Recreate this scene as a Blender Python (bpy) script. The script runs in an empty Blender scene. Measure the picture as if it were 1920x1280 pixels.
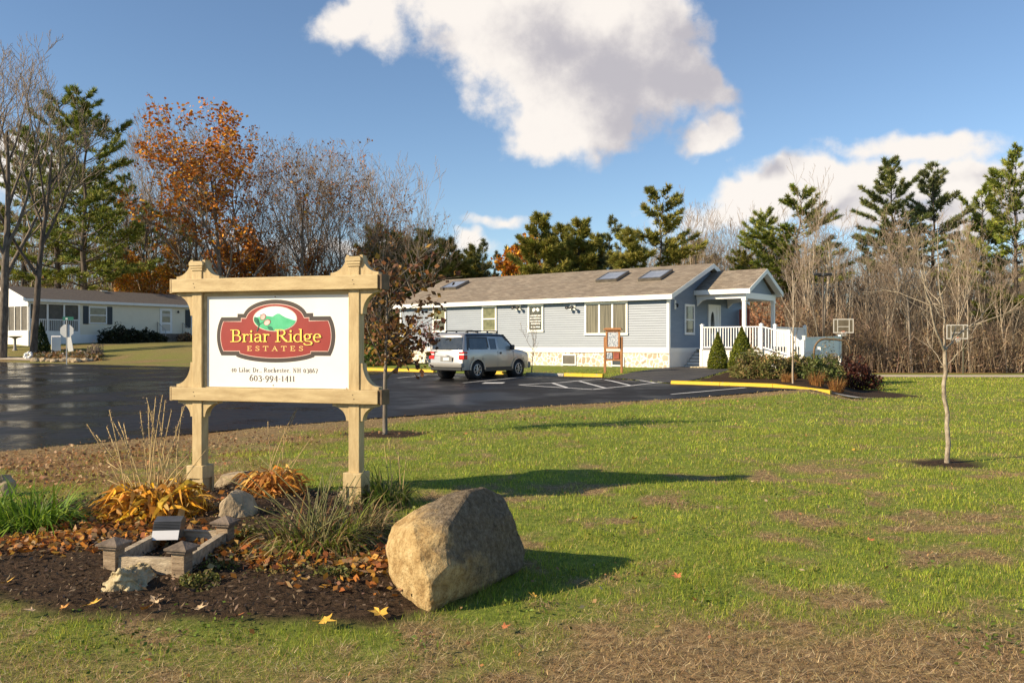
import bpy, bmesh, math, random
import numpy as np
from mathutils import Vector, Matrix, noise as mnoise

SC = bpy.context.scene
COL = SC.collection
R = math.radians
rnd = random.Random(7)
CAMZ, F, HY = 1.6, 1600.0, 643.0          # camera height, focal length and horizon row in photo pixels

# ------------------------------------------------------------------ helpers
def tag(o, label=None, cat=None, group=None, kind=None):
    if label: o['label'] = label
    if cat: o['category'] = cat
    if group: o['group'] = group
    if kind: o['kind'] = kind
    return o

def empty(name, loc=(0, 0, 0), rz=0.0, label=None, cat=None, group=None):
    o = bpy.data.objects.new(name, None)
    o.empty_display_size = 0.2
    o.location = loc
    o.rotation_euler = (0, 0, rz)
    COL.objects.link(o)
    return tag(o, label, cat, group)

def link(name, me, parent=None):
    o = bpy.data.objects.new(name, me)
    COL.objects.link(o)
    if parent is not None: o.parent = parent
    return o

def copy_tree(o, parent=None):
    c = o.copy()
    COL.objects.link(c)
    c.parent = parent
    for ch in [k for k in list(o.children)]:
        copy_tree(ch, c)
    return c

class MB:
    """collects boxes, prisms, tubes and links them as one mesh object"""
    def __init__(s): s.v, s.f, s.m, s.sm = [], [], [], []
    def add(s, vs, fs, mi=0, smooth=False):
        n = len(s.v)
        s.v += [tuple(p) for p in vs]
        for f in fs:
            s.f.append([i + n for i in f]); s.m.append(mi); s.sm.append(smooth)
    def box(s, x0, x1, y0, y1, z0, z1, mi=0, b=0.0):
        if b <= 0:
            v = [(x0,y0,z0),(x1,y0,z0),(x1,y1,z0),(x0,y1,z0),(x0,y0,z1),(x1,y0,z1),(x1,y1,z1),(x0,y1,z1)]
            s.add(v, [(0,3,2,1),(4,5,6,7),(0,1,5,4),(1,2,6,5),(2,3,7,6),(3,0,4,7)], mi); return
        bm = bmesh.new()
        bmesh.ops.create_cube(bm, size=1.0)
        for q in bm.verts:
            q.co = Vector(((x0+x1)/2+q.co.x*(x1-x0), (y0+y1)/2+q.co.y*(y1-y0), (z0+z1)/2+q.co.z*(z1-z0)))
        bmesh.ops.bevel(bm, geom=bm.edges[:], offset=b, segments=2, affect='EDGES', profile=0.5)
        bm.verts.index_update()
        s.add([q.co for q in bm.verts], [[q.index for q in f.verts] for f in bm.faces], mi)
        bm.free()
    def obox(s, p, q, w, h, mi=0):
        """bar of section w x h from point p to point q"""
        p, q = Vector(p), Vector(q); d = (q-p).normalized()
        up = Vector((0,0,1)) if abs(d.z) < .95 else Vector((0,1,0))
        a = d.cross(up).normalized()*w/2; c = a.cross(d).normalized()*h/2
        v = [p-a-c,p+a-c,p+a+c,p-a+c,q-a-c,q+a-c,q+a+c,q-a+c]
        s.add(v, [(3,2,1,0),(4,5,6,7),(0,1,5,4),(1,2,6,5),(2,3,7,6),(3,0,4,7)], mi)
    def prism(s, pts, axis, a0, a1, mi=0):
        """polygon pts (2D) extruded along axis 'x','y','z' between a0,a1"""
        n = len(pts)
        def P(u, w, a): return {'x':(a,u,w),'y':(u,a,w),'z':(u,w,a)}[axis]
        v = [P(u,w,a0) for u,w in pts]+[P(u,w,a1) for u,w in pts]
        s.add(v, [list(range(n))[::-1], list(range(n,2*n))]+[[i,(i+1)%n,n+(i+1)%n,n+i] for i in range(n)], mi)
    def tube(s, pts, rad, n=6, mi=0, cap=True, smooth=True):
        pts = [Vector(p) for p in pts]
        if not hasattr(rad, '__len__'): rad = [rad]*len(pts)
        base = len(s.v); vs = []
        a = None
        for i, p in enumerate(pts):
            d = (pts[min(i+1,len(pts)-1)]-pts[max(i-1,0)])
            d = d.normalized() if d.length > 1e-9 else Vector((0,0,1))
            if a is None:
                a = d.orthogonal().normalized()
            else:
                a = (a-d*a.dot(d)); a = a.normalized() if a.length > 1e-6 else d.orthogonal().normalized()
            c = d.cross(a)
            for k in range(n):
                t = 2*math.pi*k/n
                vs.append(p+(a*math.cos(t)+c*math.sin(t))*rad[i])
        fs = []
        for i in range(len(pts)-1):
            for k in range(n):
                fs.append((i*n+k, i*n+(k+1)%n, (i+1)*n+(k+1)%n, (i+1)*n+k))
        if cap:
            fs.append(list(range(n))[::-1]); fs.append([(len(pts)-1)*n+k for k in range(n)])
        s.add(vs, fs, mi, smooth)
    def lathe(s, prof, c, n=16, mi=0, axis='z'):
        vs = []; 
        for r, z in prof:
            for k in range(n):
                t = 2*math.pi*k/n; u, w = r*math.cos(t), r*math.sin(t)
                vs.append({'z':(c[0]+u,c[1]+w,c[2]+z),'y':(c[0]+u,c[1]+z,c[2]+w),'x':(c[0]+z,c[1]+u,c[2]+w)}[axis])
        fs = [(i*n+k,i*n+(k+1)%n,(i+1)*n+(k+1)%n,(i+1)*n+k) for i in range(len(prof)-1) for k in range(n)]
        fs.append(list(range(n))[::-1]); fs.append([(len(prof)-1)*n+k for k in range(n)])
        s.add(vs, fs, mi, True)
    def build(s, name, mats, parent=None, fix=True, loc=None):
        me = bpy.data.meshes.new(name)
        me.from_pydata(s.v, [], s.f)
        if not isinstance(mats, (list, tuple)): mats = [mats]
        for m in mats: me.materials.append(m)
        me.polygons.foreach_set('material_index', s.m)
        me.polygons.foreach_set('use_smooth', s.sm)
        me.update()
        if fix:
            bm = bmesh.new(); bm.from_mesh(me)
            bmesh.ops.recalc_face_normals(bm, faces=bm.faces[:])
            bm.to_mesh(me); bm.free()
        o = link(name, me, parent)
        if loc: o.location = loc
        return o

def np_mesh(name, V, k, mat, colors=None, parent=None, faces=None, smooth=False):
    """mesh out of numpy arrays; faces are consecutive runs of k vertices unless given as (M,k)"""
    V = np.ascontiguousarray(V, dtype=np.float32)
    me = bpy.data.meshes.new(name)
    nv = len(V)
    if faces is None: faces = np.arange(nv, dtype=np.int32).reshape(-1, k)
    faces = np.ascontiguousarray(faces, dtype=np.int32); nf = len(faces)
    me.vertices.add(nv); me.vertices.foreach_set('co', V.ravel())
    me.loops.add(nf*k); me.loops.foreach_set('vertex_index', faces.ravel())
    me.polygons.add(nf)
    me.polygons.foreach_set('loop_start', np.arange(0, nf*k, k, dtype=np.int32))
    me.polygons.foreach_set('loop_total', np.full(nf, k, dtype=np.int32))
    if smooth: me.polygons.foreach_set('use_smooth', np.ones(nf, dtype=bool))
    me.update(calc_edges=True); me.validate()
    if colors is not None:
        at = me.color_attributes.new('Col', 'FLOAT_COLOR', 'POINT')
        c = np.ones((nv, 4), dtype=np.float32); c[:, :3] = colors
        at.data.foreach_set('color', c.ravel())
    if mat: me.materials.append(mat)
    return link(name, me, parent)

# ---- numpy value noise
def _h(ix, iy, seed):
    n = (ix.astype(np.int64)*374761393 + iy.astype(np.int64)*668265263 + seed*1442695041) & 0x7fffffff
    n = ((n ^ (n >> 13))*1274126177) & 0x7fffffff
    return ((n ^ (n >> 16)) & 0xffff)/65535.0
def vnoise(x, y, seed=0):
    ix, iy = np.floor(x), np.floor(y); fx, fy = x-ix, y-iy
    fx = fx*fx*(3-2*fx); fy = fy*fy*(3-2*fy)
    a, b = _h(ix, iy, seed), _h(ix+1, iy, seed); c, d = _h(ix, iy+1, seed), _h(ix+1, iy+1, seed)
    return (a*(1-fx)+b*fx)*(1-fy)+(c*(1-fx)+d*fx)*fy
def fbm(x, y, sc, seed=0, octv=4):
    s = 0; a = .5; t = 0
    for i in range(octv):
        s = s+a*vnoise(x*sc+17.3*i, y*sc-9.1*i, seed+i); t += a; a *= .5; sc *= 2.03
    return s/t
def sst(x, a, b):
    t = np.clip((x-a)/(b-a), 0, 1); return t*t*(3-2*t)
def inpoly(x, y, poly):
    r = np.zeros(np.shape(x), dtype=bool); n = len(poly)
    for i in range(n):
        x0, y0 = poly[i]; x1, y1 = poly[(i+1) % n]
        if y0 == y1: continue
        c = ((y0 > y) != (y1 > y)) & (x < (x1-x0)*(y-y0)/(y1-y0)+x0)
        r ^= c
    return r
def dpoly(x, y, pts, closed=False):
    d = np.full(np.shape(x), 1e9); n = len(pts)
    for i in range(n if closed else n-1):
        x0, y0 = pts[i]; x1, y1 = pts[(i+1) % n]
        dx, dy = x1-x0, y1-y0
        t = np.clip(((x-x0)*dx+(y-y0)*dy)/(dx*dx+dy*dy), 0, 1)
        d = np.minimum(d, np.hypot(x-x0-t*dx, y-y0-t*dy))
    return d

# ------------------------------------------------------------------ terrain
HA = (7.15, 38.9)                    # near corner of the blue building
HB = (0.617, 0.787)                  # its depth direction
HR = (0.787, -0.617)                 # along its front, to the right
def ground(x, y):
    x = np.asarray(x, dtype=float); y = np.asarray(y, dtype=float)
    q = (x-HA[0])*HB[0]+(y-HA[1])*HB[1]
    g0 = np.interp(q, [-24, -19, -13, -9, -6.6, -4, -1, 0, 60], [0, .01, .12, .235, .25, .36, .46, .47, .9])
    gr = np.interp(y, [18, 24, 58, 72, 120, 400], [0, -.06, -.72, -1.0, -.6, 2])
    gl = np.interp(y, [14, 22, 33, 46, 52, 55, 60, 64, 100, 400], [0, .02, .18, .30, .40, .62, 1.45, 1.62, 2.4, 6])
    u = x/np.maximum(y, 8)
    wr = sst(u, .335, .415); wl = 1-sst(u, -.30, -.17)
    return g0*(1-wr)*(1-wl)+gr*wr+gl*wl
def gz(x, y): return float(ground(x, y))

def at(px, Z):
    """ground point that lies in the direction of photo column px at depth Z"""
    x = (px-960)/F*Z
    return (x, Z, gz(x, Z))
def hgt(py, Z): return CAMZ+(HY-py)/F*Z

LOT_NEAR = [(-24, -1), (-16, 4), (-9.6, 10), (-7.5, 12.5), (-6.76, 13.5), (-4.8, 16), (-2.9, 18.1), (.5, 21), (4.9, 23.2), (8.0, 25.3), (9.4, 25.35)]
LOT = LOT_NEAR+[(5.25, 28.6), (3.5, 33.4), (-7.3, 41.9), (-17.3, 46.2), (-31, 52.3), (-52, 60), (-75, 58), (-60, 0)]
WALK = [(5.45, 28.75), (9.6, 36.6), (9.0, 39.2), (8.0, 40.05), (7.4, 39.6), (6.75, 38.35), (5.3, 36.2), (3.75, 33.2)]
BED = [(-4.9, 5.75), (-3.6, 5.3), (-2.6, 5.05), (-1.6, 4.85), (-.75, 4.95), (-.35, 5.5), (-.55, 6.3), (-.95, 7.3), (-1.1, 8.3), (-1.4, 8.95), (-2.4, 9.35), (-3.3, 9.5), (-4.0, 9.1), (-4.7, 8.6), (-5.6, 7.9), (-6.2, 6.6)]
HEDGE_BED = [(5.5, 28.85), (9.5, 25.7), (13.2, 27.2), (14.2, 33.2), (11.5, 36.4), (9.9, 36.8)]
COURT_PATH = [(22, 59), (27, 57.5), (60, 57), (60, 64), (34, 65.5), (25, 66.5)]

# ------------------------------------------------------------------ materials
def newmat(name):
    m = bpy.data.materials.new(name); m.use_nodes = True
    nt = m.node_tree
    return m, nt, nt.nodes['Principled BSDF']
def mat(name, c, rough=.6, c2=None, scale=8, detail=5, bump=0.0, bscale=None, metal=0.0, stretch=None, spec=None, lo=.35, hi=.65, coat=0):
    m, nt, p = newmat(name)
    p.inputs['Base Color'].default_value = (*c, 1); p.inputs['Roughness'].default_value = rough
    p.inputs['Metallic'].default_value = metal
    if spec is not None: p.inputs['Specular IOR Level'].default_value = spec
    if coat: p.inputs['Coat Weight'].default_value = coat
    tc = nt.nodes.new('ShaderNodeTexCoord'); mp = nt.nodes.new('ShaderNodeMapping')
    nt.links.new(tc.outputs['Object'], mp.inputs['Vector'])
    if stretch: mp.inputs['Scale'].default_value = stretch
    if c2:
        n = nt.nodes.new('ShaderNodeTexNoise'); n.inputs['Scale'].default_value = scale; n.inputs['Detail'].default_value = detail
        n.inputs['Roughness'].default_value = .62
        nt.links.new(mp.outputs[0], n.inputs['Vector'])
        r = nt.nodes.new('ShaderNodeValToRGB')
        r.color_ramp.elements[0].position = lo; r.color_ramp.elements[0].color = (*c, 1)
        r.color_ramp.elements[1].position = hi; r.color_ramp.elements[1].color = (*c2, 1)
        nt.links.new(n.outputs['Fac'], r.inputs['Fac']); nt.links.new(r.outputs[0], p.inputs['Base Color'])
    if bump:
        n2 = nt.nodes.new('ShaderNodeTexNoise'); n2.inputs['Scale'].default_value = bscale or scale*3; n2.inputs['Detail'].default_value = 6
        nt.links.new(mp.outputs[0], n2.inputs['Vector'])
        b = nt.nodes.new('ShaderNodeBump'); b.inputs['Strength'].default_value = bump; b.inputs['Distance'].default_value = .02
        nt.links.new(n2.outputs['Fac'], b.inputs['Height']); nt.links.new(b.outputs[0], p.inputs['Normal'])
    return m
def leafmat(name, trans=.3, rough=.55):
    """foliage whose colour comes from each leaf's own colour attribute"""
    m, nt, p = newmat(name)
    a = nt.nodes.new('ShaderNodeAttribute'); a.attribute_name = 'Col'
    nt.links.new(a.outputs['Color'], p.inputs['Base Color'])
    p.inputs['Roughness'].default_value = rough; p.inputs['Specular IOR Level'].default_value = .25
    t = nt.nodes.new('ShaderNodeBsdfTranslucent'); nt.links.new(a.outputs['Color'], t.inputs['Color'])
    mx = nt.nodes.new('ShaderNodeMixShader'); mx.inputs[0].default_value = trans
    nt.links.new(p.outputs[0], mx.inputs[1]); nt.links.new(t.outputs[0], mx.inputs[2])
    nt.links.new(mx.outputs[0], nt.nodes['Material Output'].inputs[0])
    return m

M = {}
M['leaf'] = leafmat('leaf_colour')
M['needle'] = leafmat('needle_colour', .12, .6)
M['grass'] = leafmat('grass_colour', .35, .55)
M['chip'] = leafmat('chip_colour', 0.0, .85)
M['bark_grey'] = mat('bark_grey', (.10, .082, .064), .9, (.24, .205, .165), 6, 6, .5, 20, stretch=(1, 1, .35))
M['bark_mid'] = mat('bark_mid', (.07, .055, .042), .9, (.19, .155, .12), 6, 6, .5, 20, stretch=(1, 1, .35))
M['bark_tan'] = mat('bark_tan', (.27, .21, .15), .9, (.50, .42, .32), 5, 6, .4, 18, stretch=(1, 1, .35))
M['bark_dark'] = mat('bark_dark', (.045, .034, .026), .95, (.14, .11, .085), 5, 6, .6, 16, stretch=(1, 1, .3))
M['bark_young'] = mat('bark_young', (.17, .13, .09), .85, (.42, .36, .27), 22, 5, .3, 60, stretch=(1, 1, .5))
M['twig'] = mat('twig', (.20, .155, .115), .9, (.33, .26, .19), 3)
M['twig_tan'] = mat('twig_tan', (.27, .20, .14), .9, (.38, .29, .21), 3)
M['sign_wood'] = mat('sign_wood', (.39, .28, .13), .6, (.55, .425, .22), 3, 6, .15, 30, stretch=(1.2, 6, 6))
M['sign_wood_v'] = mat('sign_wood_upright', (.39, .28, .13), .6, (.55, .425, .22), 3, 6, .15, 30, stretch=(6, 6, 1.2))
M['shade_brown'] = mat('shade_brown', (.10, .065, .035), .8, (.20, .13, .07), 12)  # dark brown; on the sign's rail ends it also paints in their shade
M['nail'] = mat('nail', (.16, .11, .06), .6)
M['panel_white'] = mat('panel_white', (.80, .78, .74), .42, (.84, .82, .78), 3)
M['logo_dark'] = mat('logo_dark', (.050, .036, .030), .45)
M['logo_pink'] = mat('logo_pink', (.80, .54, .46), .45)
M['logo_red'] = mat('logo_red', (.27, .022, .016), .45, (.31, .028, .02), 4)
M['logo_yellow'] = mat('logo_yellow', (.95, .68, .12), .45)
M['logo_gold'] = mat('logo_gold', (.92, .62, .20), .45)
M['ink'] = mat('ink', (.05, .04, .04), .5)
M['logo_sky'] = mat('logo_sky', (.62, .80, .82), .45, (.86, .92, .90), 5)
M['logo_green'] = mat('logo_green', (.05, .44, .20), .45, (.10, .54, .28), 8)
M['logo_leaf'] = mat('logo_leaf', (.01, .16, .09), .45)
M['logo_bud'] = mat('logo_bud', (.82, .42, .36), .45, (.90, .62, .55), 20)
M['logo_budring'] = mat('logo_budring', (.22, .05, .05), .45)
M['white'] = mat('white_paint', (.78, .77, .74), .5, (.83, .82, .79), 2)
M['trim'] = mat('white_trim', (.80, .79, .75), .45)
M['glass_dark'] = mat('glass_dark', (.035, .035, .03), .06, (.10, .10, .075), 4, spec=.6)
M['blind'] = mat('blind', (.055, .05, .035), .25, (.22, .20, .14), 1.2, 3, stretch=(22, 22, .3))
M['blind_plain'] = mat('pale_blind', (.10, .105, .05), .25, (.21, .21, .11), 3)
M['black'] = mat('black_plastic', (.02, .02, .022), .45)
M['tyre'] = mat('tyre', (.016, .016, .017), .8, (.03, .03, .03), 20)
M['alloy'] = mat('alloy', (.55, .55, .56), .3, metal=.8)
M['silver'] = mat('silver_paint', (.36, .355, .34), .30, (.39, .38, .365), 2, metal=.55, coat=.6)
M['cladding'] = mat('grey_cladding', (.20, .195, .185), .55)
M['glass_car'] = mat('car_glass', (.02, .024, .026), .04, (.05, .055, .055), 3, spec=.8)
M['glass_car_light'] = mat('car_glass_pale', (.30, .33, .32), .05, (.36, .38, .36), 3, spec=.8)
M['red_lens'] = mat('red_lens', (.50, .012, .012), .15, spec=.7)
M['clear_lens'] = mat('clear_lens', (.75, .74, .72), .15, spec=.7)
M['yellow_paint'] = mat('yellow_paint', (.64, .40, .014), .65, (.36, .30, .20), 7, 8, .3, 30, lo=.60, hi=.68)
M['concrete'] = mat('concrete', (.28, .26, .23), .9, (.42, .40, .36), 6, 6, .3, 40)
M['line_paint'] = mat('line_paint', (.50, .50, .49), .6, (.72, .71, .69), 2.5, 6)
M['post_wood'] = mat('post_wood', (.26, .105, .034), .65, (.40, .18, .06), 4, 6, .2, 30, stretch=(5, 5, 1))
M['old_wood'] = mat('old_wood', (.17, .115, .07), .85, (.40, .30, .195), 4, 7, .5, 30, stretch=(1.5, 1.5, 9))
M['old_board'] = mat('old_board', (.25, .19, .125), .85, (.54, .445, .31), 3, 7, .5, 25, stretch=(2, 9, 9))
M['cap_wood'] = mat('cap_wood', (.10, .075, .055), .85, (.24, .185, .14), 6, 6, .4, 40)
M['plate_glint'] = mat('plate_glint', (.80, .78, .74), .3, metal=.3)  # pale metal with the sun's white reflection put into its colour
M['steel'] = mat('galvanised', (.42, .41, .39), .45, metal=.7)
M['lamp_metal'] = mat('lamp_metal', (.16, .15, .13), .3, (.24, .225, .20), 5, metal=.7)
M['green_sign'] = mat('green_sign', (.01, .15, .10), .5)
M['sign_back'] = mat('sign_back', (.62, .62, .60), .5)
M['home_wall'] = mat('cream_siding', (.76, .69, .53), .6, (.80, .73, .57), 2)
M['home_roof'] = mat('dark_shingle', (.075, .062, .055), .9, (.13, .11, .095), 8, 5, .3, 20)
M['shutter'] = mat('shutter', (.018, .030, .040), .5)
M['screen'] = mat('insect_screen', (.085, .078, .066), .7, (.13, .12, .10), 3)
M['brown_door'] = mat('red_door', (.42, .10, .06), .5)
M['deck_board'] = mat('deck_board', (.30, .29, .28), .7, (.36, .35, .33), 3)
M['rock_pale'] = mat('rock_pale', (.28, .215, .11), .9, (.55, .46, .28), 7, 8, 1.0, 22)
M['rock_grey'] = mat('rock_grey', (.24, .18, .11), .9, (.46, .37, .245), 5, 8, .8, 24)
M['paper'] = mat('paper', (.62, .64, .66), .6, (.80, .80, .78), 30)
M['poster'] = mat('poster', (.16, .20, .26), .5, (.62, .64, .66), 5, 4, stretch=(6, 6, 3), lo=.45, hi=.55)
M['red_brick'] = mat('red_leaflet', (.22, .045, .025), .6, (.34, .08, .04), 9)
M['pale_wall'] = mat('pale_wall', (.62, .60, .58), .6)
M['pale_roof'] = mat('pale_roof', (.40, .38, .38), .8)
M['path'] = mat('path_gravel', (.40, .32, .23), .95, (.56, .47, .36), 2, 6, .3, 30)

def siding_mat(name, c, c2):
    return mat(name, c, .5, c2, 1.5, 6, .05, 12, stretch=(.6, .6, 3))
M['siding'] = siding_mat('blue_siding', (.168, .21, .272), (.195, .24, .302))
M['siding_side'] = M['siding']

def shingle_mat():
    m, nt, p = newmat('tan_shingle')
    p.inputs['Roughness'].default_value = .92
    tc = nt.nodes.new('ShaderNodeTexCoord')
    br = nt.nodes.new('ShaderNodeTexBrick'); br.inputs['Scale'].default_value = 1
    mp = nt.nodes.new('ShaderNodeMapping')
    nt.links.new(tc.outputs['Object'], mp.inputs[0])
    nt.links.new(mp.outputs[0], br.inputs['Vector'])
    br.inputs['Color1'].default_value = (.185, .152, .115, 1); br.inputs['Color2'].default_value = (.29, .25, .195, 1)
    br.inputs['Mortar'].default_value = (.17, .13, .095, 1)
    br.inputs['Mortar Size'].default_value = .012; br.inputs['Brick Width'].default_value = .33; br.inputs['Row Height'].default_value = .14
    br.inputs['Bias'].default_value = -.1
    n = nt.nodes.new('ShaderNodeTexNoise'); n.inputs['Scale'].default_value = 1.4; n.inputs['Detail'].default_value = 8; n.inputs['Roughness'].default_value = .7
    nt.links.new(tc.outputs['Object'], n.inputs['Vector'])
    mx = nt.nodes.new('ShaderNodeMix'); mx.data_type = 'RGBA'; mx.blend_type = 'MULTIPLY'; mx.inputs[0].default_value = .6
    cr = nt.nodes.new('ShaderNodeValToRGB'); cr.color_ramp.elements[0].color = (.6, .6, .6, 1); cr.color_ramp.elements[1].color = (1.25, 1.2, 1.15, 1)
    cr.color_ramp.elements[0].position = .3; cr.color_ramp.elements[1].position = .7
    nt.links.new(n.outputs['Fac'], cr.inputs[0]); nt.links.new(br.outputs['Color'], mx.inputs[6]); nt.links.new(cr.outputs[0], mx.inputs[7])
    nt.links.new(mx.outputs[2], p.inputs['Base Color'])
    return m
M['shingle'] = shingle_mat()

def stone_mat():
    m, nt, p = newmat('stone_skirting')
    p.inputs['Roughness'].default_value = .85
    tc = nt.nodes.new('ShaderNodeTexCoord')
    nz = nt.nodes.new('ShaderNodeTexNoise'); nz.inputs['Scale'].default_value = 5
    nt.links.new(tc.outputs['Object'], nz.inputs['Vector'])
    ad = nt.nodes.new('ShaderNodeMix'); ad.data_type = 'RGBA'; ad.inputs[0].default_value = .10
    nt.links.new(tc.outputs['Object'], ad.inputs[6]); nt.links.new(nz.outputs['Color'], ad.inputs[7])
    v = nt.nodes.new('ShaderNodeTexVoronoi'); v.feature = 'DISTANCE_TO_EDGE'; v.inputs['Scale'].default_value = 4.6
    v2 = nt.nodes.new('ShaderNodeTexVoronoi'); v2.inputs['Scale'].default_value = 4.6
    for q in (v, v2): nt.links.new(ad.outputs[2], q.inputs['Vector'])
    cr = nt.nodes.new('ShaderNodeValToRGB')
    for e, pos, c in zip(cr.color_ramp.elements, (0, 1), ((.36, .29, .21), (.62, .53, .41))): e.position = pos; e.color = (*c, 1)
    sp = nt.nodes.new('ShaderNodeSeparateColor'); nt.links.new(v2.outputs['Color'], sp.inputs[0]); nt.links.new(sp.outputs[0], cr.inputs[0])
    st = nt.nodes.new('ShaderNodeMath'); st.operation = 'GREATER_THAN'; st.inputs[1].default_value = .085
    nt.links.new(v.outputs['Distance'], st.inputs[0])
    mx = nt.nodes.new('ShaderNodeMix'); mx.data_type = 'RGBA'; mx.inputs[6].default_value = (.78, .75, .68, 1)
    nt.links.new(st.outputs[0], mx.inputs[0]); nt.links.new(cr.outputs[0], mx.inputs[7])
    nt.links.new(mx.outputs[2], p.inputs['Base Color'])
    b = nt.nodes.new('ShaderNodeBump'); b.inputs['Strength'].default_value = .5; b.inputs['Distance'].default_value = .03
    nt.links.new(v.outputs['Distance'], b.inputs['Height']); nt.links.new(b.outputs[0], p.inputs['Normal'])
    return m
M['stone'] = stone_mat()

def asphalt_mat():
    m, nt, p = newmat('wet_asphalt')
    tc = nt.nodes.new('ShaderNodeTexCoord')
    n = nt.nodes.new('ShaderNodeTexNoise'); n.inputs['Scale'].default_value = .35; n.inputs['Detail'].default_value = 7; n.inputs['Roughness'].default_value = .6
    nt.links.new(tc.outputs['Object'], n.inputs['Vector'])
    cr = nt.nodes.new('ShaderNodeValToRGB')
    cr.color_ramp.elements[0].position = .42; cr.color_ramp.elements[0].color = (.13, .13, .13, 1)
    cr.color_ramp.elements[1].position = .66; cr.color_ramp.elements[1].color = (.60, .60, .60, 1)
    nt.links.new(n.outputs['Fac'], cr.inputs[0]); sx = nt.nodes.new('ShaderNodeSeparateXYZ'); nt.links.new(tc.outputs['Object'], sx.inputs[0])
    mr = nt.nodes.new('ShaderNodeMapRange'); mr.interpolation_type = 'SMOOTHSTEP'; mr.inputs[1].default_value = -9; mr.inputs[2].default_value = 1; mr.inputs[4].default_value = .30; nt.links.new(sx.outputs[0], mr.inputs[0])
    sm_ = nt.nodes.new('ShaderNodeMath'); sm_.operation = 'ADD'; nt.links.new(cr.outputs[0], sm_.inputs[0]); nt.links.new(mr.outputs[0], sm_.inputs[1])   # the lot dries towards the building
    nt.links.new(sm_.outputs[0], p.inputs['Roughness'])
    c2 = nt.nodes.new('ShaderNodeValToRGB')
    c2.color_ramp.elements[0].position = .42; c2.color_ramp.elements[0].color = (.007, .0075, .009, 1)
    c2.color_ramp.elements[1].position = .70; c2.color_ramp.elements[1].color = (.032, .031, .031, 1)
    nt.links.new(n.outputs['Fac'], c2.inputs[0])
    g = nt.nodes.new('ShaderNodeTexNoise'); g.inputs['Scale'].default_value = 60; g.inputs['Detail'].default_value = 3
    nt.links.new(tc.outputs['Object'], g.inputs['Vector'])
    nt.links.new(c2.outputs[0], p.inputs['Base Color'])
    w = nt.nodes.new('ShaderNodeTexNoise'); w.inputs['Scale'].default_value = 1.6; w.inputs['Detail'].default_value = 4
    nt.links.new(tc.outputs['Object'], w.inputs['Vector'])
    b = nt.nodes.new('ShaderNodeBump'); b.inputs['Strength'].default_value = .2; b.inputs['Distance'].default_value = .002
    nt.links.new(g.outputs['Fac'], b.inputs['Height'])
    b2 = nt.nodes.new('ShaderNodeBump'); b2.inputs['Strength'].default_value = .25; b2.inputs['Distance'].default_value = .02
    nt.links.new(w.outputs['Fac'], b2.inputs['Height']); nt.links.new(b.outputs[0], b2.inputs['Normal'])
    nt.links.new(b2.outputs[0], p.inputs['Normal'])
    p.inputs['Specular IOR Level'].default_value = .13
    return m
M['asphalt'] = asphalt_mat()
M['asphalt_dry'] = mat('path_asphalt', (.030, .029, .029), .8, (.062, .058, .055), 1.2, 7, .3, 60)

def ground_mat():
    """soil and turf: the colour attribute holds r = green turf, g = leaf litter, b = mulch"""
    m, nt, p = newmat('lawn_ground')
    p.inputs['Roughness'].default_value = .95; p.inputs['Specular IOR Level'].default_value = .1
    tc = nt.nodes.new('ShaderNodeTexCoord')
    a = nt.nodes.new('ShaderNodeAttribute'); a.attribute_name = 'Col'
    s = nt.nodes.new('ShaderNodeSeparateColor'); nt.links.new(a.outputs['Color'], s.inputs[0])
    def nz(sc, c1, c2, lo=.35, hi=.65):
        n = nt.nodes.new('ShaderNodeTexNoise'); n.inputs['Scale'].default_value = sc; n.inputs['Detail'].default_value = 8; n.inputs['Roughness'].default_value = .7
        nt.links.new(tc.outputs['Object'], n.inputs['Vector'])
        r = nt.nodes.new('ShaderNodeValToRGB')
        r.color_ramp.elements[0].position = lo; r.color_ramp.elements[0].color = (*c1, 1)
        r.color_ramp.elements[1].position = hi; r.color_ramp.elements[1].color = (*c2, 1)
        nt.links.new(n.outputs['Fac'], r.inputs[0]); return r.outputs[0], n.outputs['Fac']
    dry, f1 = nz(16, (.085, .055, .028), (.40, .285, .145), .32, .68)
    grn, f2 = nz(13, (.10, .145, .022), (.24, .285, .055))
    lit, _ = nz(14, (.12, .062, .026), (.36, .205, .085))
    mul, f4 = nz(26, (.013, .009, .006), (.095, .061, .037))
    def mix(fac, A, B):
        x = nt.nodes.new('ShaderNodeMix'); x.data_type = 'RGBA'
        nt.links.new(fac, x.inputs[0]); nt.links.new(A, x.inputs[6]); nt.links.new(B, x.inputs[7]); return x.outputs[2]
    c = mix(s.outputs[0], dry, grn); c = mix(s.outputs[1], c, lit); c = mix(s.outputs[2], c, mul)
    nt.links.new(c, p.inputs['Base Color'])
    b = nt.nodes.new('ShaderNodeBump'); b.inputs['Strength'].default_value = .9; b.inputs['Distance'].default_value = .03
    nt.links.new(f4, b.inputs['Height']); nt.links.new(b.outputs[0], p.inputs['Normal'])
    return m
M['ground'] = ground_mat()

# ------------------------------------------------------------------ terrain, lot, paths
def axis(lo, hi, c, fine, n_grow):
    """coordinates that are 'fine' apart near c and spread out away from it"""
    out = [c]; st = fine; x = c
    while x < hi: x += st; out.append(min(x, hi)); st = fine+abs(x-c)**1.25*n_grow
    st = fine; x = c; lft = []
    while x > lo: x -= st; lft.append(max(x, lo)); st = fine+abs(x-c)**1.25*n_grow
    return np.array(lft[::-1]+out)

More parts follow.
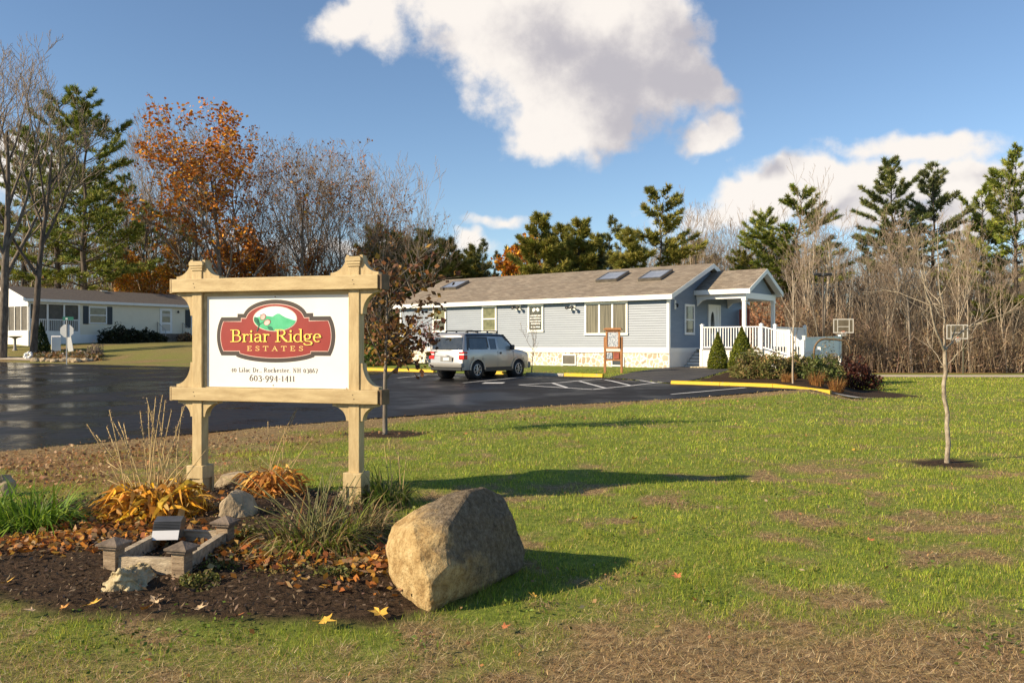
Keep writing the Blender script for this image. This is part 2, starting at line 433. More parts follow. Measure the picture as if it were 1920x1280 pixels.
def bare_patch(x, y):
    """0..1: how far the turf has gone brown"""
    a = fbm(x, y, .55, 3, 5); b = fbm(x, y, 1.9, 11, 4)
    c_ = fbm(x, y, 4.2, 19, 3)
    e_ = .40*a+.34*b+.26*c_
    d = sst(e_, .53, .63)*.6+sst(c_*.6+b*.4, .53, .66)*.55+sst(e_, .44, .56)*.35*(1-sst(y, 5.2, 7.0))
    d = d*(1-.35*sst(y, 9, 14))
    d = d+sst(x, -.5, .7)*(1-sst(y+1.1*(b-.5)+.6*(c_-.5), 4.35, 5.3))*.85            # the worn strip along the bottom right
    d = d+(1-sst(y+1.2*(b-.5)+.8*(c_-.5), 3.7, 4.8))*.55
    de = dpoly(x, y, LOT_NEAR)
    wid = 1.2+1.5*sst(-x, 1.5, 5)
    d = d+(1-sst(de+1.6*(a-.5)*wid, .35*wid, 1.0*wid))*.95
    d = d+sst(-x, 2.5, 4)*sst(y, 8.5, 9.6)*(1-sst(y, 14, 16))*.55*sst(a, .3, .6)
    d = d*(1-.45*sst(y, 26, 36))
    d = d+sst(-x, 9, 13)*sst(y, 44, 50)*.55*(.4+1.2*a)
    return np.clip(d, 0, 1)

def build_ground():
    xs = axis(-420, 420, -1.0, .07, .012); ys = axis(-40, 520, 5.0, .07, .010)
    X, Y = np.meshgrid(xs, ys); Z = ground(X, Y)
    near = 1-sst(np.hypot(X, Y-5), 10, 30)
    Z = Z+near*((fbm(X, Y, .8, 5, 3)-.5)*.05+(fbm(X, Y, 5, 8, 3)-.5)*.022)
    ins = inpoly(X, Y, LOT)|inpoly(X, Y, WALK); de = np.minimum(dpoly(X, Y, LOT, True), dpoly(X, Y, WALK, True))
    Z = Z-np.where(ins, .10*sst(de, .0, .5)+.012, 0)
    inb = inpoly(X, Y, BED); db = dpoly(X, Y, BED, True)
    sd = np.where(inb, db, -db)+(fbm(X, Y, 1.6, 21, 4)-.5)*.55
    mul = sst(sd, -.12, .16)
    Z = Z+mul*(.02+.05*sst(sd, 0, 1.0)+(fbm(X, Y, 9, 31, 3)-.5)*.06)
    inh = inpoly(X, Y, HEDGE_BED); mul2 = inh*1.0
    for (tx, ty, r) in ((5.82, 11.4, .48), (-2.25, 15.1, .75)):
        dd = np.hypot((X-tx), (Y-ty)*1.1)+(fbm(X, Y, 3, 41, 3)-.5)*.35
        mul2 = np.maximum(mul2, 1-sst(dd, r*.75, r*1.05))
    mul = np.maximum(mul, mul2)
    grn = 1-bare_patch(X, Y)
    wood = sst(Y, 70, 76); grn = grn*(1-wood)
    lit = np.clip(wood*.8+sst(-X, 2.2, 4.2)*sst(Y, 8.3, 9.6)*(1-sst(Y, 15, 17))*.7*sst(fbm(X, Y, 1.3, 51), .35, .55), 0, 1)
    ny, nx = X.shape
    I = np.arange(nx*ny).reshape(ny, nx)
    fc = np.stack([I[:-1, :-1], I[:-1, 1:], I[1:, 1:], I[1:, :-1]], -1).reshape(-1, 4)
    V = np.stack([X, Y, Z], -1).reshape(-1, 3)
    o = np_mesh('ground', V, 4, M['ground'], np.stack([grn, lit, mul], -1).reshape(-1, 3), faces=fc, smooth=True)
    tag(o, 'patchy autumn lawn with brown soil and a dark mulch bed', 'ground', kind='structure')
build_ground()

def sheet(name, poly, lift, m, step=1.0, parent=None, base=ground):
    bm = bmesh.new()
    vs = [bm.verts.new((x, y, 0)) for x, y in poly]; bm.faces.new(vs)
    xs = [p[0] for p in poly]; ys = [p[1] for p in poly]
    for ax, lo, hi in ((0, min(xs), max(xs)), (1, min(ys), max(ys))):
        k = math.ceil(lo/step)*step
        while k < hi:
            co = [0, 0, 0]; no = [0, 0, 0]; co[ax] = k; no[ax] = 1
            bmesh.ops.bisect_plane(bm, geom=bm.verts[:]+bm.edges[:]+bm.faces[:], plane_co=co, plane_no=no, dist=1e-5)
            k += step
    for v in bm.verts: v.co.z = float(base(v.co.x, v.co.y))+lift
    bmesh.ops.recalc_face_normals(bm, faces=bm.faces[:])
    if sum(f.normal.z for f in bm.faces) < 0: bmesh.ops.reverse_faces(bm, faces=bm.faces[:])
    me = bpy.data.meshes.new(name); bm.to_mesh(me); bm.free(); me.materials.append(m)
    return link(name, me, parent)

lot = sheet('parking_lot', LOT, .010, M['asphalt'], 1.5)
tag(lot, 'dark wet asphalt parking lot and road', 'parking lot', kind='structure')
o = sheet('walkway', WALK, .018, M['asphalt_dry'], 1.0)
tag(o, 'short dark asphalt walkway up to the porch steps', 'walkway', kind='structure')
o = sheet('gravel_path', COURT_PATH, .03, M['path'], 2.0)
tag(o, 'pale gravel path along the far edge of the lawn', 'path', kind='structure')
o = sheet('driveway', [(-33, 54.2), (-27.6, 52.6), (-27.2, 53.5), (-33, 55.6)], .03, M['path'], .8)
tag(o, 'pale concrete drive apron at the far left road edge', 'driveway', kind='structure')

def lot_pt(px, py):
    """where the ray of a photo pixel meets the parking lot"""
    Z = 30.0
    for _ in range(30):
        x = (px-960)/F*Z; Z = (CAMZ-gz(x, Z))*F/(py-HY)
    return (px-960)/F*Z, Z
def line(name, pts, w=.10):
    P = [lot_pt(*p) for p in pts]
    mb = MB()
    for (x0, y0), (x1, y1) in zip(P[:-1], P[1:]):
        d = Vector((x1-x0, y1-y0)); L = d.length; d.normalize(); nrm = Vector((-d.y, d.x))*w/2
        k = max(1, int(L/.5)); prev = None
        for i in range(k+1):
            c = Vector((x0, y0))+d*(L*i/k)
            a, b = c+nrm, c-nrm
            cur = ((a.x, a.y, gz(a.x, a.y)+.018), (b.x, b.y, gz(b.x, b.y)+.018))
            if prev: mb.add([prev[0], prev[1], cur[1], cur[0]], [(0, 1, 2, 3)])
            prev = cur
    return mb.build(name, M['line_paint'], lot)
for seg in ([(972, 722), (1048, 718), (1130, 711.5)], [(975, 722.6), (1111, 730.8)], [(1111, 730.8), (1180, 724), (1253, 716.3)],
            [(1036, 718.8), (1063, 727.4)], [(1087, 715.4), (1134, 728)], [(1134, 712.5), (1183, 723.6)], [(1194, 712.6), (1229, 718.4)]):
    line('hatched_marking', seg, .12)
line('bay_line', [(1258, 740), (1398, 727.5)]); line('bay_line', [(868, 718.5), (925, 713)]); line('bay_line', [(925, 713), (1010, 706)])
line('bay_line', [(745, 709), (800, 704)])
line('painted_symbol', [(906, 718.6), (945, 718.4)], .55)

def kerb(px0, px1, q_line, label, colour='yellow_paint', h=.14, w=.17, joints=0):
    """kerb blocks along a line parallel to the building front; q_line = point on it"""
    def s_of(px):
        u = (px-960)/F
        return (u*q_line[1]-q_line[0])/(HR[0]-u*HR[1])
    s0, s1 = s_of(px0), s_of(px1); n = max(2, int(abs(s1-s0)/1.8)+1)
    mb = MB(); prev = None
    root = (q_line[0]+HR[0]*(s0+s1)/2, q_line[1]+HR[1]*(s0+s1)/2)
    secs = []
    for i in range(n):
        a, b = s0+(s1-s0)*i/n+.006, s0+(s1-s0)*(i+1)/n-.006
        vs = []
        for s in (a, b):
            x, y = q_line[0]+HR[0]*s, q_line[1]+HR[1]*s; z = gz(x, y)
            for off, dz in ((0, -.1), (.02, h-.02), (.05, h), (w, h), (w, -.1)):
                px_, py_ = x+HB[0]*off, y+HB[1]*off
                vs.append((px_-root[0], py_-root[1], z+dz))
        mb.add(vs, [(0, 1, 6, 5), (1, 2, 7, 6), (2, 3, 8, 7), (3, 4, 9, 8), (0, 4, 3, 2, 1), (5, 6, 7, 8, 9)])
    o = mb.build('parking_kerb', M[colour]); o.location = (root[0], root[1], 0)
    return tag(o, label, 'kerb')
K1 = (3.5, 33.4); K2 = (5.25, 28.6)
kerb(1057, 1129, K1, 'short yellow kerb in front of the wooden notice board')
kerb(985, 1056, K1, 'bare grey kerb between the silver car and the yellow kerb end', 'concrete', .12)
kerb(895, 962, K1, 'yellow kerb seen beneath the parked silver car')
kerb(640, 812, K1, 'yellow kerb along the grass left of the silver car')
kerb(1257, 1556, K2, 'long yellow kerb along the shrub bed at the lot end', h=.115)
o = sheet('kerb_backing', [(9.5, 25.5), (9.9, 25.2), (10.9, 25.6), (10.2, 26.0)], .05, M['concrete'], .6); tag(o, kind='structure')

# ------------------------------------------------------------------ lettering: pen strokes with thick stems and thin serifs
def arc(cx, cy, rx, ry, a0, a1, n=14):
    return [(cx+rx*math.cos(R(a0+(a1-a0)*i/n)), cy+ry*math.sin(R(a0+(a1-a0)*i/n))) for i in range(n+1)]
def sf(x, y, w=.26): return ('s', [(x-w/2, y), (x+w/2, y)])
def st(x, y0, y1): return ('t', [(x, y0), (x, y1)])
XH = .64
GLYPH = {
 'B': (.74, [st(.19, 0, 1), sf(.15, .02, .3), sf(.15, .98, .3), ('p', [(.19, .98), (.36, .98)]+arc(.38, .76, .2, .22, 90, -90)+[(.19, .54)]), ('p', [(.36, .54)]+arc(.40, .28, .26, .26, 90, -90)+[(.19, .02)])]),
 'R': (.84, [st(.19, 0, 1), sf(.19, .02, .34), sf(.15, .98, .3), ('p', [(.19, .98), (.38, .98)]+arc(.40, .745, .22, .235, 90, -90)+[(.19, .51)]), ('t', [(.40, .5), (.62, .17), (.76, .04)]), ('s', [(.72, .03), (.88, .01)])]),
 'r': (.46, [st(.17, 0, XH), sf(.17, .02), sf(.11, XH-.02, .16), ('p', [(.17, .42), (.24, .56), (.34, .62), (.42, .60)]), ('t', [(.40, .52), (.41, .62)])]),
 'i': (.32, [st(.16, 0, XH), sf(.16, .02), sf(.11, XH-.02, .16), ('d', [(.16, .86)])]),
 'l': (.32, [st(.16, 0, 1.03), sf(.16, .02), sf(.11, 1.01, .16)]),
 'a': (.54, [('p', arc(.25, .48, .17, .15, 165, 0)+[(.42, .46)]), st(.42, .06, .5), ('p', [(.42, .06), (.48, .02), (.54, .05)]), ('p', [(.42, .38), (.28, .36)]+arc(.22, .18, .14, .17, 90, 270)+[(.30, .03), (.42, .14)])]),
 'd': (.62, [('p', arc(.28, .31, .22, .31, 60, 300)), st(.47, .02, 1.03), sf(.42, 1.01, .16), ('s', [(.40, .56), (.47, .50)]), ('s', [(.38, .05), (.47, .12)]), sf(.53, .02, .16)]),
 'g': (.58, [('p', arc(.25, .42, .17, .20, 0, 360, 22)), ('s', [(.38, .56), (.46, .63), (.56, .61)]), ('p', [(.16, .25), (.10, .17), (.14, .09), (.26, .06), (.40, .05)]+arc(.36, -.10, .16, .14, 80, -60)+arc(.26, -.12, .20, .13, -70, -190))]),
 'e': (.54, [('s', [(.08, .36), (.46, .36)]), ('p', [(.46, .36)]+arc(.28, .32, .2, .31, 10, 310, 20))]),
 'c': (.50, [('p', arc(.28, .32, .2, .31, 45, 315, 18)), ('t', [(.43, .48), (.43, .58)])]),
 'o': (.58, [('p', arc(.29, .32, .22, .31, 0, 360, 24))]),
 's': (.46, [('p', [(.38, .52), (.28, .62), (.14, .58), (.10, .46), (.22, .36), (.34, .26), (.36, .12), (.24, .02), (.10, .08)]), ('s', [(.38, .48), (.38, .62)]), ('s', [(.09, .02), (.09, .18)])]),
 't': (.40, [('t', [(.18, .84), (.18, .1)]), ('p', [(.18, .1), (.22, .02), (.30, .02), (.36, .08)]), ('s', [(.04, XH-.02), (.34, XH-.02)])]),
 'h': (.66, [st(.17, 0, 1.03), sf(.17, .02), sf(.12, 1.01, .16), ('p', [(.17, .45), (.28, .6), (.40, .60), (.48, .48)]), st(.48, 0, .48), sf(.48, .02)]),
 'E': (.68, [st(.19, 0, 1), ('s', [(.05, .98), (.58, .98)]), ('s', [(.05, .02), (.60, .02)]), ('s', [(.19, .51), (.46, .51)]), ('t', [(.57, .82), (.57, 1)]), ('t', [(.60, 0), (.60, .2)]), ('s', [(.46, .42), (.46, .6)])]),
 'S': (.60, [('p', [(.50, .82), (.40, .97), (.24, .98), (.12, .86), (.12, .70), (.28, .56), (.44, .44), (.52, .28), (.46, .08), (.28, .01), (.10, .12)]), ('s', [(.51, .74), (.51, 1)]), ('s', [(.09, 0), (.09, .26)])]),
 'T': (.70, [st(.35, 0, 1), sf(.35, .02, .3), ('s', [(.04, .97), (.66, .97)]), ('t', [(.05, .80), (.05, .98)]), ('t', [(.65, .80), (.65, .98)])]),
 'A': (.80, [('s', [(.14, .02), (.40, 1)]), ('t', [(.38, 1), (.66, 0)]), ('s', [(.22, .34), (.56, .34)]), sf(.13, .02, .24), sf(.67, .02, .26)]),
 'L': (.64, [st(.19, 0, 1), sf(.19, .98, .32), ('s', [(.05, .02), (.56, .02)]), ('t', [(.56, 0), (.58, .22)])]),
 'D': (.82, [st(.19, 0, 1), ('s', [(.05, .98), (.34, .98)]), ('s', [(.05, .02), (.34, .02)]), ('p', [(.19, .98), (.34, .98)]+arc(.36, .5, .36, .48, 90, -90)+[(.19, .02)])]),
 'N': (.86, [('s', [(.19, 0), (.19, 1)]), ('t', [(.17, 1), (.69, 0)]), ('s', [(.69, 0), (.69, 1)]), sf(.17, .02, .26), sf(.12, .98, .2), sf(.69, .98, .28)]),
 'H': (.88, [st(.19, 0, 1), st(.68, 0, 1), ('s', [(.19, .51), (.68, .51)]), sf(.19, .02, .3), sf(.19, .98, .3), sf(.68, .02, .3), sf(.68, .98, .3)]),
 '0': (.60, [('p', arc(.29, .42, .22, .41, 0, 360, 24))]), '1': (.40, [st(.2, 0, .84), sf(.2, .02), ('s', [(.08, .72), (.2, .84)])]),
 '3': (.54, [('p', [(.08, .74), (.18, .84)]+arc(.26, .66, .18, .18, 80, -90)+arc(.26, .18, .22, .28, 90, -90)+[(.12, 0), (.06, .06)])]),
 '4': (.60, [('s', [(.54, .22), (.04, .22), (.42, .86)]), st(.42, -.12, .86)]), '6': (.58, [('p', [(.44, 1.0), (.24, .80), (.10, .46)]+arc(.29, .29, .21, .28, 160, 510, 24))]),
 '7': (.54, [('s', [(.06, .82), (.50, .82)]), ('t', [(.50, .82), (.20, -.12)]), ('s', [(.06, .68), (.06, .84)])]),
 '8': (.56, [('p', arc(.28, .24, .21, .24, 0, 360, 20)), ('p', arc(.28, .68, .17, .20, 0, 360, 20))]),
 '9': (.58, [('p', arc(.29, .54, .21, .28, -20, 330, 24)+[(.46, .30), (.34, .02), (.14, -.16)])]),
 '.': (.24, [('d', [(.12, .05)])]), ',': (.24, [('d', [(.12, .05)]), ('s', [(.15, .05), (.09, -.12)])]), '-': (.36, [('s', [(.06, .34), (.30, .34)])]), ' ': (.34, []),
}
def text_mesh(mb, text, x0, x1, z0, cap, y, thick=.15, thin=.055, track=.0, zslope=0.0):
    """letters on the plane y, between x0 and x1, baseline z0, capitals 'cap' high"""
    adv = sum(GLYPH[c][0]+track for c in text)-track
    sx = (x1-x0)/adv; X = x0; k = 0
    for c in text:
        w, strokes = GLYPH[c]
        for kind, pts in strokes:
            k += 1; yy = y-.00012*(k % 9)
            if kind == 'd':
                cx, cz = pts[0]; r = thick*.62
                mb.add([(X+(cx)*sx+r*cap*math.cos(t*math.pi/5), yy, z0+cz*cap+r*cap*math.sin(t*math.pi/5)) for t in range(10)], [list(range(10))]); continue
            P = [Vector((X+p[0]*sx, z0+p[1]*cap+zslope*(X-x0))) for p in pts]; L, Rr = [], []
            for i, p in enumerate(P):
                d = P[min(i+1, len(P)-1)]-P[max(i-1, 0)]
                d.normalize(); nrm = Vector((-d.y, d.x))
                wd = thick if kind == 't' else (thin if kind == 's' else thin+(thick-thin)*abs(d.y)**1.5)
                if kind == 's' and abs(d.y) > .9: wd = thin*1.1
                L.append(p+nrm*wd*cap/2); Rr.append(p-nrm*wd*cap/2)
            n = len(P)
            mb.add([(q.x, yy, q.y) for q in L]+[(q.x, yy, q.y) for q in Rr], [(i, i+1, n+i+1, n+i) for i in range(n-1)])  # thin sheet added as the painted sun reflection on the housing's lower face
        X += (w+track)*sx

def inset(poly, d):
    n = len(poly); out = []
    for i in range(n):
        a, b, c = Vector(poly[i-1]), Vector(poly[i]), Vector(poly[(i+1) % n])
        e1 = (b-a).normalized(); e2 = (c-b).normalized()
        n1 = Vector((-e1.y, e1.x)); n2 = Vector((-e2.y, e2.x)); m = (n1+n2)
        k = 1+n1.dot(n2)
        out.append(tuple(b+m*(d/max(k, .35))))
    return out

# ------------------------------------------------------------------ the wooden entrance sign
SGL = (-3.25, 8.9); SGR = (-1.533, 8.4); SW = 1.79
sign = empty('estate_sign', (SGL[0], SGL[1], gz(*SGL)), math.atan2(SGR[1]-SGL[1], SGR[0]-SGL[0]),
             'large wooden sign with a white Briar Ridge Estates panel between two tan posts', 'sign')
HWP = .058
for s in (0, SW):
    mb = MB(); mb.box(s-HWP, s+HWP, -HWP, HWP, .0, 2.43, b=.006)
    p = mb.build('post', M['sign_wood_v'], sign)
    mb = MB(); mb.box(s-.075, s+.075, -.075, .075, 2.372, 2.40, b=.004); mb.box(s-.068, s+.068, -.068, .068, 2.352, 2.372)
    mb.prism([(s-.082, 2.40), (s+.082, 2.40), (s+.082, 2.43), (s+.07, 2.445), (s-.07, 2.445), (s-.082, 2.43)], 'y', -.082, .082)
    mb.build('post_cap', M['sign_wood'], p)
    mb = MB(); w = .098
    mb.box(s-w, s+w, -w, w, .20, .335, b=.006)
    for a in (-1, 1):
        for c in (-1, 1):
            x0, x1 = sorted((s+a*w, s+a*(w-.035))); y0, y1 = sorted((c*w, c*(w-.035))); mb.box(x0, x1, y0, y1, -.25, .20)
    mb.box(s-w+.02, s+w-.02, -w+.02, w-.02, -.25, .1995)
    mb.build('post_base', M['sign_wood_v'], p)
def rail(z0, z1, back):
    mb = MB(); y0, y1 = (-.102, -.0585) if not back else (.0585, .102)
    mb.box(-.275, SW+.275, y0, y1, z0, z1, mi=0, b=.005)
    for x in (-.277, SW+.277): mb.box(x-.0015, x+.0015, y0+.005, y1-.005, z0+.005, z1-.005, mi=1 if back or x > 0 else 0)  # right and rear ends take the brown with shade in its colour
    o = mb.build('rail', [M['sign_wood'], M['shade_brown']], sign)
    if not back:
        for x in (-.01, SW+.01):
            for dx, dz in ((0, .02), (.012, -.02)):
                nb = MB(); nb.lathe([(.006, -.1035), (.006, -.1015)], (x+dx, 0, (z0+z1)/2+dz), 8, axis='y'); nb.build('nail', M['nail'], o)
for b in (False, True): rail(2.125, 2.262, b); rail(1.008, 1.142, b)
for z0, z1 in ((2.125, 2.262), (1.008, 1.142)):
    for x0, x1 in ((-.312, -.279), (SW+.279, SW+.312)):
        mb = MB(); mb.box(x0, x1, -.085, .095, z0-.006, z1+.006, mi=0 if x0 < 0 else 1, b=.004)  # right block is dark all over: its shaded side put into the colour
        if x0 < 0: mb.box(x0+.014, x0+.022, -.0865, -.0855, z0, z1, mi=1); mb.box(x0+.040, x0+.046, -.0865, -.0855, z0, z1, mi=1)  # dark strips paint the shade of gaps on the left block
        mb.build('rail_end', [M['sign_wood'], M['shade_brown']], sign)
def bracket(s, z, dx, dz, wd=.215, ht=.21):
    """concave bracket in the corner between post and rail"""
    pts = [(s, z), (s+dx*wd, z), (s+dx*wd, z+dz*.03)]
    for i in range(13):
        t = i/12*math.pi/2
        pts.append((s+dx*(.03+(wd-.03)*(1-math.sin(t))), z+dz*(.03+(ht-.03)*(1-math.cos(t)))))
    pts += [(s+dx*.03, z+dz*ht), (s, z+dz*ht)]
    mb = MB(); mb.prism(pts, 'y', -.045, .045); mb.build('bracket', M['sign_wood_v'], sign)
for s, o_ in ((0, -1), (SW, 1)):
    for dx in (-1, 1): bracket(s+dx*HWP, 2.262, dx, 1, .20, .20)
    bracket(s+o_*HWP, 2.125, o_, -1, .20, .24); bracket(s+o_*HWP, 1.142, o_, 1, .20, .26)
    for dx in (-1, 1): bracket(s+dx*HWP, 1.008, dx, -1, .18, .17)
mb = MB()
mb.box(.0585, SW-.0585, -.030, .030, 2.085, 2.125); mb.box(.0585, SW-.0585, -.030, .030, 1.142, 1.150)
mb.box(.0585, .085, -.030, .030, 1.150, 2.085); mb.box(SW-.070, SW-.0585, -.030, .030, 1.150, 2.085)
mb.build('panel_trim', M['sign_wood'], sign)
PX0, PX1, PZ0, PZ1, PY = .085, SW-.070, 1.150, 2.085, -.008
mb = MB(); mb.box(PX0, PX1, PY, .012, PZ0, PZ1); board = mb.build('sign_panel', M['panel_white'], sign)
def px_(x): return PX0+(x-62)/(1795-62)*(PX1-PX0)
def pz_(y, x=910): return PZ1-.004-(y-55-(x-910)*.012)/(1200-50)*(PZ1-PZ0)
def flat(name, pts, y, m, parent, conv=True):
    mb = MB(); P = [(px_(a), pz_(b)) for a, b in pts] if conv else pts
    mb.prism(P, 'y', y, y+.0009); return mb.build(name, m, parent)
def half(pts): return pts+[(1820-x, y) for x, y in pts[::-1]]
def larc(cx, cy, rx, ry, a0, a1, n=14): return [(cx+rx*math.cos(R(a0+(a1-a0)*i/n)), cy-ry*math.sin(R(a0+(a1-a0)*i/n))) for i in range(n+1)]
# left halves, from the top centre round to the bottom centre
outer = [(x, y) for x, y in larc(910, 330, 392, 225, 90, 167, 14)]+[(450, 277), (450, 319), (258, 319)]+[(x, y) for x, y in larc(372, 560, 182, 330, 133, 224, 14)]+[(247, 803), (434, 803)]+larc(910, 735, 560, 153, 212, 270, 12)
outer = half(outer)
P_out = [(px_(a), pz_(b)) for a, b in outer]
em = flat('emblem', P_out, PY-.0012, M['logo_dark'], board, False)
P_pink = inset(P_out, .042); P_red = inset(P_out, .0485)
flat('emblem_border', P_pink, PY-.0024, M['logo_pink'], em, False)
flat('emblem_field', P_red, PY-.0036, M['logo_red'], em, False)
flat('emblem_oval', larc(913, 345, 268, 158, 0, 354, 40), PY-.0048, M['logo_pink'], em)
flat('emblem_sky', larc(913, 345, 259, 150, 0, 354, 40), PY-.0058, M['logo_sky'], em)
hill = [(660, 330), (730, 316), (800, 305), (850, 312), (885, 318), (915, 296), (945, 281), (970, 282), (1000, 304), (1045, 330), (1100, 350), (1166, 372)]+larc(913, 345, 258, 149, -12, -180, 22)
flat('emblem_hill', hill, PY-.0068, M['logo_green'], em)
def blob(cx, cy, rx, ry, rot, n=18, sharp=0):
    out = []
    for i in range(n):
        t = 2*math.pi*i/n; r = 1-sharp*abs(math.sin(t))**.6*.0
        x, y = rx*math.cos(t), ry*math.sin(t)*(1-sharp*math.cos(t)**2)
        out.append((cx+x*math.cos(R(rot))-y*math.sin(R(rot)), cy+x*math.sin(R(rot))+y*math.cos(R(rot))))
    return out
for a in ((692, 362, 52, 30, 60), (712, 396, 46, 20, 75), (860, 462, 44, 24, 35)): flat('emblem_leaf', blob(*a, sharp=.6), PY-.0077, M['logo_leaf'], em)
for a in ([(690, 498), (700, 496), (730, 420), (800, 372), (796, 366), (722, 412)], [(735, 290), (742, 290), (752, 330), (744, 330)]): flat('emblem_stem', a, PY-.0077, M['logo_leaf'], em)
for a in ((771, 320, 42, 33, -60), (821, 388, 46, 36, -35)):
    flat('emblem_bud', blob(*a), PY-.0086, M['logo_budring'], em)
    flat('emblem_bud', blob(a[0], a[1]+3, a[2]*.82, a[3]*.82, a[4]), PY-.0095, M['logo_bud'], em)
mb = MB(); text_mesh(mb, 'Briar Ridge', px_(366), px_(1474), pz_(632), (154/1150)*(PZ1-PZ0), PY-.0105, .155, .06)
mb.build('lettering', M['logo_yellow'], em, fix=False)
mb = MB(); text_mesh(mb, 'ESTATES', px_(566), px_(1258), pz_(742), (57/1150)*(PZ1-PZ0), PY-.0050, .20, .10, .36)
mb.build('lettering', M['logo_gold'], em, fix=False)
mb = MB(); text_mesh(mb, '40 Lilac Dr., Rochester, NH 03867', px_(368), px_(1424), pz_(1010), (54/1150)*(PZ1-PZ0), PY-.0022, .14, .065, .10)
mb.build('lettering', M['ink'], board, fix=False); mb = MB()
text_mesh(mb, '603-994-1411', px_(598), px_(1154), pz_(1120), (78/1150)*(PZ1-PZ0), PY-.0022, .15, .07, .07)
mb.build('lettering', M['ink'], board, fix=False)
for x, y in ((915, 70), (1785, 78), (890, 1172), (1762, 1195)):
    mb = MB(); mb.lathe([(.006, -.004), (.006, 0)], (px_(x), PY, pz_(y)), 10, axis='y'); mb.build('screw', M['nail'], board)

# ------------------------------------------------------------------ the blue single-storey building (local x runs right along the front, y goes back)
HZ = .46
house = empty('office_building', (HA[0], HA[1], HZ), math.atan2(HR[1], HR[0]), 'long slate blue single-storey office with tan shingle roof and white porch', 'building')
HL, HW, WT = 17.3, 8.2, 3.20           # length, depth, wall top (local z)
B0, B1 = .68, .914                      # white band
RZ = 4.88
def fx(px):                              # local x on the front wall for a photo column
    u = (px-960)/F; return -(HA[0]-u*HA[1])/(.787+u*.617)
def fz(py, x):                           # local z on the front wall
    return hgt(py, HA[1]-.617*x)-HZ
def ty(px):                              # local y on the gable wall
    u = (px-960)/F; return (HA[1]*u-HA[0])/(.617-.787*u)
def tz(py, y): return hgt(py, HA[1]+.787*y)-HZ
mb = MB()
n = 20; dh = (WT-B1)/n
for i in range(n):
    z0 = B1+i*dh; z1 = z0+dh
    mb.add([(-HL, -.036, z0), (0, -.036, z0), (0, -.004, z1), (-HL, -.004, z1)], [(0, 1, 2, 3)])
    mb.add([(-HL, -.004, z0), (0, -.004, z0), (0, -.036, z0), (-HL, -.036, z0)], [(0, 1, 2, 3)])
mb.add([(-HL, 0, B1), (-HL, HW, B1), (-HL, HW, WT), (-HL, HW/2, RZ-.12), (-HL, 0, WT)], [(0, 1, 2, 3, 4)])
mb.add([(-HL, HW, 0), (0, HW, 0), (0, HW, WT), (-HL, HW, WT)], [(0, 1, 2, 3)])
wall = mb.build('front_wall', M['siding'], house, fix=False)
mb = MB(); n = 36; dh = .1143
def roof_z(y, off=0): return WT+.10+(RZ-WT-.10)*(1-abs(y-HW/2)/(HW/2))-off
for i in range(n):
    z0 = B1+i*dh; z1 = z0+dh
    def span(z):
        if z <= WT+.02: return 0, HW
        k = (z-WT-.02)/(RZ-WT-.14)*HW/2
        return k, HW-k
    a0, b0 = span(z0); a1, b1 = span(z1)
    if a0 >= HW/2 or a1 >= HW/2: break
    mb.add([(.030, a0, z0), (.030, b0, z0), (.004, b1, z1), (.004, a1, z1)], [(0, 1, 2, 3)])
    mb.add([(.004, a0, z0), (.004, b0, z0), (.030, b0, z0), (.030, a0, z0)], [(0, 1, 2, 3)])
mb.build('gable_wall', M['siding'], house, fix=False)
mb = MB(); mb.box(-HL, -.001, 0, HW-.01, -.3, B0+.01); mb.build('stone_skirting', M['stone'], house)
mb = MB(); mb.box(-HL-.02, .044, -.05, -.002, B0, B1); mb.box(.002, .042, -.0015, HW, B0, B1)
mb.box(.003, .022, 0, HW, -.3, B0); mb.box(-HL-.02, -HL+.10, -.054, -.002, B1, WT); mb.box(-.085, .046, -.056, -.003, B1, WT); mb.box(.004, .048, -.002, .09, B1, WT)
mb.build('wall_trim', M['trim'], house)
# roof: two slopes with thickness, eaves overhanging
OV, OG = .30, .30
sl = (RZ-WT-.10)/(HW/2)
mb = MB()
ez = WT+.10-OV*sl
TH = .10
mb.prism([(-OV, ez+.18), (HW/2, RZ+.18), (HW+OV, ez+.18), (HW+OV, ez+.10), (HW/2, RZ+.10), (-OV, ez+.10)], 'x', -HL-OG, OG)
roof = mb.build('roof', M['shingle'], house)
mb = MB()
mb.box(-HL-OG, OG, -OV-.028, -OV+.005, ez-.06, ez+.165)                     # fascia
mb.prism([(-OV+.005, ez-.045), (0, ez-.045), (0, ez-.02), (-OV+.005, ez-.02)], 'x', -HL-OG, OG)
for x0, x1 in ((OG-.004, OG+.024), (-HL-OG-.024, -HL-OG+.004)):               # rake boards
    mb.prism([(-OV-.028, ez-.06), (-OV-.028, ez+.165), (HW/2, RZ+.165), (HW+OV, ez+.165), (HW+OV, ez-.06), (HW/2, RZ-.06)], 'x', x0, x1)
mb.prism([(-OV, ez-.01), (HW/2, RZ-.01), (HW+OV, ez-.01), (HW+OV, ez+.02), (HW/2, RZ+.02), (-OV, ez+.02)], 'x', .02, OG-.006)
mb.build('fascia', M['trim'], roof)
def slope_pt(x, y): return (x, y, ez+.18+(y+OV)*sl)
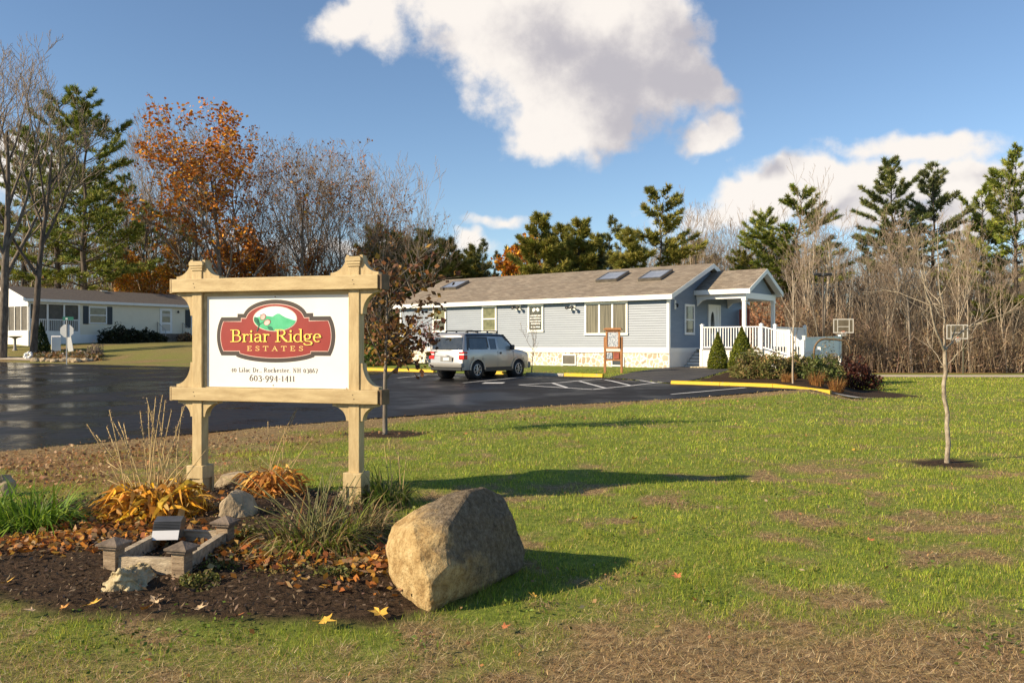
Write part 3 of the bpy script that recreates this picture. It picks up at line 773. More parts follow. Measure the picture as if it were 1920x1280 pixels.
def skylight(pxa, pxb, py0, py1):
    # centre found on the roof slope
    y = 0.0
    def on(px, py):
        u = (px-960)/F; v = (HY-py)/F; lo, hi = -OV, HW/2
        for _ in range(40):
            m_ = (lo+hi)/2; x = None
            # world X = HA0 + .787x + .617y ; Y = HA1 - .617x + .787y
            x = (u*(HA[1]+.787*m_)-HA[0]-.617*m_)/(.787+.617*u)
            zz = CAMZ+v*(HA[1]-.617*x+.787*m_)-HZ
            if zz > ez+.18+(m_+OV)*sl: lo = m_
            else: hi = m_
        return x, m_
    x0, y0 = on(*pxa); x1, y1 = on(*pxb)
    L = y1-y0; sx = .62
    o = MB(); g = MB(); ang = math.atan(sl)
    f = empty('skylight', slope_pt((x0+x1)/2, (y0+y1)/2)); f.parent = roof; f.rotation_euler = (ang, 0, 0)
    h = L/2/math.cos(ang)
    for a, b, c, d in ((-sx, sx, -h, -h+.11), (-sx, sx, h-.11, h), (-sx, -sx+.09, -h+.11, h-.11), (sx-.09, sx, -h+.11, h-.11)): o.box(a, b, c, d, -.02, .15)
    g.box(-sx+.09, sx-.09, -h+.11, h-.11, -.02, .135)
    return f, o, g
def add_skylight(*a):
    f, o, g = skylight(*a)
    m = o.build('skylight', M['lamp_metal'], roof); m.location = f.location; m.rotation_euler = f.rotation_euler
    # the pane goes into the same part, second material
    me = m.data; me.materials.append(M['sky_glass'])
    n0 = len(g.v); bm = bmesh.new(); bm.from_mesh(me)
    vs = [bm.verts.new(v) for v in g.v]
    for fc in g.f: q = bm.faces.new([vs[i] for i in fc]); q.material_index = 1
    bm.to_mesh(me); bm.free()
    bpy.data.objects.remove(f)
M['sky_glass'] = mat('sky_glass', (.20, .22, .26), .08, (.30, .32, .36), 3, spec=.9)
add_skylight((848, 543), (858, 531), 0, 0); add_skylight((1144, 528.5), (1154, 514), 0, 0); add_skylight((1222, 526.5), (1237, 511), 0, 0)
# windows on the front wall
def window(px0, px1, py0, py1, panes, pane_m, two=True):
    x0, x1 = fx(px0), fx(px1); xm = (x0+x1)/2; z0, z1 = fz(py1, xm), fz(py0, xm)
    fr = MB(); t = .10
    fr.box(x0, x0+t, -.08, -.004, z0, z1); fr.box(x1-t, x1, -.08, -.004, z0, z1)
    fr.box(x0+t, x1-t, -.08, -.004, z1-t, z1); fr.box(x0-.02, x1+.02, -.09, -.003, z0-.01, z0+t)
    iw = (x1-x0-2*t); g = MB()
    for k in range(1, panes): fr.box(x0+t+iw*k/panes-.05, x0+t+iw*k/panes+.05, -.075, -.004, z0+t, z1-t)
    if two:
        zm = (z0+z1)/2; fr.box(x0+t, x1-t, -.068, -.004, zm-.03, zm+.03)
    w = fr.build('window', M['trim'], house)
    g.box(x0+t, x1-t, -.044, -.003, z0+t, z1-t)
    if isinstance(pane_m, tuple):
        g = MB(); zm = (z0+z1)/2; g.box(x0+t, x1-t, -.044, -.003, zm, z1-t); g.build('pane', pane_m[0], w)
        g = MB(); g.box(x0+t, x1-t, -.044, -.003, z0+t, zm); g.build('pane', pane_m[1], w)
    else: g.build('pane', pane_m, w)
    return w, x0+t, x1-t, z0+t, z1-t
window(812.5, 838, 577, 622.5, 1, (M['blind_plain'], M['glass_dark']))
window(905, 932.5, 573, 622.5, 1, (M['blind_plain'], M['blind_plain']))
w, wx0, wx1, wz0, wz1 = window(991, 1020, 570.5, 622, 1, M['glass_dark'], False)
nb = MB(); r2 = random.Random(3); H = wz1-wz0
for k, fr in enumerate((.60, .49, .37, .26, .12)):                         # lines of white lettering stuck on the glass, too small to read
    z = wz0+H*fr; x = wx0+.03+(.05 if k > 2 else 0)
    while x < wx1-.08-(.05 if k > 2 else 0):
        wd = r2.uniform(.025, .05); nb.box(x, x+wd*.8, -.0485, -.0455, z-.022-r2.uniform(0, .02), z+.028+r2.uniform(0, .02)); x += wd
for cx, s in ((-.12, -1), (.12, 1)):
    c = (wx0+wx1)/2+cx; z = wz1-.19
    nb.prism([(c-.11, z-.06), (c-.02, z-.10), (c+.10, z-.02), (c+.11, z+.07), (c+.02, z+.11), (c-.10, z+.05)] if s < 0 else [(c-.10, z+.02), (c, z-.09), (c+.11, z-.04), (c+.09, z+.06), (c-.01, z+.12), (c-.09, z+.07)], 'y', -.0485, -.0455)
nb.build('lettering', M['paper'], w)
window(1097.5, 1178, 566, 628, 3, M['blind'], False)
# gable window, lamp and front door
y0, y1 = ty(1282.3), ty(1300.4); z0, z1 = tz(627.2, 2), tz(570.5, 2)
mb = MB(); t = .10
mb.box(.004, .075, y0, y0+t, z0, z1); mb.box(.004, .075, y1-t, y1, z0, z1); mb.box(.004, .075, y0+t, y1-t, z1-t, z1); mb.box(.003, .07, y0-.02, y1+.02, z0-.01, z0+t)
mb.box(.004, .062, y0+t, y1-t, (z0+z1)/2-.05, (z0+z1)/2+.01)
w = mb.build('window', M['trim'], house)
mb = MB(); mb.box(.003, .040, y0+t, y1-t, z0+t, z1-t); mb.build('pane', M['glass_dark'], w)
DZ = .86                                   # deck level (local)
dy0, dy1 = ty(1326.5), ty(1349.3); dz1 = tz(571.3, 4.7)
mb = MB(); t = .09
mb.box(.004, .07, dy0, dy0+t, DZ, dz1); mb.box(.004, .07, dy1-t, dy1, DZ, dz1); mb.box(.004, .07, dy0+t, dy1-t, dz1-t, dz1)
mb.box(.003, .05, dy1-.48, dy1-.40, DZ, dz1-t); mb.box(.003, .036, dy0+t, dy1-t, DZ, dz1-t)
d = mb.build('door', M['trim'], house)
mb = MB(); mb.lathe([(1, -.006), (1, .006)], (0, 0, 0), 24, axis='x'); g = mb.build('pane', M['glass_dark'], d)
g.location = (.042, (dy0+dy1-.40)/2, DZ+1.25); g.scale = (1, .2, .58)
mb = MB(); mb.box(.036, .052, dy1-.38, dy1-.12, DZ+.5, dz1-.25); mb.build('side_panel', M['white'], d)
mb = MB(); mb.lathe([(.03, .02), (.03, .07), (.012, .09)], (0, dy1-.54, DZ+.95), 10, axis='x'); mb.build('handle', M['steel'], d)
def lantern(px, py):
    y = ty(px); z = tz(py, y); mb = MB()
    mb.box(.026, .055, y-.07, y+.07, z-.20, z+.20); o = mb.build('wall_lamp', M['trim'], house)
    mb = MB(); mb.tube([(.05, y, z+.02), (.14, y, z+.06), (.16, y, z)], .018, 6); mb.lathe([(.03, -.10), (.06, .02), (.03, .07)], (.16, y, z-.03), 10); mb.build('lantern', M['black'], o)
lantern(1264.5, 571)
def flood(px, py):
    x = fx(px); z = fz(py, x); mb = MB(); mb.box(x-.16, x+.16, -.06, -.012, z-.10, z+.20); o = mb.build('floodlight', M['trim'], house)
    for s in (-1, 1):
        mb = MB(); mb.tube([(x, -.05, z+.08), (x+s*.08, -.12, z+.06), (x+s*.13, -.2, z)], .03, 6)
        mb.lathe([(.045, .0), (.085, -.10), (.09, -.16), (.0, -.15)], (x+s*.15, -.22, z+.03), 12, axis='y'); mb.build('lamp_head', M['black'], o)
flood(973, 578); flood(1075, 578)
def vent(px0, px1, py0, py1, m):
    x0, x1 = fx(px0), fx(px1); xm = (x0+x1)/2; z0, z1 = fz(py1, xm), fz(py0, xm); mb = MB(); t = .06
    mb.box(x0, x0+t, -.05, -.001, z0, z1); mb.box(x1-t, x1, -.05, -.001, z0, z1); mb.box(x0+t, x1-t, -.05, -.001, z1-t, z1); mb.box(x0+t, x1-t, -.05, -.001, z0, z0+t)
    o = mb.build('vent', M['trim'], house); mb = MB(); mb.box(x0+t, x1-t, -.02, -.0005, z0+t, z1-t); mb.build('grille', m, o)
vent(1054.6, 1080.6, 664, 684.5, M['screen']); vent(1147, 1171, 668.5, 686.5, M['shutter'])
# porch roof, beams and posts
PE, PT0, PT1 = 2.80, 2.5, 6.65; PM = (PT0+PT1)/2; pez = 3.52; prz = 4.60
mb = MB()
mb.prism([(PT0, pez+.14), (PM, prz+.10), (PT1, pez+.14), (PT1, pez+.06), (PM, prz), (PT0, pez+.06)], 'x', .02, PE)
pr = mb.build('porch_roof', M['shingle'], house)
mb = MB()
mb.box(.03, PE, PT0-.024, PT0+.004, pez-.09, pez+.13); mb.box(.03, PE, PT1-.004, PT1+.024, pez-.09, pez+.13)
mb.prism([(PT0-.026, pez-.09), (PT0-.026, pez+.13), (PM, prz+.085), (PT1+.026, pez+.13), (PT1+.026, pez-.09), (PM, prz-.13)], 'x', PE-.004, PE+.026)
mb.prism([(PT0+.01, pez+.03), (PM, prz-.02), (PT1-.01, pez+.03), (PT1-.01, pez+.05), (PM, prz-.001), (PT0+.01, pez+.05)], 'x', 2.45, PE-.006)
mb.build('fascia', M['trim'], pr)
mb = MB()
mb.box(.04, 2.52, 2.72, 2.90, pez-.30, pez-.02); mb.box(.04, 2.52, 6.25, 6.43, pez-.30, pez-.02); mb.box(2.34, 2.521, 2.901, 6.249, pez-.30, pez-.02)
mb.box(.04, 2.339, 2.901, 6.249, pez-.10, pez-.06)
for s in (.25, .5, .75): pass
mb.prism([(.05, pez-.301), (.55, pez-.301), (.30, pez-.36), (.05, pez-.60)], 'y', 2.74, 2.88)
mb.prism([(.05, pez-.301), (.75, pez-.301), (.30, pez-.36), (.05, pez-.60)], 'y', 6.27, 6.41)
mb.build('porch_beam', M['trim'], house)
mb = MB(); mb.prism([(2.95, pez-.02), (6.2, pez-.02), (PM, prz-.12)], 'x', 2.36, 2.44); mb.build('porch_gable', M['siding'], house)
for y in (2.81, 6.34):
    mb = MB(); mb.box(2.34, 2.50, y-.08, y+.08, DZ, pez-.30); mb.box(2.31, 2.53, y-.11, y+.11, pez-.42, pez-.302, b=.01); mb.box(2.31, 2.53, y-.11, y+.11, DZ+.001, DZ+.25, b=.01); mb.build('porch_post', M['trim'], house)
# red open storm door edge at the far corner of the gable
mb = MB(); mb.box(.05, .62, 7.75, 7.80, DZ, DZ+2.05); mb.build('storm_door', M['brown_door'], house)
# deck with steps between wall and deck
D0, D1, E0, E1 = 1.3, 7.0, .92, 3.88
mb = MB(); mb.box(E0, E1, D0, D1, DZ-.05, DZ); mb.box(.03, E0, 2.72, D1, DZ-.05, DZ); deck = mb.build('deck', M['deck_board'], house)
mb = MB(); mb.box(E0+.01, E1-.01, D0+.01, D0+.04, -.25, DZ-.05); mb.box(E1-.04, E1-.01, D0+.04, D1, -.4, DZ-.05); mb.box(E0+.01, E0+.04, D0+.04, 2.7, -.25, DZ-.05)
for k in range(4): mb.box(E0+.005, E1-.005, D0+.004, D0+.012, k*.2+.004, k*.2+.19)
mb.box(E0-.02, E0+.10, D0-.02, D0+.10, -.25, DZ); mb.build('deck_skirt', M['trim'], deck)
mb = MB()
for k in range(5):
    z = DZ*(k+1)/6; y = 1.48+k*.25; mb.box(.05, E0-.003, y, y+.30, z-.045, z, 1); mb.box(.05, E0-.004, y+.02, y+.05, z-.15, z-.046, 0)
mb.build('steps', [M['trim'], M['deck_board']], deck)
def baluster_rail(p, q, zb, name='railing', step=.125, post0=True, post1=True):
    p, q = Vector(p), Vector(q); d = q-p; L = d.length; d.normalize(); mb = MB()
    up = Vector((0, 0, 1))
    mb.obox(p+up*1.0, q+up*1.0, .09, .05); mb.obox(p+up*.09, q+up*.09, .06, .06)
    k = int(L/step)
    for i in range(1, k):
        c = p+d*(L*i/k); mb.box(c.x-.019, c.x+.019, c.y-.019, c.y+.019, c.z+.12, c.z+.975)
    for on, c in ((post0, p), (post1, q)):
        if on:
            mb.box(c.x-.065, c.x+.065, c.y-.065, c.y+.065, c.z-.02, c.z+1.09); mb.box(c.x-.085, c.x+.085, c.y-.085, c.y+.085, c.z+1.09, c.z+1.115)
            mb.prism([(c.x-.07, c.z+1.115), (c.x+.07, c.z+1.115), (c.x, c.z+1.17)], 'y', c.y-.07, c.y+.07)
    return mb.build(name, M['white'], deck)
baluster_rail((E0+.07, D0+.07, DZ), (E1-.07, D0+.07, DZ), DZ)
baluster_rail((E1-.07, D1-.1, DZ), (.1, D1-.1, DZ), DZ, post1=False)
baluster_rail((E1-.07, D1-.1, DZ), (E1-.07, 3.0, DZ), DZ, post0=False)
def solid_panel(p, q, top=.95, name='ramp_panel', m='white', posts=(1, 1)):
    """panelled balustrade: boarded infill in a frame"""
    p, q = Vector(p), Vector(q); mb = MB(); up = Vector((0, 0, 1))
    d = (q-p); nrm = Vector((-d.y, d.x, 0)).normalized()
    mb.add([p+nrm*.012+up*.02, q+nrm*.012+up*.02, q+nrm*.012+up*(top-.03), p+nrm*.012+up*(top-.03), p-nrm*.012+up*.02, q-nrm*.012+up*.02, q-nrm*.012+up*(top-.03), p-nrm*.012+up*(top-.03)],
           [(0, 1, 2, 3), (7, 6, 5, 4), (0, 4, 5, 1), (3, 2, 6, 7)])
    mb.obox(p+up*top, q+up*top, .10, .06); mb.obox(p+up*.06, q+up*.06, .07, .10)
    for on, c in zip(posts, (p, q)):
        if on: mb.box(c.x-.06, c.x+.06, c.y-.06, c.y+.06, c.z-.5, c.z+top+.08); mb.box(c.x-.08, c.x+.08, c.y-.08, c.y+.08, c.z+top+.081, c.z+top+.11)
    return mb.build(name, M[m], deck)
a = (E1, D0+.07, DZ); b = (5.05, D0+.07, DZ-.30); c = (5.65, D0+.07, DZ-.72)
baluster_rail(a, b, 0, post0=False); baluster_rail(b, c, 0, post0=False)
mb = MB(); mb.prism([(E1, DZ-.02), (5.05, DZ-.32), (5.65, DZ-.74), (5.65, -.6), (E1, -.6)], 'y', D0+.12, D0+.16); mb.prism([(E1, DZ-.02), (5.05, DZ-.32), (5.65, DZ-.74), (5.65, DZ-.84), (5.05, DZ-.42), (E1, DZ-.12)], 'y', D0+.16, D0+1.4)
mb.build('ramp', M['trim'], deck)
solid_panel((5.65, D0+.07, DZ-.74), (6.05, D0+1.0, DZ-.62), .62, posts=(0, 1))
solid_panel((5.2, D0+1.52, DZ-.42), (5.55, 6.7, DZ-.34), .92)
mb = MB(); mb.box(5.4, 6.4, D0-.75, D0-.1, -.6, .28, b=.02); mb.build('ramp_step', M['concrete'], deck)

# tan stone edging at the deck foot
mb = MB(); r2 = random.Random(5)
for i in range(16):
    x = E0-.1+i*.17; mb.box(x, x+.16, D0-.85-.02*i, D0-.62-.02*i, -.15, .06+r2.uniform(-.02, .03), b=.03)
edge = mb.build('stone_edging', M['rock_pale']); edge.location = house.location; edge.rotation_euler = house.rotation_euler
tag(edge, 'low row of pale edging stones below the cone shaped spruces', 'edging')
# notice board between kerb and building
nbx = at(1150, 35.6)
board2 = empty('notice_board', nbx, math.atan2(HR[1], HR[0])*.6, 'brown wooden notice board on two posts in front of the office', 'notice board')
for s in (-.36, .36):
    mb = MB(); mb.box(s-.045, s+.045, -.045, .045, -.3, 1.52); mb.build('post', M['post_wood'], board2)
mb = MB()
for a, b, c, d in ((-.29, .29, 1.02, 1.10), (-.29, .29, 1.72, 1.80), (-.31, -.23, 1.02, 1.80), (.23, .31, 1.02, 1.80)): mb.box(a, b, -.09-.002*(a < -.3), -.03, c, d)
mb.box(-.28, .28, -.055, .045, 1.06, 1.78); case = mb.build('display_case', M['post_wood'], board2)
mb = MB(); mb.box(-.23, .23, -.066, -.056, 1.10, 1.72); mb.build('poster', M['poster'], case)
mb = MB(); mb.prism([(-.16, 1.80), (.10, 1.80), (.10, 1.84), (-.16, 1.86)], 'x', -.38, .38); mb.box(-.34, .34, -.10, .06, 1.86, 1.89); mb.build('board_roof', M['post_wood'], board2)
mb = MB(); mb.box(-.31, .31, -.03, .0, .52, .58); mb.box(-.31, .31, -.03, .0, .88, .92); mb.box(-.31, .31, -.01, .01, .58, .88); rk = mb.build('leaflet_rack', M['post_wood'], board2)
mb = MB(); mb.box(-.27, -.04, -.045, -.012, .60, .86); mb.build('leaflet', M['poster'], rk); mb = MB(); mb.box(.03, .26, -.042, -.012, .60, .86); mb.build('leaflet', M['red_brick'], rk)
mb = MB(); mb.box(-.30, .30, -.032, .0, .93, 1.0); mb.build('white_plate', M['white'], board2)

# ------------------------------------------------------------------ the silver boxy SUV (local x forward from the rear, y to its left)
def build_car():
    ang = math.atan2(HB[1], HB[0]); root = (-2.52, 32.72)
    car = empty('parked_car', (root[0], root[1], gz(-1.2, 33.6)+.012), ang, 'silver boxy four wheel drive car with a roof rack and dark wheel arches', 'car')
    WR = .335; AX = (.80, 3.375); AR = .40
    def top(x):
        return float(np.interp(x, [0, .06, .16, .5, 1.6, 2.40, 2.52, 3.12, 3.22, 3.8, 4.10, 4.22, 4.28], [1.67, 1.71, 1.745, 1.77, 1.78, 1.755, 1.72, 1.21, 1.15, 1.09, 1.02, .90, .74]))
    xs = sorted(set([0, .03, .08, .16, .3]+[a+AR*math.cos(t*math.pi/12) for a in AX for t in range(13)]+list(np.arange(1.25, 2.95, .17))+[2.40, 2.52, 2.8, 3.12, 3.22, 3.6, 3.85, 3.95, 4.05, 4.15, 4.22, 4.27, 4.28]))
    vs, fs = [], []; NP = 9
    for x in xs:
        zb = .33
        for a in AX:
            if abs(x-a) < AR: zb = max(zb, WR+math.sqrt(max(AR*AR-(x-a)**2, 0)))
        zt = top(x)
        w = float(np.interp(x, [0, .08, .25, 3.6, 4.05, 4.22, 4.28], [.82, .87, .905, .905, .86, .77, .70]))
        zbelt = min(1.06, zt-.10); zr = max(min(1.60, zt-.10), zbelt+.015)
        f = (zr-1.06)/.54 if zr > 1.06 else 0
        yr = w-.02-.12*max(f, 0)
        zm = min(.62, zbelt-.06); zm = max(zm, zb+.02)
        sec = [(w-.10, zb), (w-.015, zb+.005), (w, zm), (w, max(zm+.01, min(.86, zbelt-.02))), (w-.015, max(zbelt, zm+.02)), (yr, max(zr, zm+.03)), (yr-.07, max(zt-.035, zm+.04)), (yr-.25, max(zt-.006, zm+.05)), (0, max(zt, zm+.05))]
        shear = .0
        for y, z in sec:
            sx = x+(.17*max(0, z-1.0)/.7 if x < .35 else 0)*(1-x/.35 if x < .35 else 0)
            vs.append((sx, -y, z))
        for y, z in sec[:-1][::-1]:
            sx = x+(.17*max(0, z-1.0)/.7 if x < .35 else 0)*(1-x/.35 if x < .35 else 0)
            vs.append((sx, y, z))
    n = 2*NP-1
    for i in range(len(xs)-1):
        for k in range(n-1): fs.append((i*n+k, (i+1)*n+k, (i+1)*n+k+1, i*n+k+1))
        fs.append((i*n+n-1, (i+1)*n+n-1, (i+1)*n, i*n))
    fs.append(list(range(n))); fs.append([(len(xs)-1)*n+k for k in range(n)][::-1])
    mb = MB(); mb.add(vs, fs, 0, True)
    body = mb.build('body', M['silver'], car)
    md = body.modifiers.new('edge', 'EDGE_SPLIT'); md.split_angle = R(38)
    def sy(z, o=.006): return (.885-.12*max(0, (z-1.06)/.54))+o
    def side(pts, name, m, parent, o=.006, s=-1):
        b = MB(); P = [(x, s*sy(z, o), z) for x, z in pts]; Q = [(x, s*sy(z, o-.012), z) for x, z in pts]; k = len(pts)
        b.add(P+Q, [list(range(k))]+[(i, (i+1) % k, k+(i+1) % k, k+i) for i in range(k)])
        return b.build(name, m, parent)
    for s in (-1, 1):
        side([(.20, 1.09), (1.52, 1.09), (1.50, 1.60), (.30, 1.60)], 'quarter_panel', M['black'], car, .004, s)
        side([(.36, 1.12), (1.42, 1.12), (1.41, 1.54), (.42, 1.54)], 'window', M['glass_car'], car, .009, s)
        side([(1.60, 1.12), (1.98, 1.12), (1.98, 1.54), (1.58, 1.54)], 'window', M['glass_car'], car, .008, s)
        side([(2.12, 1.12), (2.88, 1.10), (2.84, 1.22), (2.50, 1.545), (2.12, 1.555)], 'window', M['glass_car_light'], car, .008, s)
        side([(2.89, 1.09), (3.04, 1.09), (2.90, 1.22), (2.86, 1.22)], 'pillar_cover', M['black'], car, .008, s)
        b = MB(); b.box(2.78, 2.94, *sorted((s*.90, s*1.05)), 1.10, 1.30, b=.03); b.build('mirror', M['black'], car)
        b = MB(); b.box(2.16, 2.25, *sorted((s*.90, s*.925)), .93, 1.01, b=.01); b.build('door_handle', M['black'], car)
        b = MB(); P2 = [(.30, 1.615), (1.6, 1.635), (2.40, 1.625), (2.54, 1.59), (2.94, 1.26), (3.02, 1.20), (3.03, 1.26), (2.56, 1.655), (2.40, 1.70), (1.6, 1.715), (.30, 1.70)]
        yy = [s*(sy(min(z, 1.60), .012)-max(0, z-1.60)*.6) for x, z in P2]; b.add([(x, y, z) for (x, z), y in zip(P2, yy)], [(0, 1, 9, 10), (1, 2, 8, 9), (2, 3, 7, 8), (3, 4, 5, 6, 7)]); b.build('roof_edge', M['black'], car)
        b = MB(); b.box(1.215, 2.96, *sorted((s*.80, s*.914)), .27, .43); b.build('sill', M['black'], car)
        for x in (1.98+.05, 3.02):
            b = MB(); b.box(x, x+.008, *sorted((s*.898, s*.9065)), .42, 1.05); b.build('door_gap', M['cladding'], car)
        # tail lamp on the rear corner
        b = MB(); b.box(-.012, .20, *sorted((s*.62, s*.912)), .74, .90, 0, b=.02); b.box(-.012, .20, *sorted((s*.62, s*.912)), .901, .955, 1, b=.012); b.box(-.012, .20, *sorted((s*.62, s*.912)), .956, 1.03, 0, b=.012)
        b.build('tail_lamp', [M['red_lens'], M['clear_lens']], car)
        for a in AX:
            w = MB(); w.lathe([(.20, -.11), (.30, -.11), (.335, -.07), (.335, .07), (.30, .11), (.20, .11)], (0, 0, 0), 28, axis='y')
            wh = w.build('wheel', M['tyre'], car); wh.location = (a, s*.79, WR)
            w = MB(); w.lathe([(.205, .06), (.225, .115), (.20, .118), (.185, .075)], (0, 0, 0), 28, axis='y') if s > 0 else w.lathe([(.205, -.06), (.225, -.115), (.20, -.118), (.185, -.075)], (0, 0, 0), 28, axis='y')
            for k in range(7):
                t = 2*math.pi*k/7
                w.obox((.03*math.cos(t), s*.108, .03*math.sin(t)), (.20*math.cos(t), s*.104, .20*math.sin(t)), .055, .02)
            w.lathe([(.055, s*.09), (.05, s*.122)], (0, 0, 0), 14, axis='y')
            w.build('rim', M['alloy'], wh)
            w = MB(); w.lathe([(.20, s*.055), (.20, s*.06)], (0, 0, 0), 24, axis='y'); w.build('brake_disc', M['black'], wh)
        for a in AX:
            b = MB()
            pts = [(a+(AR+.0)*math.cos(R(t)), WR+(AR)*math.sin(R(t))) for t in range(0, 181, 12)]+[(a+(AR+.075)*math.cos(R(t)), WR+(AR+.075)*math.sin(R(t))) for t in range(180, -1, -12)]
            b.prism(pts, 'y', *sorted((s*.90, s*.921))); b.build('wheel_arch', M['silver'], car)
            b = MB(); b.lathe([(AR-.005, s*.55), (AR-.005, s*.88)], (a, 0, WR), 20, axis='y'); b.build('arch_liner', M['black'], car)
    # tailgate, rear glass, plate and bumper
    def rx(z): return .17*max(0, z-1.0)/.7
    b = MB(); P = [(-.78, 1.13), (.78, 1.13), (.70, 1.58), (-.70, 1.58)]
    b.add([(rx(z)-.008, y, z) for y, z in P]+[(rx(z)+.02, y, z) for y, z in P], [(0, 1, 2, 3), (0, 4, 5, 1), (1, 5, 6, 2), (2, 6, 7, 3), (3, 7, 4, 0)])
    tg = b.build('rear_window', M['glass_car'], car)
    b = MB(); b.box(-.006, .0, -.80, .80, .868, .874); b.box(-.006, .0, -.80, .80, 1.098, 1.106); b.build('tailgate_gap', M['cladding'], car)
    b = MB(); b.box(-.012, .0, -.30, .30, .66, .84); pr_ = b.build('plate_recess', M['cladding'], car)
    b = MB(); b.box(-.020, -.012, -.155, .155, .69, .81); b.build('licence_plate', M['sign_back'], pr_)
    b = MB(); b.box(-.03, 0, -.12, .02, .875, .905, b=.008); b.build('tailgate_handle', M['cladding'], car)
    b = MB(); b.box(-.10, .30, -.86, .86, .43, .60, b=.04); b.box(-.115, .0, -.80, .80, .50, .545, b=.015); b.build('rear_bumper', M['cladding'], car)
    b = MB(); b.box(-.04, .5, -.80, .80, .30, .46, b=.04); b.build('under_tray', M['black'], car)
    b = MB(); b.box(3.9, 4.34, -.82, .82, .34, .60, b=.06); b.build('front_bumper', M['cladding'], car)
    b = MB(); P = [(-.74, 2.56, 1.69), (.74, 2.56, 1.69), (.80, 3.10, 1.235), (-.80, 3.10, 1.235)]; b.add([(x+.012, y, z+.012) for y, x, z in P], [(0, 1, 2, 3)]); b.build('windscreen', M['glass_car'], car)
    for y in (-.55, .55):
        b = MB(); b.tube([(.55, y, 1.83), (2.45, y, 1.83)], .016, 6)
        for x in (.6, 1.2, 1.8, 2.4): b.box(x-.035, x+.035, y-.02, y+.02, 1.74, 1.83)
        b.build('roof_rail', M['black'], car)
    for x in (.75, 2.2):
        b = MB(); b.box(x-.025, x+.025, -.66, .66, 1.846, 1.868); b.build('roof_bar', M['black'], car)
build_car()

# ------------------------------------------------------------------ cream mobile home on the rise at the left
HC = (-34.0, 60.0); ML = (.557, .83); MBk = (-.83, .557)
home = empty('mobile_home', (HC[0], HC[1], 1.5), math.atan2(ML[1], ML[0]), 'long cream mobile home with dark roof and screened porch on the rise', 'mobile home')
def mx(px):
    u = (px-960)/F; return (u*HC[1]-HC[0])/(ML[0]-u*ML[1])
def mz(py, x): return hgt(py, HC[1]+ML[1]*x)-1.5
LN, DP, ME, MR = 17.5, 5.6, 3.12, 4.12
mb = MB(); px3 = mx(150)
nn = 14
z0h = .72
for i in range(nn):
    za = z0h+(ME-z0h)*i/nn; zb = z0h+(ME-z0h)*(i+1)/nn
    mb.add([(px3, -.014, za), (LN, -.014, za), (LN, 0, zb), (px3, 0, zb)], [(0, 1, 2, 3)])
mb.add([(LN, 0, 0), (LN, DP, 0), (LN, DP, ME), (LN, DP/2, MR), (LN, 0, ME)], [(0, 1, 2, 3, 4)]); mb.add([(0, DP, 0), (LN, DP, 0), (LN, DP, ME), (0, DP, ME)], [(0, 1, 2, 3)])
mb.add([(px3, .3, 0), (px3, DP, 0), (px3, DP, ME), (px3, .3, ME)], [(0, 1, 2, 3)])
mb.build('wall', M['home_wall'], home, fix=False)
mb = MB(); mb.box(px3, LN, -.03, .2, -.6, z0h); mb.box(0, px3, -.03, .03, -.6, .98); mb.box(-.03, .0, -.03, DP, -.9, 1.0)
mb.prism([(-.02, ME-.42), (DP, ME-.42), (DP, ME), (DP/2, MR-.02), (-.02, ME)], 'x', -.03, .0); mb.box(0, LN, -.2, -.12, ME-.13, ME+.07); mb.box(0, px3, -.025, .03, ME-.25, ME-.13)
mb.build('skirting', M['white'], home)
mb = MB(); mb.prism([(-.3, ME), (DP/2, MR), (DP+.3, ME), (DP+.3, ME+.09), (DP/2, MR+.1), (-.3, ME+.09)], 'x', -.34, LN+.2); rf = mb.build('roof', M['home_roof'], home)
mb = MB()
for x in (-.37,): mb.prism([(-.33, ME-.13), (DP/2, MR-.11), (DP+.33, ME-.13), (DP+.33, ME+.1), (DP/2, MR+.12), (-.33, ME+.1)], 'x', x, x+.03)
mb.box(-.34, LN+.2, -.33, -.30, ME-.09, ME+.10); mb.build('fascia', M['white'], rf)
mb = MB(); mb.prism([(DP/2-.5, MR+.02), (DP/2-.5, MR+.10), (DP/2-.2, MR+.13)], 'x', mx(222), mx(222)+.5); mb.build('roof_vent', M['steel'], rf)
# porch: posts, balusters, dark screens
mb = MB()
xs_ = [0.03, mx(88), mx(119), px3-.12]
for x in xs_: mb.box(x, x+.11, -.02, .08, .98, ME-.12)
for y in [0.1+i*(DP-.2)/6 for i in range(7)]: mb.box(-.025, .02, y-.035, y+.035, 1.0, ME-.42)
mb.build('porch_post', M['white'], home)
mb = MB(); mb.box(.05, px3-.05, .09, .11, .98, ME-.12); mb.box(.03, .05, .12, DP-.1, .99, ME-.42); mb.build('screen', M['screen'], home)
mb = MB(); x = .2
while x < px3-.1: mb.box(x, x+.035, .04, .075, 1.0, 1.75); x += .14
mb.box(.05, px3-.1, .03, .085, 1.75, 1.82); mb.build('porch_railing', M['white'], home)
def mwin(pa, pb, ya, yb):
    xa, xb = mx(pa), mx(pb); xm = (xa+xb)/2; a, b = mz(yb, xm), mz(ya, xm); f = MB(); t = .09
    f.box(xa, xa+t, -.06, -.002, a, b); f.box(xb-t, xb, -.06, -.002, a, b); f.box(xa+t, xb-t, -.06, -.002, b-t, b); f.box(xa+t, xb-t, -.06, -.002, a, a+t); f.box(xa+t, xb-t, -.05, -.002, (a+b)/2-.04, (a+b)/2+.04)
    o = f.build('window', M['white'], home); g = MB(); g.box(xa+t, xb-t, -.025, -.002, a+t, b-t); g.build('pane', M['glass_dark'], o)
    return a, b
a, b = mwin(166, 200, 575, 607)
for p, q in ((155.5, 165), (200.5, 210)):
    mb = MB(); mb.box(mx(p), mx(q), -.06, -.016, a-.03, b+.03); mb.build('shutter', M['shutter'], home)
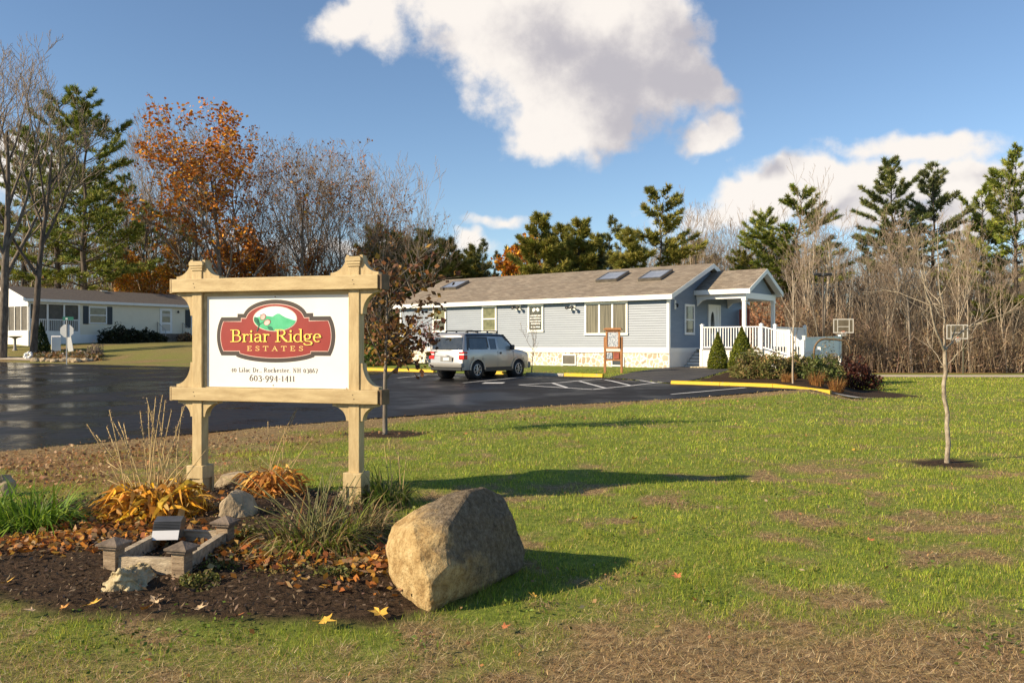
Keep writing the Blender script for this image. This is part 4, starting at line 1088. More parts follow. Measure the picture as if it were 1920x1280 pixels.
a2, b2 = mwin(357.5, 385, 582, 614)
mb = MB(); mb.box(mx(347), mx(356.5), -.06, -.016, a2-.03, b2+.03); mb.build('shutter', M['shutter'], home)
xa, xb = mx(299), mx(322); xm = (xa+xb)/2; za, zb = mz(625, xm), mz(578, xm); mb = MB(); mb.box(xa, xb, -.06, -.002, za, zb); dr = mb.build('door', M['white'], home)
mb = MB(); mb.box(xa+.2, xb-.2, -.068, -.05, za+.9, zb-.2); mb.build('pane', M['glass_dark'], dr)
mb = MB(); mb.box(xa+.2, xb-.2, -.072, -.069, za+1.35, za+1.6); mb.box(xa+.2, xb-.2, -.068, -.05, za+.2, za+.75); mb.build('kick_plate', M['steel'], dr)
mb = MB()
for k in range(4): mb.box(xa-.3, xb+1.0, -.35-.3*k, -.04-.3*k, -.7, za-.02-.2*k)
stp = mb.build('steps', M['cap_wood'], home)
mb = MB()
for x in (xa-.25, xb+.95):
    mb.tube([(x, -.1, za-.1), (x, -.1, za+.9), (x, -1.2, za+.25), (x, -1.2, za-.9)], .025, 6)
    for k in range(6): mb.tube([(x, -.1-.2*k, za-.5), (x, -.1-.2*k, za+.88-.11*k)], .012, 4)
mb.build('handrail', M['steel'], home)
mb = MB(); mb.lathe([(.05, -.1), (.09, 0), (.02, .1)], (xb+.55, -.08, zb-.25), 10); mb.build('wall_lamp', M['black'], home)

# stop sign seen from behind, with a green street name blade
sp = at(125, 49.5); t = empty('stop_sign', sp, .1, 'back of an octagonal stop sign on a thin post with a green street name blade', 'sign')
mb = MB(); mb.box(-.03, .03, -.02, .02, -.3, 2.55); mb.build('post', M['steel'], t)
mb = MB(); mb.prism([(.40*math.cos(R(22.5+45*k)), 1.95+.40*math.sin(R(22.5+45*k))) for k in range(8)], 'y', .022, .03); mb.build('octagon_plate', M['sign_back'], t)
mb = MB(); mb.box(-.22, .38, -.004, .004, 2.57, 2.76); mb.build('name_blade', M['green_sign'], t)
mb = MB(); mb.box(-.06, .06, -.014, -.005, 2.60, 2.70); mb.build('bracket', M['sign_back'], t)
# small things in front of the mobile home
x, y, z = at(105, 57.5); mb = MB(); mb.box(-.28, .28, -.2, .2, -.3, .98, b=.03); mb.box(-.12, .12, -.215, -.2, .5, .8); mb.prism([(-.2, .98), (.2, .98), (.0, 1.06)], 'x', -.28, .28)
o = mb.build('utility_box', M['white']); o.location = (x, y, z); o.rotation_euler.z = .5; tag(o, 'white metal utility box by the cream mobile home', 'utility box')
x, y, z = at(136, 57.5); mb = MB(); mb.obox((-.1, 0, 0), (-.35, .1, 1.15), .35, .06); o = mb.build('leaning_board', M['sign_back']); o.location = (x, y, z); tag(o, 'white board leaning beside the porch, right of the utility box', 'board')
x, y, z = at(28, 58); mb = MB(); mb.lathe([(.22, -.3), (.16, .0), (.09, .12), (.08, .75), (.14, .82)], (0, 0, 0), 14); bb = mb.build('bird_bath', M['concrete']); bb.location = (x, y, z)
tag(bb, 'grey stone bird bath beside the white porch end wall', 'bird bath'); mb = MB(); mb.lathe([(.12, .80), (.45, .92), (.47, .96), (.40, .95), (.1, .90)], (0, 0, 0), 20); mb.build('bowl', M['concrete'], bb)
x, y, z = at(53, 54.5); mb = MB()
for k in range(7): a = 2*math.pi*k/7; mb.lathe([(.02, -.12), (.14, 0), (.02, .12)], (.2*math.cos(a), .1*math.sin(a), .22+.16*math.sin(a)), 8)
mb.box(-.05, .05, -.05, .05, -.2, .2); o = mb.build('garden_ornament', M['paper']); o.location = (x, y, z); tag(o, 'small pale garden ornament at the foot of the dark tree trunk', 'ornament')

# ------------------------------------------------------------------ basketball hoops, light mast, far house
def hoop(px_pole, px_mid, Z, label, rz):
    x, y, z = at(px_pole, Z); xm = (px_mid-960)/F*Z
    t = empty('basketball_hoop', (x, y, z), 0, label, 'basketball hoop', 'basketball hoops beyond the lawn')
    mb = MB(); mb.tube([(0, 0, -.3), (0, 0, 3.3), (-.05, -.2, 3.5)], .07, 10); mb.build('post', M['steel'], t)
    dx = xm-x
    mb = MB(); mb.tube([(0, 0, 3.2), (dx*.9, -.9, 3.45)], .04, 6); mb.tube([(0, 0, 2.8), (dx*.9, -.9, 3.1)], .03, 6); mb.build('arm', M['steel'], t)
    bd = empty('backboard_mount', (dx, -1.0, 0)); bd.parent = t
    mb = MB(); w, h, zb = .82, 1.22, 2.92
    for a, b, c, d in ((-w, w, zb, zb+.09), (-w, w, zb+h-.09, zb+h), (-w, -w+.08, zb+.09, zb+h-.09), (w-.08, w, zb+.09, zb+h-.09), (-.5, -.43, zb+.092, zb+h-.092), (.43, .5, zb+.092, zb+h-.092), (-.429, .429, zb+.52, zb+.58)): mb.box(a, b, -.03, .03, c, d)
    f = mb.build('backboard', M['hoop_white'], t); f.location = (dx, -1.0, 0); f.rotation_euler.z = rz
    bpy.data.objects.remove(bd)
    mb = MB(); mb.box(-w+.08, w-.08, -.008, .008, zb+.09, zb+h-.09); mb.build('board_pane', M['hoop_glass'], f)
    mb = MB(); mb.tube([(.23*math.cos(a*math.pi/8), -.33+.23*math.sin(a*math.pi/8), 3.05) for a in range(17)], .018, 5); mb.box(-.1, .1, -.12, -.03, 2.98, 3.10); r = mb.build('rim', M['orange_rim'], f)
    mb = MB()
    for k in range(10):
        a = k*math.pi/5; mb.tube([(.22*math.cos(a), -.33+.22*math.sin(a), 3.04), (.12*math.cos(a+.5), -.33+.12*math.sin(a+.5), 2.62)], .012, 3)
    mb.build('net', M['white'], r)
M['hoop_white'] = mat('hoop_white', (.48, .46, .42), .6)
M['hoop_glass'] = mat('grey_acrylic', (.10, .085, .06), .5, (.14, .12, .085), 2, spec=.2)
M['orange_rim'] = mat('orange_rim', (.50, .22, .14), .5)
hoop(1578, 1573, 74, 'basketball hoop behind the porch ramp, on the far side of the lawn', -.25)
hoop(1806, 1783, 72, 'basketball hoop seen through the branches of the bare young tree', -.25)
x, y, z = at(1543, 70); t = empty('light_mast', (x, y, z), 0, 'tall thin dark mast with two floodlight heads above the ramp', 'light mast')
mb = MB(); mb.tube([(0, 0, -.5), (0, 0, 6.9)], .075, 8); mb.tube([(-.4, 0, 6.85), (.4, 0, 6.9)], .04, 6); mb.build('pole', M['bark_dark'], t)
for s in (-1, 1):
    mb = MB(); mb.box(s*.42-.28, s*.42+.28, -.15, .15, 6.9, 7.12, b=.04); mb.build('lamp_head', M['black'], t)
x, y, z = at(1452, 118); t = empty('far_house', (x, y, z), -.6, 'pale gabled house far behind the trees above the porch roof', 'house')
gzt = hgt(491, 118)-z
mb = MB(); mb.box(-1.6, 1.6, -.0, 9, -1, gzt-1.1); mb.prism([(-1.6, gzt-1.1), (1.6, gzt-1.1), (0, gzt)], 'y', 0, 9); mb.build('wall', M['pale_wall'], t)
mb = MB(); mb.prism([(-1.9, gzt-1.3), (0, gzt+.02), (1.9, gzt-1.3), (1.9, gzt-1.15), (0, gzt+.17), (-1.9, gzt-1.15)], 'y', -.3, 9.2); mb.build('roof', M['pale_roof'], t)
# curved dark handrail hoop at the ramp foot
x, y, z = at(1556, 36.5); mb = MB()
P = [(-.75, 0, -.4), (-.75, 0, .9)]+[(-.25-.5*math.cos(a*math.pi/12), 0, 1.1+.55*math.sin(a*math.pi/12)) for a in range(0, 7)]+[(.3, .0, 1.62), (.75, 0, 1.58), (.95, 0, 1.3), (.98, 0, 1.0)]
mb.tube([(p[0]*.9, p[1], p[2]) for p in P], .045, 8); o = mb.build('bent_handrail', M['post_wood_dark'] if 'post_wood_dark' in M else M['shade_brown']); o.location = (x, y, z)
tag(o, 'dark bent pipe handrail curving up behind the hedge at the ramp foot', 'handrail')

# ------------------------------------------------------------------ trees
def rot_dir(d, ang, az):
    a = d.orthogonal().normalized(); c = d.cross(a)
    return (d*math.cos(ang)+(a*math.cos(az)+c*math.sin(az))*math.sin(ang)).normalized()
def skeleton(H, r0, seed, kids=(8, 5, 4, 3), ang=(38, 36, 34, 32), lenr=(.5, .5, .5, .45), start=.3, up=.18, wob=.10, trunk=.8, segs=(7, 5, 4, 3), lean=0.0, rtip=.010):
    g = random.Random(seed); out = []; tips = []
    def grow(p, d, L, r, lv):
        n = segs[min(lv, len(segs)-1)]; pts = [p]; rad = [r]; dirs = [d]
        for i in range(n):
            w = Vector((g.gauss(0, 1), g.gauss(0, 1), g.gauss(0, .6)))*wob*(1 if lv else .35)
            d = (d+w+Vector((0, 0, up if lv else .06))).normalized()
            p = p+d*(L/n); pts.append(p); dirs.append(d)
            rad.append(max(rtip, r*(1-(i+1)/n*(.72 if lv == 0 else .8))))
        out.append((pts, rad, lv))
        if lv >= len(kids): tips.append((pts[-1], d, L)); return
        k = kids[lv]; k = max(2, int(round(k*g.uniform(.8, 1.2))))
        for j in range(k):
            s = start+(1-start)*(j+g.random()*.8)/k if lv == 0 else .25+.75*(j+g.random())/k
            s = min(s, .995); i = int(s*n); f = s*n-i
            q = pts[i].lerp(pts[i+1], f) if i < n else pts[-1]
            a = R(ang[lv])*g.uniform(.65, 1.3)
            dd = rot_dir(dirs[min(i+1, n)], a, (j*2.4+g.uniform(-.6, .6)))
            Lr = L*lenr[lv]*g.uniform(.75, 1.25)*(1.15-.55*s if lv == 0 else 1.1-.4*s)
            rr = max(rtip, rad[min(i, n)]*(.62 if lv == 0 else .6))
            grow(q, dd, Lr, rr, lv+1)
    d0 = Vector((lean, g.gauss(0, .03), 1)).normalized()
    grow(Vector((0, 0, -.3)), d0, H*trunk, r0, 0)
    return out, tips
def tree_meshes(sk, m_trunk, m_twig, split=2, parent=None, rmin=0.0):
    a, b = MB(), MB()
    for pts, rad, lv in sk:
        (a if lv < split else b).tube(pts, [max(x, rmin) for x in rad], 8 if lv == 0 else (5 if lv == 1 else 3), cap=False)
    a.build('trunk', m_trunk, parent, fix=False)
    return b.build('crown', m_twig, parent, fix=False) if b.v else None
def cards(P, size, g, aspect=.6, colors=None, flat_bias=0.0):
    """diamond leaves at random attitudes, one quad each"""
    n = len(P); size = np.broadcast_to(size, (n,))
    t = g.normal(size=(n, 3)); t[:, 2] *= (1-flat_bias); t /= np.linalg.norm(t, axis=1)[:, None]+1e-9
    b = g.normal(size=(n, 3)); b[:, 2] *= (1-flat_bias); b -= t*(b*t).sum(1)[:, None]; b /= np.linalg.norm(b, axis=1)[:, None]+1e-9
    s = size[:, None]
    V = np.stack([P-t*s*.5, P+b*s*aspect*.5-t*s*.05, P+t*s*.5, P-b*s*aspect*.5-t*s*.05], 1).reshape(-1, 3)
    C = np.repeat(colors, 4, axis=0) if colors is not None else None
    return V, C
def pick(g, n, cols, jit=.18):
    cols = np.array(cols); c = cols[g.integers(0, len(cols), n)]
    return np.clip(c*(1+g.normal(0, jit, (n, 1)))*(1+g.normal(0, .05, (n, 3))), .004, 1)

def pine(name, H, seed, cb=.28, wide=.2, cols=((.030, .050, .014), (.055, .078, .020), (.085, .105, .028), (.10, .115, .045)), dens=1.0, m='bark_dark', r0=None, irregular=.35, droop=0.0, label=None, loc=(0, 0, 0), tuft=1.0, group=None, scraggy=0.0, pw=.62):
    g = np.random.default_rng(seed); rr = random.Random(seed)
    root = empty(name, loc, 0, label, 'tree', group)
    tr = MB(); r0 = r0 or H*.016
    tp = [Vector((rr.gauss(0, .05)*i*.3, rr.gauss(0, .05)*i*.3, -.4+(H+.2)*i/10)) for i in range(11)]
    tr.tube(tp, [max(.02, r0*(1-i/10.3)) for i in range(11)], 9, cap=False)
    def axis_at(z): k = min(max((z+.4)/(H+.2)*10, 0), 9.999); i = int(k); return tp[i].lerp(tp[i+1], k-i)
    z = H*cb; T, D, S = [], [], []
    while z < H*.985:
        f = (z-H*cb)/(H*(1-cb))
        prof = (1-f)**pw*(.6+.4*min(1, f*5+.3))+.03
        for k in range(rr.choice((4, 5, 5, 6))):
            L = H*wide*prof*rr.uniform(1-irregular*1.6, 1+irregular)
            if rr.random() < scraggy: continue
            if L < .25: L = .25
            az = rr.uniform(0, 2*math.pi); el = R(rr.uniform(-8, 14)+f*38-droop)
            d = Vector((math.cos(az)*math.cos(el), math.sin(az)*math.cos(el), math.sin(el))); p = axis_at(z+rr.uniform(-.25, .25)); pts = [p.copy()]
            ns = 5
            for i in range(ns):
                d = (d+Vector((rr.gauss(0, .09), rr.gauss(0, .09), .045+rr.gauss(0, .04)))).normalized(); p = p+d*(L/ns); pts.append(p.copy())
            br = max(.02, r0*.26*(1-f*.7)); tr.tube(pts, [br*(1-.8*i/ns) for i in range(ns+1)], 4, cap=False)
            nt = max(6, int(L*15*dens))
            for q in range(nt):
                s = rr.uniform(.30, 1.0)**.8*ns; i = min(int(s), ns-1); c = pts[i].lerp(pts[i+1], s-i)
                side = Vector((-d.y, d.x, 0))*rr.uniform(-1, 1)*L*.34*(1.2-s/ns)
                T.append(c+side+Vector((0, 0, rr.gauss(0.02, .05)))); dd = (d*.8+side*.9/max(L*.25, .1)+Vector((0, 0, rr.uniform(.05, .55)))).normalized(); D.append(dd); S.append(rr.uniform(.36, .62)*tuft)
        z += H*(1-cb)/(rr.uniform(17, 23) if wide > .305 and cb < .15 else rr.uniform(12, 18))
    T, D, S = np.array(T), np.array(D), np.array(S)
    # each tuft: several slim needle blades fanning out of one point
    k = 10; n = len(T)
    P = np.repeat(T, k, 0); Dr = np.repeat(D, k, 0)+g.normal(0, .55, (n*k, 3)); Dr /= np.linalg.norm(Dr, axis=1)[:, None]
    w = np.cross(Dr, g.normal(size=(n*k, 3))); w /= np.linalg.norm(w, axis=1)[:, None]+1e-9; s = np.repeat(S, k)[:, None]
    V = np.stack([P-w*s*.085, P+w*s*.085, P+Dr*s], 1).reshape(-1, 3)
    C = np.repeat(np.repeat(pick(g, n, cols), k, 0), 3, 0)
    tr.build('trunk', M[m], root, fix=False)
    np_mesh('crown', V, 3, M['needle'], C, root)
    return root

TALL = {}
def tallness(root):
    h = 0
    for c in root.children:
        k = c.data.name
        if k not in TALL:
            a = np.empty(len(c.data.vertices)*3, dtype=np.float32); c.data.vertices.foreach_get('co', a); TALL[k] = float(np.percentile(a[2::3], 99.7))
        h = max(h, TALL[k])
    return h
def put(root, px, Z, rz=0.0, s=1.0, label=None, group=None, dz=0.0, top=None):
    x, y, z = at(px, Z)
    if top: s = (hgt(top, Z)-z)/tallness(root)
    root.location = (x, y, z+dz); root.rotation_euler.z = rz; root.scale = (s, s, s)
    if label: root['label'] = label
    if group: root['group'] = group
    return root

# --- white pines, left
GRN = ((.10, .14, .022), (.17, .21, .03), (.25, .28, .042), (.32, .33, .07))
p1 = pine('pine_tree', 23, 11, .22, .31, GRN, .75, label='tall green pine with a thick dark trunk behind the mobile home'); put(p1, 157, 74, top=168)
p2 = pine('pine_tree', 22.5, 12, .25, .29, GRN, .7, label='tall pine half hidden behind the bare tree left of the thickest pine', scraggy=.1); put(p2, 108, 80, top=172)
p3 = copy_tree(p2); put(p3, 240, 92, 2.2, .66, 'shorter dark pine between the tall left pines and the orange maple', top=330)
p4 = copy_tree(p1); put(p4, 45, 96, 1.1, .82, 'pine at the left edge behind the bare trees', top=240)
p5 = copy_tree(p2); put(p5, 355, 93, 4.0, .80, 'dark pine mixed into the back of the orange maple', top=300)
# --- conifers behind the building
OLV = ((.13, .14, .022), (.20, .20, .034), (.27, .255, .05), (.33, .29, .07))
e1 = pine('evergreen_tree', 13.8, 21, .10, .31, OLV, 1.3, tuft=1.25, pw=.5, label='dense olive evergreen behind the roof, right of the small orange tree', irregular=.3); put(e1, 1008, 82, top=405)
e2 = copy_tree(e1); put(e2, 1085, 84, 2.0, 1.0, 'dense olive evergreen over the middle of the roof', top=412)
e3 = pine('pine_tree', 14.5, 23, .25, .15, ((.11, .13, .05), (.16, .18, .08), (.20, .21, .10)), .55, label='thin sparse pine between the olive evergreens and the tall roof pine', scraggy=.25); put(e3, 1146, 84, top=403)
e4 = pine('pine_tree', 17.5, 24, .30, .29, OLV, .7, label='tall open pine rising above the two skylights', scraggy=.18, pw=.45, tuft=1.15); put(e4, 1240, 84, .7, top=352)
e5 = copy_tree(e1); put(e5, 1185, 80, 4.2, .74, 'low bright evergreen left of the tall roof pine', top=432)
e6 = copy_tree(e3); put(e6, 905, 96, 1.0, .82, 'pale sparse pine at the left end of the tree line above the roof', top=447)
e7 = copy_tree(e1); put(e7, 800, 84, 3.1, .86, 'dark evergreen behind the far left corner of the blue building', top=432)
e8 = copy_tree(e1); put(e8, 842, 92, 5.1, .80, 'dark evergreen just right of the one at the building corner', top=450)
e9 = copy_tree(e7); put(e9, 735, 88, .4, .82, 'dark evergreen low behind the young brown oak', top=440)
g_ = random.Random(31)
for src_, px, Z, tp_, lab in ((e1, 1048, 90, 425, 'olive evergreen filling the gap between the two dense olive ones'), (e1, 960, 92, 462, 'low olive evergreen behind the small orange maple'), (e1, 1120, 92, 440, 'olive evergreen right of the dense pair, partly behind the thin sparse pine'),
    (e3, 1163, 88, 420, 'second sparse pine right beside the thin one'), (e4, 1290, 96, 440, 'low open pine right of the tall roof pine'), (e6, 930, 90, 470, 'small grey green pine low at the left part of the roof ridge'), (e4, 1395, 92, 470, 'low open pine just above the porch ridge'),
    (e1, 870, 96, 480, 'low dark evergreen left of the pale sparse pine'), (e1, 700, 94, 425, 'dark evergreen filling the wood right above the right sign post'), (e1, 772, 96, 448, 'dark evergreen left of the one at the building corner, deeper in the wood'), (e1, 893, 100, 462, 'olive evergreen deep behind the left end of the roof'), (e1, 1330, 100, 480, 'low olive evergreen behind the ridge end of the roof'),
    (e1, 1720, 104, 548, 'dark evergreen deep in the woods, left of the young lawn tree'), (e1, 1805, 104, 560, 'dark evergreen deep in the woods, right of the young lawn tree'), (e1, 1880, 102, 540, 'dark evergreen low in the woods near the right edge'), (e1, 1645, 108, 575, 'low dark evergreen in the woods above the burgundy shrub')):
    c = copy_tree(src_); put(c, px, Z, g_.uniform(0, 6), 1, lab, top=tp_)
# --- right hand pines
f1 = pine('pine_tree', 19, 31, .40, .29, GRN, .75, label='broad pine above the porch roof, right one of that pair', scraggy=.12); put(f1, 1500, 88, top=350)
f2 = copy_tree(f1); f1.scale = (f1.scale[0]*1.25, f1.scale[1]*1.25, f1.scale[2]); put(f2, 1432, 92, 2.5, .84, 'smaller pine above the porch roof, left one of that pair', top=392)
f3 = pine('pine_tree', 23, 33, .48, .22, ((.10, .13, .04), (.17, .20, .055), (.25, .26, .10)), 1.0, label='tall pointed pine left of its pale twin above the right woods', irregular=.3, scraggy=.08); put(f3, 1672, 86, top=298)
f4 = pine('pine_tree', 22.5, 34, .5, .20, ((.13, .15, .06), (.20, .22, .09)), .8, label='thin pale pointed pine right of its greener twin above the woods', scraggy=.2); put(f4, 1750, 88, top=306)
f5 = copy_tree(p1); put(f5, 1905, 80, 3.3, .99, 'big pine at the right edge of the woods', top=278)
f6 = copy_tree(f1); put(f6, 1842, 94, 1.2, .92, 'pine half hidden behind the big right edge pine', top=350)

# --- bare trees
def bare(name, H, r0, seed, label=None, bark='bark_grey', twig='twig', group=None, **kw):
    root = empty(name, (0, 0, 0), 0, label, 'tree', group)
    sk, tips = skeleton(H, r0, seed, **kw)
    tree_meshes(sk, M[bark], M[twig], parent=root, rmin=kw.get('rtip', .01))
    return root, tips
def leaf_crown(root, tips, per, spread, size, cols, seed, frac=1.0, name='leaves', cond=None):
    g = np.random.default_rng(seed); r = random.Random(seed); P = []
    for p, d, L in tips:
        if r.random() > frac or (cond and not cond(p)): continue
        for k in range(per): P.append(p-d*r.random()*L*.8+Vector((r.gauss(0, spread), r.gauss(0, spread), r.gauss(0, spread))))
    if not P: return
    P = np.array(P); n = len(P)
    # colour varies clump by clump
    V, C = cards(P, g.uniform(.7, 1.3, n)*size, g, .75, pick(g, n, cols))
    np_mesh(name, V, 4, M['leaf'], C, root)
RUST = ((.32, .12, .03), (.42, .16, .03), (.26, .12, .045), (.44, .22, .045))
ORG = ((.62, .22, .018), (.70, .30, .028), (.54, .16, .016), (.72, .38, .04), (.40, .14, .025))
t, tips = bare('maple_tree', 25, .30, 41, 'tall orange maple in autumn leaf behind the sign', kids=(13, 7, 5, 4), ang=(40, 38, 40, 40), lenr=(.56, .58, .52, .5), start=.16, rtip=.016)
leaf_crown(t, tips, 7, .34, .38, ORG+RUST[:2], 42, .58, cond=lambda p: p.x < 2.2 or p.z < 11 or random.Random(int(p.x*97+p.z*31)).random() < .3)
put(t, 415, 78, top=205); t.scale = (t.scale[0]*1.28, t.scale[1]*1.28, t.scale[2])
big, tips = bare('bare_tree', 23.5, .24, 51, kids=(12, 7, 5, 4), ang=(36, 34, 36, 38), lenr=(.62, .56, .52, .5), start=.16, up=.12, rtip=.015)
leaf_crown(big, tips, 1, .15, .30, RUST, 52, .40); put(big, 560, 82, 0, 1, 'wide bare tree with a few rust leaves, above the left half of the sign panel', top=245)
b2, tips = bare('bare_tree', 22.5, .22, 53, kids=(12, 7, 5, 4), ang=(38, 36, 36, 38), lenr=(.62, .56, .52, .5), start=.14, up=.10, rtip=.015)
leaf_crown(b2, tips, 2, .18, .30, RUST, 54, .40); put(b2, 645, 84, 0, .97, 'wide bare tree with rust leaves above the right half of the sign panel', top=262)
b3 = copy_tree(big); put(b3, 462, 86, 2.0, .98, 'bare tree with thin rust leaves right beside the orange maple', top=232)
b4 = copy_tree(b2); put(b4, 735, 92, 1.6, .86, 'bare leaning tree above the right sign post', top=345)
b5, tips = bare('bare_tree', 21, .20, 55, kids=(12, 7, 5, 4), ang=(34, 34, 36, 36), lenr=(.58, .54, .5, .5), start=.2, lean=.04, rtip=.016); put(b5, 690, 98, .5, .95, 'slim bare tree between the right sign post and the building', top=290)
b6 = copy_tree(b5); put(b6, 280, 95, 1.0, 1.12, 'pale bare tree left of the orange maple', top=205)
b7 = copy_tree(b5); put(b7, 600, 96, 3.0, .95, 'slim bare tree deep behind the middle of the sign', top=270)
b8 = copy_tree(big); put(b8, 205, 105, 4.0, .8, 'small bare tree between the left pines')
# two bare trees that stand in front of the mobile home
n1, tips = bare('bare_tree', 21.5, .36, 61, 'big bare tree cut by the left edge of the picture', bark='bark_mid', kids=(8, 6, 5, 4), ang=(28, 34, 36, 36), lenr=(.6, .54, .5, .5), start=.28, lean=.05, rtip=.013); put(n1, 3, 55, .3, top=50)
n2, tips = bare('bare_tree', 19, .27, 63, 'dark trunked bare tree in front of the screened porch', bark='bark_dark', kids=(8, 6, 5, 4), ang=(28, 34, 36, 36), lenr=(.6, .54, .5, .5), start=.26, lean=.05, rtip=.013); put(n2, 62, 56, 1.0, top=95)
n3 = copy_tree(n1); put(n3, -60, 58, 2.6, 1.0, 'bare tree left of the picture edge whose twigs reach in')
# small orange trees
t, tips = bare('maple_tree', 10.5, .12, 71, kids=(8, 5, 4, 2), ang=(38, 38, 40, 40), start=.2, rtip=.012); leaf_crown(t, tips, 9, .25, .34, ORG, 72, .8); put(t, 962, 86, 0, 1.0, top=440, label='small orange maple peeping over the roof left of the olive evergreens')
YEL = ((.50, .27, .02), (.44, .20, .02), (.36, .24, .03), (.50, .17, .015))
for i, (px, Z, s, lab) in enumerate(((238, 80, .66, 'small yellow tree behind the mobile home roof, right of the thick pine'), (330, 82, .80, 'yellow orange tree under the orange maple, left side'), (300, 88, .62, 'low orange tree beneath the left edge of the orange maple'), (455, 84, .95, 'orange brown tree showing through the top of the sign, left part'), (515, 88, .80, 'rusty orange tree just above the middle of the sign rail'))):
    if i == 0:
        t, tips = bare('maple_tree', 11, .11, 75, kids=(8, 5, 4, 2), ang=(36, 38, 40, 40), start=.18, rtip=.012); leaf_crown(t, tips, 8, .28, .32, YEL, 76, .7); src = t
        t2, tips2 = bare('maple_tree', 11, .11, 77, kids=(8, 5, 4, 2), ang=(36, 38, 40, 40), start=.15, rtip=.012); leaf_crown(t2, tips2, 8, .28, .32, RUST+ORG[:2], 78, .7); put(t2, 480, 84, 0, .9, 'rusty oak behind the middle of the sign'); src2 = t2
        put(t, px, Z, 0, s, lab)
    else:
        c = copy_tree(src if i in (1, 2) else src2); put(c, px, Z, i*1.7, s, lab)
# the woods on both sides: slim bare trunks nothing tells apart
protos = []
for i in range(9):
    t, _ = bare('woodland_tree', 14, (.10, .16, .075, .12, .19, .09, .14, .11, .065)[i], 81+i, bark=('bark_tan', 'bark_grey', 'bark_tan', 'bark_tan', 'bark_mid', 'bark_tan', 'bark_grey', 'bark_tan', 'bark_tan')[i], twig=('twig_tan', 'twig', 'twig_tan')[i % 3],
        kids=((8, 5, 4, 2), (9, 5, 4, 2), (5, 4, 3), (7, 5, 3, 2), (10, 6, 4, 2), (4, 4, 3, 2), (6, 6, 4, 2), (9, 4, 3, 2), (6, 3, 3))[i], ang=((22, 30, 34, 34), (38, 36, 36, 36), (18, 26, 30), (30, 30, 34, 34), (42, 40, 38, 38), (16, 24, 32, 34), (34, 40, 40, 40), (26, 36, 36, 36), (30, 36, 36))[i],
        lenr=(.5, .5, .5, .5) if i != 5 else (.8, .5, .5, .5), start=(.28, .45, .3, .35, .3, .06, .5, .15, .4)[i], up=.16, wob=(.10, .14, .10, .16, .14, .08, .16, .12, .12)[i], lean=(0, .12, -.1, .05, 0, .03, -.16, .2, -.05)[i], rtip=.011)
    protos.append(t)
g = random.Random(99); used = set()
def wood(px, Z, s, label, group):
    k = g.randrange(9); src_ = protos[k]
    t = src_ if k not in used else copy_tree(src_)
    used.add(k); put(t, px, Z, g.uniform(0, 6.28), s, label, group); return t
RW = 'slender sunlit bare trees of the woods beyond the basketball hoops'
for i in range(80):
    px = 1488+(i+g.uniform(-1.2, 2.2))*5.8; Z = g.choice((75, 77, 80, 84, 88, 93, 98))+g.uniform(-1, 1)
    wood(px, Z, g.uniform(.55, 1.02), 'slender bare tree with a pale tan trunk in the woods beyond the lawn', RW)
for px, Z, tp_, k_, lab in ((250, 86, 470, 0, 'low rust brown oak behind the mobile home, left of the yellow tree'), (590, 90, 450, 1, 'rust brown oak low behind the right half of the sign'), (665, 88, 470, 1, 'low rust brown oak beside the right sign post top'), (410, 90, 420, 1, 'amber oak at the right foot of the orange maple')):
    c = copy_tree((src, src2)[k_]); put(c, px, Z, px*.1, 1, lab, top=tp_)
LW = 'slim bare trunks of the woods behind the mobile home and the sign'
for i in range(44):
    px = 20+(i+g.random())*18.5; Z = g.uniform(80, 104)
    wood(px, Z, g.uniform(.78, 1.2), 'slim bare trunk among the autumn woods behind the sign', LW)
BW = 'thin grey bare trees behind the roof ridge'
for i in range(20):
    px = 1255+(i+g.random())*10.5; Z = g.uniform(88, 104)
    wood(px, Z, g.uniform(.80, 1.12), 'thin grey bare tree behind the roof and porch', BW)

